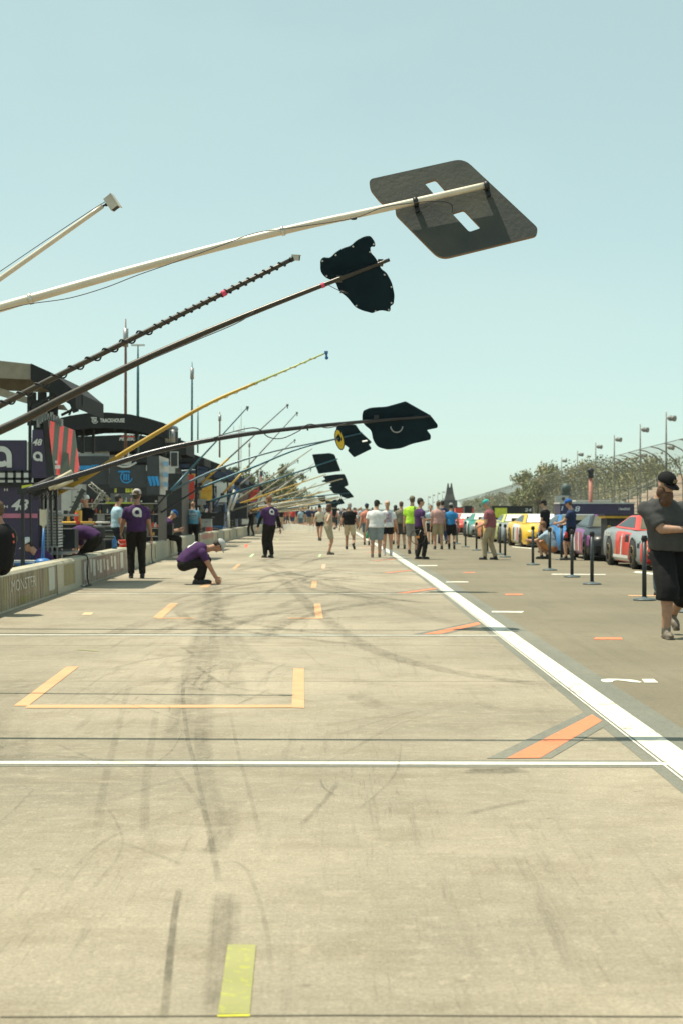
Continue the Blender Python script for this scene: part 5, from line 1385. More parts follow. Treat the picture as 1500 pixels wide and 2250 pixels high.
def person(label, loc, heading, H=1.78, fat=1., shirt='white', sleeve=.62, legs='black', leglen='long', shoes=SHOE, skin=SKIN, hair='brown', hairstyle='short', cap=None, capdir=0., pose=None, vox=.02, group=None, female=False, dress=False, socks=None, gap=0., vest=None, wr=.007):
    """figure facing local +Y; pose = dict of joint positions in metres for a 1.8 m person"""
    s = H / 1.8; po = dict(pose or {})
    root = thing('person', label, 'person', loc, R(heading), group)
    pel = po.get('pelvis', V(0, 0, .94)); neck = po.get('neck', V(0, 0, 1.49)); mid = po.get('mid', (pel + neck) / 2 + V(0, .0, 0))
    hd, pitch = po.get('head', (0., 0.))
    lf = po.get('lf', V(-.11, .02, .08)); rf = po.get('rf', V(.11, .02, .08))
    lh = po.get('lh', V(-.27 - .1 * (fat - 1), .05, .80)); rh = po.get('rh', V(.27 + .1 * (fat - 1), .05, .80))
    right = V(1, 0, 0); tw = po.get('twist', 0.)
    rs = V(math.cos(R(tw)), math.sin(R(tw)), 0)                # shoulder axis
    sp = (neck - pel); up = sp.normalized(); fwd = up.cross(right)
    shw = (.185 if not female else .160) * (1 + (fat - 1) * .45)
    lsh = neck - rs * shw - up * .118; rsh = neck + rs * shw - up * .118
    hw_ = .095 * (1 + (fat - 1) * .6); lhip = pel - right * hw_ - V(0, 0, .02); rhip = pel + right * hw_ - V(0, 0, .02)
    kp = po.get('kneepole', V(0, 1, 0.1)); ep = po.get('elbowpole', V(0, -1, -.2))
    lk, lf = ik(lhip, lf, .44, .43, po.get('lkp', kp)); rk, rf = ik(rhip, rf, .44, .43, po.get('rkp', kp))
    le, lh = ik(lsh, lh, .29, .26, po.get('lep', ep + V(-.35, 0, 0))); re_, rh = ik(rsh, rh, .29, .26, po.get('rep', ep + V(.35, 0, 0)))
    def spine(t): return (pel * (1 - t) ** 2 + mid * 2 * t * (1 - t) + neck * t * t)
    def ring(t, a, b, off=0., n=16, xs=None):
        c = spine(t); d = (spine(min(1, t + .05)) - spine(max(0, t - .05))).normalized()
        x = right.lerp(rs, max(0, min(1, t))).normalized(); f = d.cross(x); f.normalize()
        c = c + f * off + (d * (t - 1) * sp.length if t > 1 else V(0, 0, 0)) + (d * t * sp.length if t < 0 else V(0, 0, 0))
        return [c + x * a * math.cos(q) + f * b * math.sin(q) for q in [2 * math.pi * k / n for k in range(n)]]
    bw = fat; bel = max(0, fat - 1)
    if female: prof = [(-.14, .15, .10), (.0, .175, .115), (.15, .16, .11), (.38, .128, .10), (.62, .145, .115), (.78, .15, .105), (.88, .128, .088), (.945, .09, .07), (1.0, .062, .058), (1.03, .055, .055)]
    else: prof = [(-.14, .145, .10), (.0, .168, .118), (.2, .162, .118), (.42, .16, .115), (.68, .185, .125), (.80, .180, .115), (.88, .155, .098), (.945, .108, .078), (1.0, .072, .064), (1.03, .062, .06)]
    def torso(mb, infl, t0=-2., t1=2.):
        rg = []
        for t, a, b in prof:
            if t < t0 - 1e-6 or t > t1 + 1e-6: continue
            w = (1 + bel * (1.0 if t < .7 else .55)); dp = 1 + bel * (1.5 if .0 <= t < .6 else .9)
            rg.append(ring(t, a * w + infl, b * dp + infl, bel * .05 if .1 < t < .6 else 0))
        mb.loft(rg)
    def limb(mb, pts, rad):
        for i in range(len(pts) - 1): mb.tube([pts[i], pts[i + 1]], [rad[i], rad[i + 1]], 10)
        for p, r_ in zip(pts[1:-1], rad[1:-1]): mb.ell(p, r_ * .99, 10, 7)
    af = 1 + bel * .55; thin = .88 if female else 1.
    # --- body
    b = MB(); torso(b, -.004)
    for q in (lhip, rhip): b.ell(q, (.10 * af, .10 * af, .10), 10, 7)
    arm_r = [.062 * af * thin, .047 * af * thin, .030 * (1 + bel * .2)]
    for sh, el_, ha in ((lsh, le, lh), (rsh, re_, rh)):
        b.ell(sh, .066 * af * thin, 10, 7); limb(b, [sh, el_, ha], arm_r)
        fm = el_.lerp(ha, .3); b.ell(fm, .042 * af * thin, 8, 6)
    leg_r = [.098 * af, .063 * (1 + bel * .4), .042 * (1 + bel * .4)]
    for hi, kn, an in ((lhip, lk, lf), (rhip, rk, rf)):
        limb(b, [hi, kn, an], leg_r)
        cm = kn.lerp(an, .32); d = (an - kn).normalized(); bk = V(0, -1, 0) - d * d.dot(V(0, -1, 0)); b.ell(cm + bk * .02, (.058 * (1 + bel * .5),) * 3, 10, 7)
    # --- head
    Rh = Matrix.Rotation(R(hd), 3, 'Z') @ Matrix.Rotation(R(pitch), 3, 'X')
    base = neck + up * .02 if sp.normalized().z > .5 else neck + up * .05
    hb = base + po.get('headoff', V(0, .015, .0)) ; hc = hb + Rh @ V(0, .025, .165)
    b.tube([neck - up * .05, hb + Rh @ V(0, .01, .10)], [.064 * (1 + bel * .6), .057 * (1 + bel * .5)], 10)
    b.ell(hc + Rh @ V(0, -.008, .025), (.077, .096, .098), 14, 10, Rh); b.ell(hc + Rh @ V(0, .028, -.045), (.060, .066, .075), 12, 8, Rh); b.ell(hc + Rh @ V(0, .068, -.085), (.026, .024, .026), 8, 6)
    b.ell(hc + Rh @ V(0, .102, -.018), (.013, .018, .026), 8, 6, Rh)
    for sx in (-1, 1): b.ell(hc + Rh @ V(sx * .079, -.004, -.012), (.012, .022, .032), 8, 6, Rh)
    me = remesh(b, min(vox, .019), 3)
    hb2 = MB(); hb2.smooth = True
    # --- hands: palm, four bent fingers and a thumb
    for side, el_, ha, key in ((-1, le, lh, 'lgrip'), (1, re_, rh, 'rgrip')):
        d = (ha - el_).normalized(); px_ = d.cross(V(0, 1, .01) if abs(d.y) < .8 else V(0, 0, 1)).normalized()
        pn = d.cross(px_); curl = po.get(key, .45)
        inn = V(-side, 0, 0) - d * d.dot(V(-side, 0, 0)); inn = inn.normalized() if inn.length > .1 else pn
        wdt = d.cross(inn).normalized()
        Mh = Matrix((wdt, d, inn)).transposed()
        hb2.ell(ha + d * .045, (.042, .058, .017), 10, 7, Mh)
        for k in range(4):
            o = ha + d * .088 + wdt * (-.030 + .020 * k); L = (.030, .035, .034, .027)[k]
            p1 = o + (d * math.cos(curl * .6) + inn * math.sin(curl * .6)) * L
            p2 = p1 + (d * math.cos(curl * 1.7) + inn * math.sin(curl * 1.7)) * L * .8
            p3 = p2 + (d * math.cos(curl * 2.6) + inn * math.sin(curl * 2.6)) * L * .6
            hb2.tube([o - d * .02, o, p1, p2, p3], [.009, .0095, .009, .008, .0065], 6)
        fr = wdt if wdt.y > -.1 or abs(wdt.y) < .1 else -wdt
        o = ha + d * .025 + fr * .032
        hb2.tube([o - fr * .02, o + fr * .02 + d * .022 + inn * .008, o + fr * .026 + d * .052 + inn * .02, o + fr * .022 + d * .074 + inn * .03], [.014, .012, .010, .008], 6)
    # --- face
    hb2.cur = 1
    for sx in (-1, 1): hb2.ell(hc + Rh @ V(sx * .032, .086, .012), (.014, .008, .007), 8, 5, Rh)
    hb2.cur = 2; hb2.ell(hc + Rh @ V(0, .086, -.062), (.024, .009, .007), 8, 5, Rh)
    bm = bmesh.new(); bm.from_mesh(me)
    vs = [bm.verts.new(p) for p in hb2.v]
    for f, mi in zip(hb2.f, hb2.m):
        try:
            nf = bm.faces.new([vs[i] for i in f]); nf.material_index = mi; nf.smooth = True
        except ValueError: pass
    bm.to_mesh(me); bm.free()
    for m in (skin, EYE, LIP): me.materials.append(m)
    S_ = Matrix.Scale(s, 4)
    def put(name, me, m=None):
        if m is not None: me.materials.append(m)
        me.transform(S_); o = link(name, me, root); return o
    parts = {}
    parts['body'] = put('body', me)
    # --- shirt
    sd = random.Random(label).uniform(0, 50)
    if shirt:
        b = MB(); t0 = -.14 if not po.get('short_shirt') else .0
        inf = .018 + .012 * bel
        rg = []
        for t, a, bb in prof:
            if t > 1.0 or t < t0: continue
            w = (1 + bel * (1.0 if t < .7 else .55)); dp = 1 + bel * (1.5 if .0 <= t < .6 else .9)
            lo = gap * (1 - max(0, t))
            rg.append(ring(t, a * w + inf + lo, bb * dp + inf + lo, bel * .05 if .1 < t < .6 else 0))
        t, a, bb = .985, .085 * (1 + bel * .4), .078
        rg.append(ring(t, a, bb)); b.loft(rg)
        if sleeve > 0:
            for sh, el_, ha in ((lsh, le, lh), (rsh, re_, rh)):
                b.ell(sh, .074 * af * thin, 10, 7)
                if sleeve <= 1: b.tube([sh, sh.lerp(el_, sleeve)], [.074 * af * thin, (.064 + gap * .5) * af * thin], 12)
                else: limb(b, [sh, el_, el_.lerp(ha, sleeve - 1)], [.080 * af * thin, .060 * af * thin, .042 * af])
        parts['shirt'] = put('shirt' if not dress else 'dress_top', remesh(b, vox, 4 if wr < .01 else 2, wr, sd), CL[shirt] if isinstance(shirt, str) else shirt)
    if vest:
        b = MB(); rg = []
        for t, a, bb in prof:
            if t > .99 or t < 0: continue
            rg.append(ring(t, a * .97 + .028, bb + .032))
        b.loft(rg); parts['vest'] = put('vest', remesh(b, vox, 3, .005, sd), CL[vest])
    # --- trousers, shorts or skirt
    b = MB()
    rg = [ring(t, a * (1 + bel * .8) + .013, bb * (1 + bel) + .013) for t, a, bb in (prof[:3])]
    if dress:
        ctr = (lk + rk) / 2; top = ring(.38, .145, .118); hipr = ring(0, .20, .15)
        kk = ring(0, .215, .17); dz = V(0, 0, (ctr.z + .06 - pel.z))
        b.loft([[p + dz for p in kk], hipr, ring(.2, .18, .135), top])
    else:
        b.loft(rg)
        for hi, kn, an in ((lhip, lk, lf), (rhip, rk, rf)):
            b.ell(hi, .112 * af, 10, 7)
            if leglen == 'long': limb(b, [hi, kn, kn.lerp(an, .96)], [.110 * af, .080 * (1 + bel * .3), .068])
            elif leglen == 'knee': limb(b, [hi, kn, kn.lerp(an, .26)], [.118 * af, .108 * af, .112 * af])
            elif leglen == 'mid': limb(b, [hi, hi.lerp(kn, .86)], [.110 * af, .092 * af])
            else: limb(b, [hi, hi.lerp(kn, .45)], [.112 * af, .108 * af])
    nm = 'skirt' if dress else ('trousers' if leglen == 'long' else 'shorts')
    parts['legs'] = put(nm, remesh(b, vox, 3, .006, sd + 3), CL[legs] if isinstance(legs, str) else legs)
    if not dress and po.get('belt', True) and leglen == 'long' and vox < .021:
        pass
    # --- shoes
    fl = po.get('ltoe', None); fr_ = po.get('rtoe', None)
    for an, kn, td in ((lf, lk, fl), (rf, rk, fr_)):
        td = td if td is not None else V(0, 1, -.02); td = td.normalized()
        sx = td.cross(V(0, 0, 1)); sx = sx.normalized() if sx.length > .05 else V(1, 0, 0); su = sx.cross(td)
        c = an - su * .035
        b = MB(); M_ = Matrix((sx, td, su)).transposed()
        b.ell(c + td * .10, (.047, .105, .040), 12, 8, M_); b.ell(c + td * .01, (.042, .075, .055), 12, 8, M_); b.tube([c, an + (kn - an).normalized() * .05], [.05, .048], 10)
        b.box(c + td * .062 - su * .032, (.080, .265, .022), M_)
        put('shoe', remesh(b, .012, 2), shoes)
        if socks:
            b = MB(); d = (kn - an); b.tube([an - d * .02, an + d * socks[1]], [.048 * (1 + bel * .3), .060 * (1 + bel * .3)], 10); put('sock', remesh(b, vox, 1), CL[socks[0]])
    # --- hair and cap
    if hair:
        b = MB()
        if hairstyle == 'short': b.ell(hc + Rh @ V(0, -.020, .036), (.083, .098, .098), 16, 10, Rh); b.ell(hc + Rh @ V(0, -.045, -.01), (.078, .064, .075), 12, 8, Rh)
        elif hairstyle == 'bob':
            b.ell(hc + Rh @ V(0, -.022, .036), (.092, .106, .103), 16, 10, Rh); b.ell(hc + Rh @ V(0, -.055, -.06), (.095, .075, .13), 12, 8, Rh)
            for sx in (-1, 1): b.ell(hc + Rh @ V(sx * .075, -.005, -.07), (.028, .05, .11), 8, 8, Rh)
        elif hairstyle == 'long': b.ell(hc + Rh @ V(0, -.022, .034), (.088, .102, .10), 16, 10, Rh); b.ell(hc + Rh @ V(0, -.07, -.10), (.09, .06, .20), 12, 8, Rh)
        elif hairstyle == 'bun': b.ell(hc + Rh @ V(0, -.022, .034), (.086, .100, .10), 16, 10, Rh); b.ell(hc + Rh @ V(0, -.12, .06), (.045, .045, .045), 8, 6)
        parts['hair'] = put('hair', remesh(b, .014, 2, .010, sd), HAIR[hair])
    if cap:
        Rc = Rh @ Matrix.Rotation(R(capdir), 3, 'Z')
        b = MB(); b.ell(hc + Rh @ V(0, -.006, .052), (.093, .110, .092), 18, 10, Rh)
        bm_ = []
        for p in b.v:
            q = Rh.inverted() @ (p - hc)
            if q.z < .035: q.z = .035 + (q.z - .035) * .12
            bm_.append(hc + Rh @ q)
        b.v = bm_
        n = 10; top = []
        for i in range(n + 1):
            a = math.pi * i / n; x, y = .084 * math.cos(a), .045 + .122 * math.sin(a)
            top.append((x, y, .042 - .018 * math.sin(a) - .010 * abs(math.cos(a))))
        tv = [hc + Rc @ V(*p) for p in top] + [hc + Rc @ V(p[0], p[1], p[2] - .013) for p in top]
        k = n + 1
        b.add(tv, [tuple(range(k)), tuple(range(2 * k - 1, k - 1, -1))] + [(i, k + i, k + (i + 1) % k, (i + 1) % k) for i in range(k)])
        o = b.build('cap', CL[cap] if isinstance(cap, str) else cap, root, smooth=True); o.data.transform(S_); parts['cap'] = o
    return root, parts, dict(s=s, hc=hc * s, Rh=Rh, neck=neck * s, pel=pel * s, lh=lh * s, rh=rh * s, up=up, fwd=fwd, right=right, rs=rs, spine=lambda t: spine(t) * s, le=le * s, re=re_ * s, lsh=lsh * s, rsh=rsh * s, lk=lk * s, rk=rk * s, lf=lf * s, rf=rf * s)

def decal(root, target, mb, name, m, dirn, lift=.006):
    """print laid on cloth: every point of mb is cast along dirn on to the garment"""
    bm = bmesh.new(); bm.from_mesh(target.data); tree_ = BVHTree.FromBMesh(bm); bm.free()
    dirn = Vector(dirn).normalized(); out = []
    for p in mb.v:
        h = tree_.ray_cast(p - dirn * .6, dirn)
        out.append(h[0] - dirn * lift if h[0] else p - dirn * .02)
    mb.v = out
    return mb.build(name, m, target)
def back_logo(pp, t=.74, r=.085):
    root, parts, i = pp; c = i['spine'](t); u = i['right']; v = i['up']; f = v.cross(u)     # forward normal of the chest
    b = MB(); logo_a(b, c - f * .3, u, v, -f, r * i['s']); return decal(root, parts['shirt'], b, 'back_print', PRNT, f)

def ppl(label, px, py, heading, top=None, H=None, Y=None, z=0., **k):
    if Y is None: Y = FPX * (CAMH - z) / (py - HY)
    p = V((px - CX) / FPX * Y, Y, z)
    if H is None:
        H = (CAMH + (HY - top) / FPX * Y - z) / 1.015
    k.setdefault('vox', .018 if Y < 35 else (.021 if Y < 60 else .026))
    return person(label, p, heading, H=H, **k)
WALK = dict(lf=V(-.09, .24, .08), rf=V(.09, -.26, .14), rtoe=V(0, .8, -.7), ltoe=V(0, 1, .1), lh=V(-.30, -.12, .84), rh=V(.30, .20, .86), neck=V(0, .03, 1.49))
WALK2 = dict(rf=V(.09, .24, .08), lf=V(-.09, -.26, .14), ltoe=V(0, .8, -.7), rtoe=V(0, 1, .1), rh=V(.30, -.12, .84), lh=V(-.30, .20, .86), neck=V(0, .03, 1.49))
PCREW = dict(shirt='purple', legs='blackish', shoes=SHOE)

# tall crew member with his back to us beside the wall
a = ppl('tall person in a purple shirt and pale cap standing by the wall, back turned', 300, 1271, 12, top=1072, cap=cloth('pale_cap', (.40, .38, .37)), capdir=150, hair='brown', skin=SKIN2, fat=1.10,
        pose=dict(lh=V(-.29, .24, .92), rh=V(.31, .02, .80), lf=V(-.10, .06, .08), rf=V(.12, -.02, .08), head=(-20, -4)), **PCREW)
back_logo(a, .72, .095)
# crouching crew member marking the ground
cr = ppl('crouching person in a purple shirt laying orange tape on the concrete', 432, 1284, -80, H=1.78, Y=27.6, cap=cloth('grey_cap', (.42, .42, .41)), capdir=0, hair='dark', skin=SKIN2, fat=1.12, shirt='purple', legs='blackish',
         pose=dict(pelvis=V(0, -.24, .38), neck=V(0, .19, .66), mid=V(0, -.10, .66), lf=V(-.13, .10, .08), rf=V(.12, -.02, .08), kneepole=V(0, 1, .5), lh=V(-.16, .42, .07), rh=V(.26, .36, .08), lep=V(-.6, -.2, .3), rep=V(.6, -.2, .4), head=(0, -58), headoff=V(0, .05, -.02), lgrip=.8, rgrip=.8))
c_ = cr[2]; b = MB(); logo_a(b, c_['spine'](.62) + V(0, -.1, .3), V(1, 0, 0), V(0, 1, .25).normalized(), V(0, 0, 1), .10); decal(cr[0], cr[1]['shirt'], b, 'back_print', PRNT, (0, .2, -1))
# walking crew member in the lane
a = ppl('ginger haired person in a purple shirt walking away in the middle of the lane', 592, 1226, 32, top=1087, hair='ginger', fat=1.04, sleeve=.62,
        pose=dict(lf=V(-.07, .10, .08), rf=V(.06, -.04, .085), lh=V(-.33, .14, .84), rh=V(.31, -.10, .82), head=(25, 0), neck=V(0, -.01, 1.49), lep=V(-.8, -.6, 0), rep=V(.8, -.6, 0)), **PCREW)
back_logo(a, .72, .085)
r_, pt, i_ = a
for sh, el_, ha in ((i_['lsh'], i_['le'], i_['lh']), (i_['rsh'], i_['re'], i_['rh'])):
    b = MB(); b.tube([sh.lerp(el_, .5), el_, el_.lerp(ha, .88)], [.060, .052, .040], 10); b.ell(el_, .052, 10, 7)
    o = link('undersleeve', remesh(b, .018, 2), r_); o.data.materials.append(CL['black'])
# crew member holding a wheel hoop
hp = ppl('dark haired crew person in a purple shirt holding a hoop beside the white line', 921, 1229, -62, top=1092, hair='dark', fat=1.02,
         pose=dict(lf=V(-.10, -.03, .08), rf=V(.12, .06, .08), lh=V(-.24, .36, 1.15), rh=V(.27, .02, .82), head=(-28, 0), rgrip=1.0), **PCREW)
i_ = hp[2]
b = MB(); c = i_['spine'](.55) + i_['fwd'] * .1
b = MB(); b.text('all', plane_fn(i_['spine'](.55) + V(.16, .02, .0), (.55, .83, 0), (0, 0, 1)), .10, .18, bold=.03); decal(hp[0], hp[1]['shirt'], b, 'side_print', PRNT, (-1, .2, 0))
t = thing('hoop', 'thin dark hoop with an orange hub held by the dark haired crew person', 'hoop', P(917, 1180, 41.9) * 1)
b = MB(); rr = .205; b.tube([V(rr * math.cos(q), .03 * math.sin(q), rr * math.sin(q)) for q in [2 * math.pi * k / 28 for k in range(29)]], .010, 6); b.build('rim', BLACKP, t)
b = MB(); b.box((0, 0, 0), (.09, .05, .06)); b.build('hub', mat('orange_hub', (.62, .22, .05)), t)
b = MB(); b.tube([V(0, 0, 0), V(.08, .0, .19)], .006, 5); b.build('spoke', GREYM, t)
# security officer behind the wall
a = ppl('short haired officer in a light blue shirt and dark vest behind the wall', 258, 1240, -70, H=1.78, Y=38, shirt='skyblue', vest='navyblack', legs='navyblack', hair='dark', fat=1.15, pose=dict(lh=V(-.10, .30, 1.04), rh=V(.16, .28, 1.02), head=(10, 0)))
b = MB(); i_ = a[2]; 
for sx in (-1, 1): b.ell(i_['hc'] + i_['Rh'] @ V(sx * .034, .095, .014), (.026, .010, .016), 8, 5, i_['Rh'])
b.build('sunglasses', BLACKP, a[0])
# bending crew member behind the wall
a = ppl('purple shirted person bending low behind the wall, grey cap towards the left', 192, 1240, 84, H=1.76, Y=30, shirt='purple', legs='blackish', cap='slate', capdir=0, hair='dark', fat=1.08,
        pose=dict(pelvis=V(0, -.18, .82), neck=V(0, .32, .86), mid=V(0, .06, 1.06), lf=V(-.13, -.05, .08), rf=V(.13, -.1, .08), lh=V(-.10, .30, .42), rh=V(.14, .34, .42), lep=V(-.5, -.3, .1), rep=V(.5, -.3, .1), head=(0, -66), headoff=V(0, .06, -.03)))
# seated at the left edge
a = ppl('person in a black jacket with neon piping seated on the wall, left edge', -1, 0, 72, H=1.86, Y=19.3, z=0, shirt='black', sleeve=1.85, legs='black', hair='brown', fat=1.22, skin=SKIN2,
        pose=dict(pelvis=V(0, 0, .63), neck=V(0, -.02, 1.12), mid=V(0, -.10, .87), lf=V(-.14, .50, .10), rf=V(.14, .50, .10), lh=V(-.12, .45, .72), rh=V(.14, .45, .72), head=(10, -4)))
a[0].location.x = wx(19.3) - .0
b = MB(); i_ = a[2]
for t_ in range(9):
    q = i_['spine'](.96 - t_ * .09) + V(.115 + .02 * math.sin(t_ * .4), 0, 0); b.add([q + V(0, -.3, 0), q + V(.016, -.3, 0)], [])
b.f = [(2 * k, 2 * k + 1, 2 * k + 3, 2 * k + 2) for k in range(8)]; b.m = [0] * 8; b.sm = [True] * 8
decal(a[0], a[1]['shirt'], b, 'piping', mat('neon_piping', (.42, .50, .06)), (0, 1, 0))
b = MB()
for z_, w_, h_ in ((.97, .04, .05), (.90, .045, .03)):
    o = V(-.02, -.3, z_ * 1.03)
    b.add([o, o + V(w_, 0, 0), o + V(w_, 0, h_), o + V(0, 0, h_)], [(0, 1, 2, 3)])
decal(a[0], a[1]['shirt'], b, 'back_patch', REDP, (0, 1, 0))
# seated crew member farther along
a = ppl('purple shirted person in a blue and white cap seated on the wall', 384, 0, -72, H=1.78, Y=45.5, z=0, shirt='purple', legs='blackish', hair='grey', cap='capblue', capdir=0, fat=1.08,
        pose=dict(pelvis=V(0, -.05, .62), neck=V(0, .10, 1.14), mid=V(0, -.06, .9), lf=V(-.12, .46, .10), rf=V(.13, .38, .10), lh=V(-.05, .42, .82), rh=V(.12, .40, .78), head=(0, -34)))
a[0].location.x = wx(45.5) - .12
a = ppl('bald person in a light blue printed shirt leaning by the wall, back turned', 424, 1206, 4, top=1100, shirt='beerblue', legs='black', hair=None, fat=1.22, skin=SKIN2,
        pose=dict(lf=V(-.10, .05, .08), rf=V(.16, -.02, .08), lh=V(-.26, .30, 1.0), rh=V(.32, .06, .84), head=(-8, -6)))
i_ = a[2]; b = MB(); b.text('BUSCH', plane_fn(i_['spine'](.70) + V(0, -.3, .0), (1, 0, 0), (0, 0, 1)), .085, .27, bold=.03); b.text('LIGHT', plane_fn(i_['spine'](.55) + V(0, -.3, -.02), (1, 0, 0), (0, 0, 1)), .045, .16, bold=.02)
for rr, zc in ((.17, .67),):
    n = 22; c = i_['spine'](zc) + V(0, -.3, -.02); q = []
    for k in range(n + 1):
        an = 2 * math.pi * k / n
        for r2 in (rr, rr * .93): q.append(c + V(math.cos(an) * r2 * 1.02, 0, math.sin(an) * r2 * .9))
    b.add(q, [(2 * k, 2 * k + 1, 2 * k + 3, 2 * k + 2) for k in range(n)])
decal(a[0], a[1]['shirt'], b, 'back_print', PRNT, (0, 1, 0), .009)
a = ppl('far crew person in black leaning on the wall with raised arms', 552, 1177, 60, top=1117, shirt='black', legs='blackish', hair='brown', pose=dict(lh=V(-.1, .35, 1.25), rh=V(.15, .36, 1.2), lf=V(-.12, .1, .08), rf=V(.12, -.15, .08)))
# people in the lane
a = ppl('woman in a sleeveless beige romper standing side on, hands on hips', 722, 1219, -75, top=1105, shirt='greige', sleeve=0, legs='greige', leglen='mid', dress=False, hair='auburn', hairstyle='bob', female=True, shoes=SHOET, gap=.012,
        pose=dict(lh=V(-.17, .10, 1.02), rh=V(.18, .02, 1.02), lep=V(-1, -.5, 0), rep=V(1, -.9, 0), lf=V(-.08, .04, .08), rf=V(.08, -.02, .08), head=(12, 0)))
a = ppl('far walker in a cream top and black shorts left of the woman', 703, 1188, 170, top=1109, shirt='cream', legs='black', leglen='short', hair='dark', cap='black', female=True, pose=WALK)
a = ppl('person in a black tee and beige shorts walking away, one heel raised', 767, 1207, -6, top=1103, shirt='black', legs='tan', leglen='mid', hair='grey', shoes=SHOE, fat=1.16, skin=SKIN2,
        pose=dict(lf=V(-.12, .10, .08), rf=V(.20, -.30, .20), rtoe=V(.25, .5, -.85), lh=V(-.36, -.05, .82), rh=V(.36, .08, .82)))
b = MB(); i_ = a[2]; o = i_['rsh'].lerp(i_['re'], .42); b.ell(o + V(.05, -.05, 0), (.03, .04, .06), 8, 6); b.build('sleeve_patch', PRNT, a[0])
a = ppl('heavy person in a white tee and grey shorts with a backward black cap', 826, 1225, -4, top=1097, shirt='white', legs='bluegrey', leglen='mid', hair='dark', cap='black', capdir=-60, shoes=SHOET, fat=1.30, skin=SKIN, gap=.02,
        pose=dict(lf=V(-.13, .04, .08), rf=V(.10, .0, .08), lh=V(-.34, .04, .82), rh=V(.16, .36, 1.12), head=(-22, -6)))
t = thing('bottle', 'green drink bottle hanging from the hand of the heavy white shirted person', 'bottle', P(806, 1176, 44))
b = MB(); b.lathe((0, 0, -.1), [(.001, 0), (.04, 0), (.04, .12), (.016, .17), (.016, .2), (.001, .2)], 10); b.build('bottle_body', CL['green'], t, smooth=True); b = MB(); b.lathe((0, 0, .1), [(.018, 0), (.018, .02), (.001, .02)], 8); b.build('cap', PRNT, t)
a = ppl('person in a white graphic tee, black shorts and pink cap, back turned', 850, 1221, -6, top=1099, shirt='white', legs='black', leglen='short', hair='blond', hairstyle='bun', cap='pinkcap', capdir=180, shoes=SHOEW, fat=1.10, socks=('white', .28), gap=.025,
        pose=dict(lf=V(-.10, .02, .08), rf=V(.12, .06, .08), lh=V(-.33, .05, .84), rh=V(.33, .10, .86), head=(0, 10)))
i_ = a[2]; b = MB(); c = i_['spine'](.58) + V(.02, -.3, 0)
vs = [c + V(-.125 + .05 * x, 0, -.15 + .06 * z) for z in range(6) for x in range(6)]
b.add(vs, [(z * 6 + x, z * 6 + x + 1, z * 6 + x + 7, z * 6 + x + 6) for z in range(5) for x in range(5)])
decal(a[0], a[1]['shirt'], b, 'back_print', mat('violet_print', (.26, .24, .38), .8, var=.3, ns=30, c2=(.50, .40, .40)), (0, 1, 0), .008)
b = MB(); c = i_['spine'](.60) + V(.02, -.3, 0)
for k in range(4):
    o = c + V(-.07 + .035 * k, 0, -.08 + .02 * (k % 2)); b.add([o, o + V(.018, 0, 0), o + V(.05, 0, .16), o + V(.03, 0, .17)], [(0, 1, 2, 3)])
decal(a[0], a[1]['shirt'], b, 'print_strokes', CL['olivegrey'], (0, 1, 0), .012)
a = ppl('person in a salmon shirt half hidden behind the heavy white shirted person', 805, 1198, 0, top=1105, shirt='salmon', legs='jean', leglen='mid', hair='dark', cap='navy', capdir=20, fat=1.15, pose=WALK)
a = ppl('person in an olive grey tee and black shorts walking away', 881, 1206, 5, top=1100, shirt='olivegrey', legs='charcoal', leglen='mid', hair='brown', fat=1.12, shoes=SHOE, pose=dict(WALK, lh=V(-.33, -.05, .84), rh=V(.33, .06, .86), rf=V(.1, -.15, .1)))
a = ppl('person in a bright lime tee and dark cap behind the hoop holder', 905, 1217, -12, top=1088, shirt='neon', legs='grey', leglen='mid', hair='brown', cap='olivegrey', capdir=100, fat=1.12, shoes=SHOE, gap=.015, pose=dict(lf=V(-.10, .02, .08), rf=V(.12, .04, .08), head=(20, 0)))
i_ = a[2]; b = MB(); c = i_['spine'](.6) + V(.10, -.3, 0)
for k in range(6): b.add([c + V(-.03 + .01 * (k % 2), 0, .16 - k * .055), c + V(.03, 0, .16 - k * .055), c + V(.03, 0, .20 - k * .055), c + V(-.03, 0, .20 - k * .055)], [(0, 1, 2, 3)])
decal(a[0], a[1]['shirt'], b, 'back_print', CL['olivegrey'], (0, 1, 0), .008)
a = ppl('person in a dusty pink shirt and khaki shorts, back turned', 962, 1207, 4, top=1099, shirt='pink', legs='khaki', leglen='mid', hair='brown', fat=1.16, gap=.02, shoes=SHOE, pose=dict(lf=V(-.12, .02, .08), rf=V(.13, -.03, .08)))
a = ppl('person in a bright blue tee and grey cap walking away', 990, 1207, -8, top=1104, shirt='blue', legs='black', leglen='mid', hair='dark', cap='grey', capdir=0, fat=1.0, shoes=SHOE, socks=('black', .35), pose=dict(WALK, lh=V(-.30, .0, .9), rh=V(.32, .05, .86), rf=V(.14, -.28, .18)))
a = ppl('person in a white and blue top half hidden behind the hoop holder', 945, 1196, 180, top=1108, shirt='skyblue', legs='black', leglen='mid', hair='brown', cap=None, female=True, pose=WALK2)
a = ppl('dark haired person in navy behind the pink shirted person', 972, 1195, 10, top=1098, shirt='navy', legs='navy', hair='dark', pose=WALK)
a = ppl('person hidden in dark clothes behind the pink capped person', 868, 1196, 0, top=1108, shirt='black', legs='rust', leglen='mid', hair='dark', hairstyle='long', female=True, pose=WALK2)
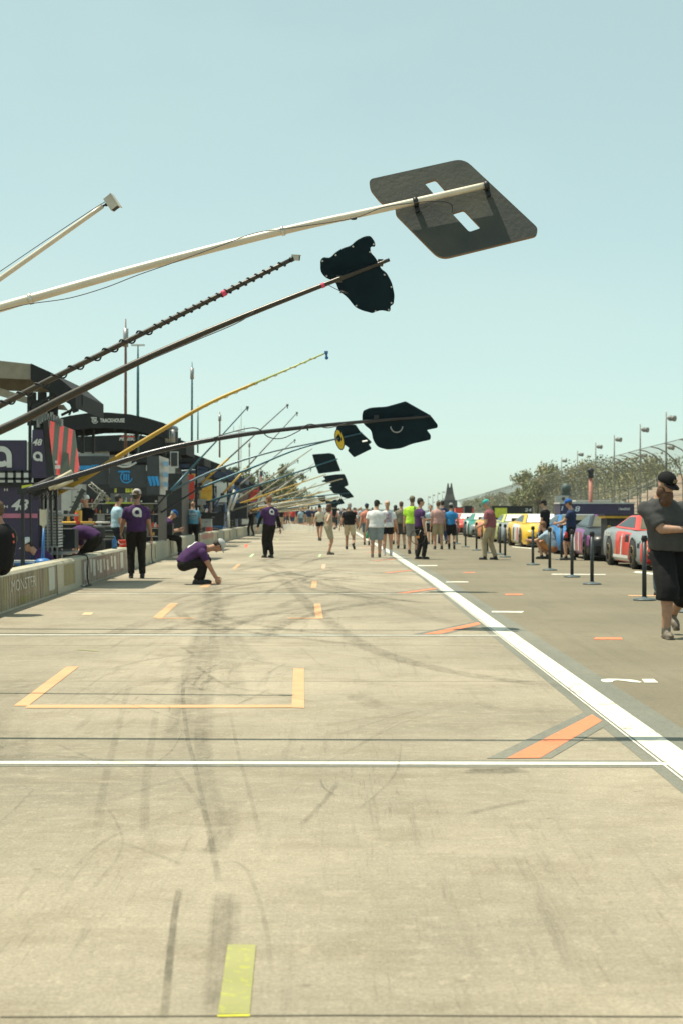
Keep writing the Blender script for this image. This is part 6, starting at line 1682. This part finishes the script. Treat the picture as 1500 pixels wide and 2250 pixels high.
# people by the barrier posts
a = ppl('person in a maroon polo, khaki trousers and teal cap by the barrier posts', 1078, 1230, 62, top=1094, shirt='maroon', legs='khaki', hair='grey', cap='teal', capdir=0, shoes=SHOE, fat=1.15, gap=.01,
        pose=dict(lf=V(-.12, .14, .08), rf=V(.12, -.10, .08), pelvis=V(0, .02, .94), neck=V(0, .06, 1.48), lh=V(-.22, .30, .98), rh=V(.28, .10, .86), head=(10, -18)))
b = MB(); i_ = a[2]
for sx in (-1, 1): b.ell(i_['hc'] + i_['Rh'] @ V(sx * .034, .092, .014), (.026, .010, .017), 8, 5, i_['Rh'])
b.build('sunglasses', BLACKP, a[0])
a = ppl('youth in a black tee and black cap standing behind the squatting person', 1197, 1214, 50, top=1097, shirt='black', legs='navyblack', leglen='mid', hair='dark', cap='black', capdir=0, pose=dict(head=(10, -6)))
a = ppl('squatting person in a light blue tee and rust shorts among the posts', 1198, 1230, 62, H=1.74, Y=42.5, shirt='lightblue', legs='rust', leglen='mid', hair='ginger', shoes=SHOE, fat=1.06,
        pose=dict(pelvis=V(0, -.22, .33), neck=V(0, .02, .80), mid=V(0, -.16, .60), lf=V(-.14, .06, .08), rf=V(.14, -.02, .08), kneepole=V(0, 1, .55), lh=V(-.16, .46, .55), rh=V(.10, .44, .52), head=(5, -8)))
a = ppl('person in a navy tee and blue cap looking down by the cars', 1254, 1231, 68, top=1094, shirt='navy', legs='black', leglen='mid', hair='brown', cap='capblue', capdir=0, shoes=SHOE, fat=1.06,
        pose=dict(lf=V(-.12, .12, .08), rf=V(.12, -.06, .08), lh=V(-.14, .40, 1.08), rh=V(.18, .32, 1.02), head=(0, -14), lep=V(-.6, -.6, -.5), rep=V(.6, -.8, -.4)))
t = thing('water_bottle', 'red bottle hanging at the hip of the person in navy', 'bottle', P(1243, 1174, 40.7))
b = MB(); b.lathe((0, 0, -.1), [(.001, 0), (.04, 0), (.045, .12), (.02, .17), (.001, .18)], 10); b.build('bottle_body', CL['red'], t, smooth=True); b = MB(); b.lathe((0, 0, .08), [(.022, 0), (.022, .03), (.001, .03)], 8); b.build('cap', BLACKP, t)
# the big bearded man at the right
BL_ = cloth('charcoal_tee_cloth', (.060, .060, .060))
big = ppl('big bearded person in a charcoal tee, black shorts and black cap reading a phone', 1474, 1400, 190, H=1.82, Y=15.9, shirt=BL_, legs='black', leglen='knee', hair=None, cap='black', capdir=0, fat=1.22, skin=TATT, shoes=SHOET, sleeve=.85, gap=.018, vox=.014, wr=.009,
          pose=dict(rf=V(.13, .18, .08), lf=V(-.15, -.32, .22), ltoe=V(0, .8, -.6), rtoe=V(.1, 1, -.05), pelvis=V(0, 0, .92), neck=V(.13, .06, 1.46), headoff=V(.03, .03, -.03), rh=V(-.03, .35, 1.13), lh=V(-.09, .37, 1.12), rep=V(.8, -.25, -.9), lep=V(-.8, -.2, -.9), head=(24, -24), rgrip=.9, lgrip=.9, twist=0))
r_, pt, i_ = big
b = MB(); hc, Rh = i_['hc'], i_['Rh']
for dx, dy, dz, rx, ry, rz in ((0, .055, -.100, .080, .062, .060), (0, .070, -.160, .070, .055, .080), (-.055, .01, -.075, .034, .052, .062), (.055, .01, -.075, .034, .052, .062), (0, .072, -.225, .045, .035, .06), (0, .093, -.055, .042, .015, .015)):
    b.ell(hc + Rh @ V(dx, dy, dz), (rx, ry, rz), 12, 8, Rh)
o = link('beard', remesh(b, .012, 2, .016, 3), r_); o.data.materials.append(HAIR['auburn'])
b = MB(); b.box((0, 0, 0), (.05, .006, .036)); M_ = i_['Rh']; b.v = [hc + M_ @ (p + V(.0, .108, .085)) for p in b.v]; b.build('cap_patch', mat('tan_patch', (.16, .12, .07)), r_)
t = thing('phone', 'dark phone held by the big bearded person', 'phone', r_.matrix_basis @ ((i_['rh'] + i_['lh']) / 2 + V(0, .10, .06)), R(190))
b = MB(); b.box((0, 0, 0), (.078, .010, .155), Matrix.Rotation(R(-35), 3, 'X')); b.build('phone_body', BLACKP, t)
b = MB(); b.box((0, -.007, .004), (.068, .002, .14), Matrix.Rotation(R(-35), 3, 'X')); b.build('phone_screen', DGREY, t)
a = ppl('blond person in white standing behind the big bearded person', 1458, 0, 160, H=1.66, Y=24.0, z=0, shirt='white', legs='jean', hair='blond', hairstyle='bob', female=True, pose=dict())
# purple figures behind the rack
a = ppl('purple shirted person stooping behind the cream paddle board', 92, 0, 100, H=1.76, Y=25.2, z=0, shirt='purple', legs='navy', hair='dark', cap='white', fat=1.05,
        pose=dict(pelvis=V(0, -.22, .26), neck=V(0, .10, .62), mid=V(0, -.14, .50), lf=V(-.13, .05, .08), rf=V(.13, -.05, .08), kneepole=V(0, 1, .5), lh=V(-.1, .4, .4), rh=V(.12, .4, .4), head=(0, -30)))
a[0].location = (-5.30, 26.5, 0)
a = ppl('person in a white cap among the gear right of the stair', 190, 0, 150, H=1.74, Y=36.5, z=0, shirt='black', legs='navy', hair='dark', cap='white', pose=dict(lh=V(-.1, .35, 1.1), rh=V(.1, .35, 1.1)))
a = ppl('far person in a blue shirt with raised hands past the wall', 570, 1172, 190, Y=100, H=1.75, shirt='blue', legs='jean', hair='brown', pose=dict(lh=V(-.12, .2, 1.55), rh=V(.14, .2, 1.5)))

# the far crowd: a few figures built, then copied
protos = []
for k, (sh, lg, ll, ha, po, fe) in enumerate((('red', 'navy', 'mid', 'dark', WALK, False), ('white', 'jean', 'long', 'brown', {}, False), ('navy', 'khaki', 'mid', 'brown', WALK2, False), ('grey', 'black', 'long', 'dark', {}, True), ('skyblue', 'jean', 'mid', 'blond', WALK, True), ('black', 'tan', 'mid', 'dark', {}, False), ('salmon', 'charcoal', 'mid', 'grey', WALK2, False))):
    protos.append(person('distant person in the crowd at the end of the lane', (-3 + k * .8, 128, 0), 180, H=1.74, shirt=sh, legs=lg, leglen=ll, hair=ha, pose=po, female=fe, vox=.035, group='distant crowd')[0])
r = random.Random(11); spots = []
for k in range(66):
    for _ in range(30):
        y = 112 + r.random() ** .8 * 70; x = r.uniform(-5.2, lx(y) + 4.5) - (y - 112) * .03
        if all((x - a) ** 2 + (y - b_) ** 2 > .45 for a, b_ in spots) and not (3.0 > x > 1.2 and y < 116): break
    spots.append((x, y))
for k, (x, y) in enumerate(spots):
    o = protos[k] if k < len(protos) else copy_tree(protos[k % len(protos)])
    o.location = (x, y, 0); o.rotation_euler = (0, 0, r.choice((0, math.pi)) + r.uniform(-.7, .7)); q = r.uniform(.95, 1.05); o.scale = (q, q, q)
bpy.data.scenes.remove(TMP)
# ---------------------------------------------------------------- cars
GLASS = mat('dark_windscreen', (.02, .021, .018), .2, var=.1, spec=.25); GLASS2 = mat('tan_windscreen', (.10, .095, .06), .2, var=.2, ns=3, spec=.25)
RIM = mat('bronze_rim', (.20, .15, .07), .4, .5); TYREM = mat('slick_tyre', (.02, .02, .02), .7)
def paint(name, c): return mat(name, c, .36, 0, var=.05, coat=.15, spec=.3)
PT = {k: paint(k + '_car_paint', c) for k, c in dict(black=(.014, .014, .017), red=(.60, .055, .04), yellow=(.66, .40, .03), blue=(.035, .16, .38), lime=(.46, .48, .12), green=(.02, .25, .17), gold=(.62, .33, .04), white=(.62, .63, .60), silver=(.22, .245, .25), purple=(.20, .045, .20), orange=(.66, .16, .05), pink=(.58, .11, .09), teal=(.02, .19, .15)).items()}
GC = 'stock cars parked in line'
PROFC = [(-2.45, .30, .56, .80), (-2.38, .20, .66, .90), (-2.15, .12, .74, .965), (-1.75, .12, .815, .985), (-1.3, .13, .865, .975), (-.95, .13, .90, .965), (-.3, .13, .93, .965), (.7, .13, .94, .965), (1.2, .13, .95, .985), (1.7, .14, .965, .985), (2.15, .18, .965, .965), (2.40, .30, .93, .93)]
def car(label, loc, rz, body, second, roof, nose, extras=None, sunshade=None, glass=None):
    t = thing('stock_car', label, 'race car', loc, rz, GC)
    rings = []
    for y, bot, top, w in PROFC:
        sh = top - .10
        half = [(w * .93, bot), (w, bot + .10), (w * 1.0, (bot + sh) / 2), (w * .985, sh - .05), (w * .93, sh + .03), (w * .80, top - .012), (w * .45, top + .012), (0, top + .022)]
        ring_ = [Vector((x, y, z)) for x, z in half] + [Vector((-x, y, z)) for x, z in reversed(half[:-1])]
        rings.append(ring_)
    b = MB(); b.smooth = True; b.loft(rings)
    n = len(rings[0])
    # colour zones of the real livery: nose, flank stripe, rest
    for fi, f in enumerate(b.f):
        c = sum((b.v[i] for i in f), Vector()) / len(f)
        b.m[fi] = 2 if c.y < -2.0 else (1 if (abs(c.x) > .9 and -.9 < c.y < .9) else 0)
    b.build('body', [PT[body], PT[second], PT[nose]], t)
    # greenhouse: cowl, roof, rear
    def gl(w0, w1, off=0.):
        base = [(-w0, -1.02, .90), (w0, -1.02, .90), (w0, 1.62, .95), (-w0, 1.62, .95)]
        rf = [(-w1, -.20, 1.255), (w1, -.20, 1.255), (w1, .75, 1.245), (-w1, .75, 1.245)]
        return [Vector(p) for p in base], [Vector(p) for p in rf]
    B_, F_ = gl(.80, .585)
    b = MB(); b.add(B_ + F_, [(0, 1, 5, 4), (1, 2, 6, 5), (2, 3, 7, 6), (3, 0, 4, 7), (4, 5, 6, 7)])
    o = b.build('roof', PT[roof], t)
    bv = o.modifiers.new('b', 'BEVEL'); bv.width = .05; bv.segments = 2; bv.limit_method = 'ANGLE'
    def inset(q, m, name, k=.86, off=.006, dz=0):
        c = sum(q, Vector()) / 4; nrm = (q[1] - q[0]).cross(q[3] - q[0]).normalized()
        b = MB(); vs = [c + (p - c) * k + nrm * off for p in q]
        b.add(vs, [(0, 1, 2, 3)]); o = b.build(name, m, t); return vs, nrm
    ws, wn_ = inset([B_[0], B_[1], F_[1], F_[0]], glass or GLASS2, 'windscreen', .88)
    inset([B_[1], B_[2], F_[2], F_[1]], GLASS, 'side_window', .74); inset([B_[3], B_[0], F_[0], F_[3]], GLASS, 'side_window', .74); inset([B_[2], B_[3], F_[3], F_[2]], GLASS, 'rear_window', .86)
    if sunshade:
        b = MB(); c = sum(ws, Vector()) / 4; b.add([c + (p - c) * .93 + wn_ * .01 for p in ws], [(0, 1, 2, 3)]); b.build('sunshade', sunshade, t)
    b = MB(); b.beam(ws[3] + wn_ * .006, ws[2] + wn_ * .006, .004, .09, wn_.cross(Vector((1, 0, 0)))); b.build('windscreen_banner', PT[second], t)
    # wheels
    for y in (-1.42, 1.38):
        for sx in (-1, 1):
            x = sx * .90
            b = MB(); b.tube([(x - sx * .12, y, .335), (x + sx * .085, y, .335), (x + sx * .105, y, .335)], [.335, .335, .31], 22); w = b.build('wheel', TYREM, t)
            b = MB(); b.tube([(x + sx * .095, y, .335), (x + sx * .112, y, .335)], [.235, .225], 20); b.build('rim', RIM, w)
            b = MB()
            for k in range(10):
                a = 2 * math.pi * k / 10; b.beam((x + sx * .116, y + .05 * math.cos(a), .335 + .05 * math.sin(a)), (x + sx * .114, y + .20 * math.cos(a), .335 + .20 * math.sin(a)), .012, .03, (1, 0, 0))
            b.build('spokes', BLACKM, w)
            b = MB(); N = 16     # dark wheel arch
            vs = []
            for k in range(N + 1):
                a = R(-8) + R(196) * k / N
                for rr in (.335, .405): vs.append(Vector((sx * .990, y + rr * math.cos(a), .335 + rr * math.sin(a))))
            b.add(vs, [(2 * k, 2 * k + 1, 2 * k + 3, 2 * k + 2) for k in range(N)]); b.build('wheel_arch', BLACKP, t)
    # nose: grille, headlight stickers, splitter
    b = MB(); b.box((0, -2.415, .40), (1.05, .10, .20)); b.build('grille', BLACKP, t)
    b = MB(); b.box((0, -2.40, .13), (1.75, .22, .035)); b.box((0, -2.36, .20), (1.5, .12, .12)); b.build('splitter', BLACKP, t)
    for sx in (-1, 1):
        b = MB(); b.add([(sx * .42, -2.462, .50), (sx * .80, -2.40, .53), (sx * .84, -2.385, .60), (sx * .50, -2.452, .565)], [(0, 1, 2, 3)]); b.build('headlight', LGREY, t)
        b = MB(); b.box((sx * .72, -2.41, .34), (.26, .12, .16)); b.build('brake_duct', BLACKP, t)
    b = MB(); b.box((0, 2.36, 1.02), (1.5, .02, .14)); b.build('spoiler', BLACKP, t)
    b = MB(); b.tube([(.3, .6, 1.24), (.3, .62, 1.5)], .006, 4); b.build('aerial', BLACKP, t)
    if extras: extras(t)
    return t
def side_num(t, body_, m, x=-1, y=.0, h=.42, w=.5, z=.55):
    b = MB(); b.text(body_, plane_fn((x * .987, y, z), (0, -1 if x < 0 else 1, 0), (0, 0, 1)), h, w, .2, .03); b.build('door_number', m, t)
def hood_stripe(t, m, w=.35):
    b = MB(); vs = []
    for y, bot, top, ww in PROFC[2:6]: vs += [Vector((-w, y, top + .019)), Vector((w, y, top + .019))]
    b.add(vs, [(2 * i, 2 * i + 1, 2 * i + 3, 2 * i + 2) for i in range(3)]); b.build('bonnet_stripe', m, t)
def flank(t, y0, y1, z0, z1, m, name='flank_stripe', slant=0.):
    bod = [c for c in t.children if c.name.startswith('body')][0]
    b = MB(); n = 8; b.add([(-1.0, (y0 if j == 0 else y1) + slant * i / n, z0 + (z1 - z0) * i / n) for i in range(n + 1) for j in (0, 1)], [(2 * i, 2 * i + 1, 2 * i + 3, 2 * i + 2) for i in range(n)])
    return decal(t, bod, b, name, m, (1, 0, 0), .005)
def ex_red(t):
    b = MB(); b.text('BUILD', plane_fn((-.99, 1.55, .80), (0, -1, 0), (0, 0, 1)), .13, .75, .1, .03); b.build('lettering', PRNT, t)
    for y, h0, h1, m in ((-.2, .22, .80, PT['red']), (.05, .22, .80, PT['white']), (.25, .20, .80, PT['red']), (.75, .14, .45, PT['orange'])):
        flank(t, y - .08, y + .08, h0, h1, m, slant=-.12)
    flank(t, -2.05, -1.62, .50, .66, PT['black']); flank(t, -.85, -.45, .62, .80, PT['black']); flank(t, -.8, .9, .16, .30, PT['white'])
    b = MB(); b.box((0, -2.47, .11), (1.6, .06, .03)); b.build('splitter_edge', YELM, t)
def ex_black(t):
    ring_ = []
    b = MB(); N = 20; nrm = Vector((0, -.40, .92)).normalized(); up = Vector((0, .82, .355)).normalized(); c = Vector((.18, -.615, 1.08)) + Vector((0, -.395, .912)) * .016
    vs = []
    for k in range(N + 1):
        a = R(35) + R(290) * k / N
        for rr in (1, .5): vs.append(c + Vector((1, 0, 0)) * math.cos(a) * .24 * rr + up * math.sin(a) * .17 * rr)
    b.add(vs, [(2 * k, 2 * k + 1, 2 * k + 3, 2 * k + 2) for k in range(N)]); b.build('windscreen_letter', PRNT, t)
    flank(t, -2.1, -1.75, .42, .70, PT['purple'], 'flank_patch')
    for k in range(4):
        flank(t, -.6 + k * .4, -.36 + k * .4, .22, .76, PT['white'] if k % 2 else PT['pink'], slant=.08)
    b = MB(); b.text('48', plane_fn((-.55, -2.468, .50), (1, 0, 0), (0, 0, 1)), .09, .2, .2, .03); b.build('nose_number', PRNT, t)
def ex_yel(t):
    hood_stripe(t, PT['gold'])
    for k in range(3):
        flank(t, -.75 + k * .5, -.42 + k * .5, .26, .74, (PT['pink'], PT['white'], PT['black'])[k], 'flank_patch')
def ex_lime(t): hood_stripe(t, PT['white'], .5); side_num(t, '24', PRNT)
CXL = 7.72
car('red and silver stock car with white lettering, nearest in the line', (CXL, 36.35, 0), R(1), 'silver', 'red', 'red', 'red', ex_red)
car('black and purple stock car with a white ring letter in its windscreen', (CXL, 42.9, 0), R(-1), 'black', 'purple', 'black', 'black', ex_black)
car('blue stock car between the black one and the yellow one', (CXL, 49.3, 0), R(1), 'blue', 'silver', 'blue', 'blue', lambda t: hood_stripe(t, PT['white']))
car('yellow stock car with a white sunshade behind its windscreen', (CXL, 58.6, 0), R(2), 'yellow', 'white', 'yellow', 'yellow', ex_yel, mat('white_sunshade', (.82, .82, .78), .6))
car('lime and white stock car with a white panel in its windscreen', (CXL, 66, 0), R(0), 'silver', 'lime', 'lime', 'silver', ex_lime, mat('pale_sunshade', (.55, .57, .54), .5))
car('orange and gold stock car behind the lime one', (CXL, 73.8, 0), R(1), 'gold', 'orange', 'gold', 'gold', lambda t: hood_stripe(t, PT['red']))
car('green stock car behind the gold one', (CXL, 81.5, 0), R(0), 'teal', 'white', 'green', 'silver', lambda t: hood_stripe(t, PT['white']), mat('pale_sunshade', (.6, .62, .6), .5))
car('pale red stock car at the far end of the line', (CXL, 91, 0), R(0), 'red', 'white', 'pink', 'red', lambda t: hood_stripe(t, PT['white']), mat('pale_sunshade', (.62, .62, .6), .5))
car('second red stock car, farthest and smallest of the line', (CXL - .1, 100, 0), R(0), 'orange', 'white', 'orange', 'black')

# equipment trailers beside the line of cars
t = thing('equipment_cart', 'black equipment cart with a yellow stripe between the red and black cars', 'cart', (P(1378, 1126, 39.6).x, 39.9, 0))
b = MB(); b.span((-.56, -.4, .18), (.62, .5, 1.17)); b.build('cart_body', BLACKP, t)
b = MB(); b.span((-.64, -.5, 1.235), (.72, .6, 1.275)); b.build('top', BLACKM, t)
b = MB(); b.span((-.62, -.46, 1.17), (.68, .56, 1.23)); b.build('yellow_stripe', YELM, t)
b = MB(); b.span((-.54, -.42, .82), (-.38, -.405, .98)); b.build('label_frame', YELM, t)
b = MB(); b.span((-.52, -.43, .85), (-.40, -.421, .95)); b.build('label_plate', DGREY, t)
for sx in (-1, 1): b = MB(); b.tube([(sx * .5 - .05, -.3, .1), (sx * .5 + .05, -.3, .1)], .1, 12); b.build('wheel', RUB, t)
def trailer(label, px0, px1, ytop, Y, m, texts, hh=.9):
    k = Y / FPX; x0, x1 = (px0 - CX) * k, (px1 - CX) * k; zt = CAMH + (HY - ytop) * k
    t = thing('pit_cart', label, 'cart', ((x0 + x1) / 2, Y, 0)); w = x1 - x0
    b = MB(); b.span((-w / 2, 0, .25), (w / 2, 1.4, zt)); b.build('cart_body', m, t)
    b = MB(); b.span((-w / 2 - .02, -.02, zt), (w / 2 + .02, 1.42, zt + .05)); b.build('top', LGREY if m is PURP else BLACKM, t)
    for body_, pa, pb, pm, ya, yb in texts:
        b = MB(); c = P((pa + pb) / 2, (ya + yb) / 2, Y - .012); b.text(body_, plane_fn(c - t.location, (1, 0, 0), (0, 0, 1)), (yb - ya) * k, (pb - pa) * k, .15, .02); b.build('lettering', pm, t)
    for sx in (-1, 1):
        b = MB(); b.tube([(sx * w * .4 - .08, .3, .2), (sx * w * .4 + .08, .3, .2)], .2, 14); b.build('wheel', RUB, t)
    return t
trailer('long purple pit cart with white lettering behind the parked cars', 1230, 1393, 1107, 52, PURP, [('8', 1262, 1274, PRNT, 1112, 1124), ('Hendrick', 1358, 1384, PRNT, 1115, 1121), ('1', 1232, 1237, PRNT, 1112, 1122)])
t = trailer('black pit cart with a yellow green panel behind the lime car', 1081, 1169, 1114, 70, DARKP, [('24', 1152, 1167, PRNT, 1117, 1124)])
b = MB(); k = 70 / FPX; b.span((P(1086, 0, 70).x - t.location.x, -.02, 1.0), (P(1113, 0, 70).x - t.location.x, -.005, CAMH + (1126 - 1116) * k)); b.build('lime_panel', YELG, t)
trailer('small red pit cart far down the line of cars', 1000, 1040, 1116, 105, REDP, [])
trailer('dark pit cart beside the far red one', 1020, 1036, 1113, 98, DARKP, [])

# ---------------------------------------------------------------- barrier posts
POSTM = mat('black_powder_coat', (.020, .026, .030), .45, var=.15); BASEM = mat('worn_black_base', (.075, .10, .105), .5, var=.25)
t0 = thing('barrier_post', 'x', 'barrier post', (0, 0, 0), 0, 'belt barrier posts along the car line')
b = MB(); b.tube([(0, 0, .03), (0, 0, .90)], .034, 14); b.build('post', POSTM, t0)
b = MB(); b.tube([(0, 0, .885), (0, 0, .965), (0, 0, .975)], [.040, .040, .034], 14); b.box((0, 0, .92), (.09, .035, .045)); b.build('belt_head', BLACKP, t0)
b = MB(); b.lathe((0, 0, 0), [(.001, 0), (.168, 0), (.170, .018), (.150, .030), (.05, .042), (.036, .055), (.001, .055)], 26); b.build('base', BASEM, t0, smooth=True)
SP = [(1415, 1321, 'nearest black barrier post, beside the big bearded person'), (1300, 1286, 'black barrier post in front of the black car, second nearest'), (1256, 1270, 'black barrier post beside the person in navy'), (1207, 1255, 'black barrier post in front of the squatting person'), (1170, 1243, 'black barrier post left of the squatting person'),
      (1109, 1226, 'black barrier post just right of the maroon polo, with its base in view'), (1098, 1220, 'black barrier post nearly touching the khaki trousers'), (1046, 1211, 'black barrier post left of the maroon polo'), (1022, 1204, 'black barrier post between the blue tee and the maroon polo'), (1003, 1197, 'black barrier post beside the blue tee'),
      (1070, 1217, 'barrier post hidden behind the maroon polo, only its base showing'), (1233, 1232, 'barrier post base behind the person in navy'), (978, 1189, 'far barrier post behind the blue tee'), (1510, 1347, 'barrier post base at the right edge behind the big person')]
for i, (px, py, lab) in enumerate(SP):
    o = t0 if i == 0 else copy_tree(t0); o.location = at(px, py - 1.5); o['label'] = lab
# signs and signal mast by the fence
t = thing('signal_mast', 'pink signal mast with a black lamp head in front of the trees', 'signal', (P(1297, 1126, 118).x, 118, 0))
b = MB(); b.tube([(0, 0, 0), P(1297, 1050, 118) - t.location], .16, 8); b.build('mast', mat('pink_mast', (.42, .17, .13)), t)
b = MB(); b.box(P(1297, 1042, 118) - t.location, (.40, .4, .55)); b.ell(P(1297, 1034, 118) - t.location, (.28, .2, .2), 10, 6); b.build('lamp_head', BLACKP, t)
t = thing('speaker_globe', 'dark round loudspeaker on a post above the grey sign', 'loudspeaker', (P(1243, 1126, 120).x, 120, 0))
b = MB(); b.tube([(0, 0, 0), P(1243, 1090, 120) - t.location], .07, 6); b.build('post', FPOST, t)
b = MB(); b.ell(P(1243, 1073, 120) - t.location, (.40, .4, .42), 12, 8); b.box(P(1243, 1086, 120) - t.location, (.7, .3, .2)); b.build('speaker', mat('dark_teal_plastic', (.05, .08, .08)), t)
t = thing('sign_board', 'grey sign board on legs before the fence, above the person in navy', 'sign', (P(1234, 1126, 115).x, 115, 0))
b = MB(); b.box(P(1234, 1098, 115) - t.location, (1.0, .08, .62)); b.build('board', mat('pale_grey_sign', (.40, .42, .42)), t)
b = MB(); b.ell(P(1237, 1096, 114.95) - t.location, (.14, .015, .14), 12, 6); b.build('emblem', DGREY, t)
for dx in (-.35, .35): b = MB(); b.beam((dx, .03, 0), (dx, .03, 2.0), .07, .07, (0, 1, 0)); b.build('leg', FPOST, t)
t = thing('track_cabin', 'small white cabin at the foot of the fence right of the signal mast', 'cabin', (P(1302, 1126, 150).x, 150, 0))
b = MB(); b.span((-1.8, -1, 0), (1.6, 1, 2.4)); b.build('wall', LGREY, t); b = MB(); b.span((-1.9, -1.1, 2.4), (1.7, 1.1, 2.55)); b.build('roof', PRNT, t); b = MB(); b.span((-.8, -1.03, .9), (.6, -1.0, 1.9)); b.build('window', DGREY, t)

# ---------------------------------------------------------------- thin summer haze
hm = bpy.data.materials.new('haze'); hm.use_nodes = True
hn = hm.node_tree.nodes; hn.remove(hn['Principled BSDF'])
pv_ = hn.new('ShaderNodeVolumePrincipled'); pv_.inputs['Color'].default_value = (.90, .95, .90, 1); pv_.inputs['Density'].default_value = .00016; pv_.inputs['Anisotropy'].default_value = .2
hm.node_tree.links.new(pv_.outputs[0], hn['Material Output'].inputs['Volume'])
b = MB(); b.span((-3010, -70, -1.02), (3010, 4510, 18)); hz_ = b.build('haze', hm); hz_['kind'] = 'stuff'
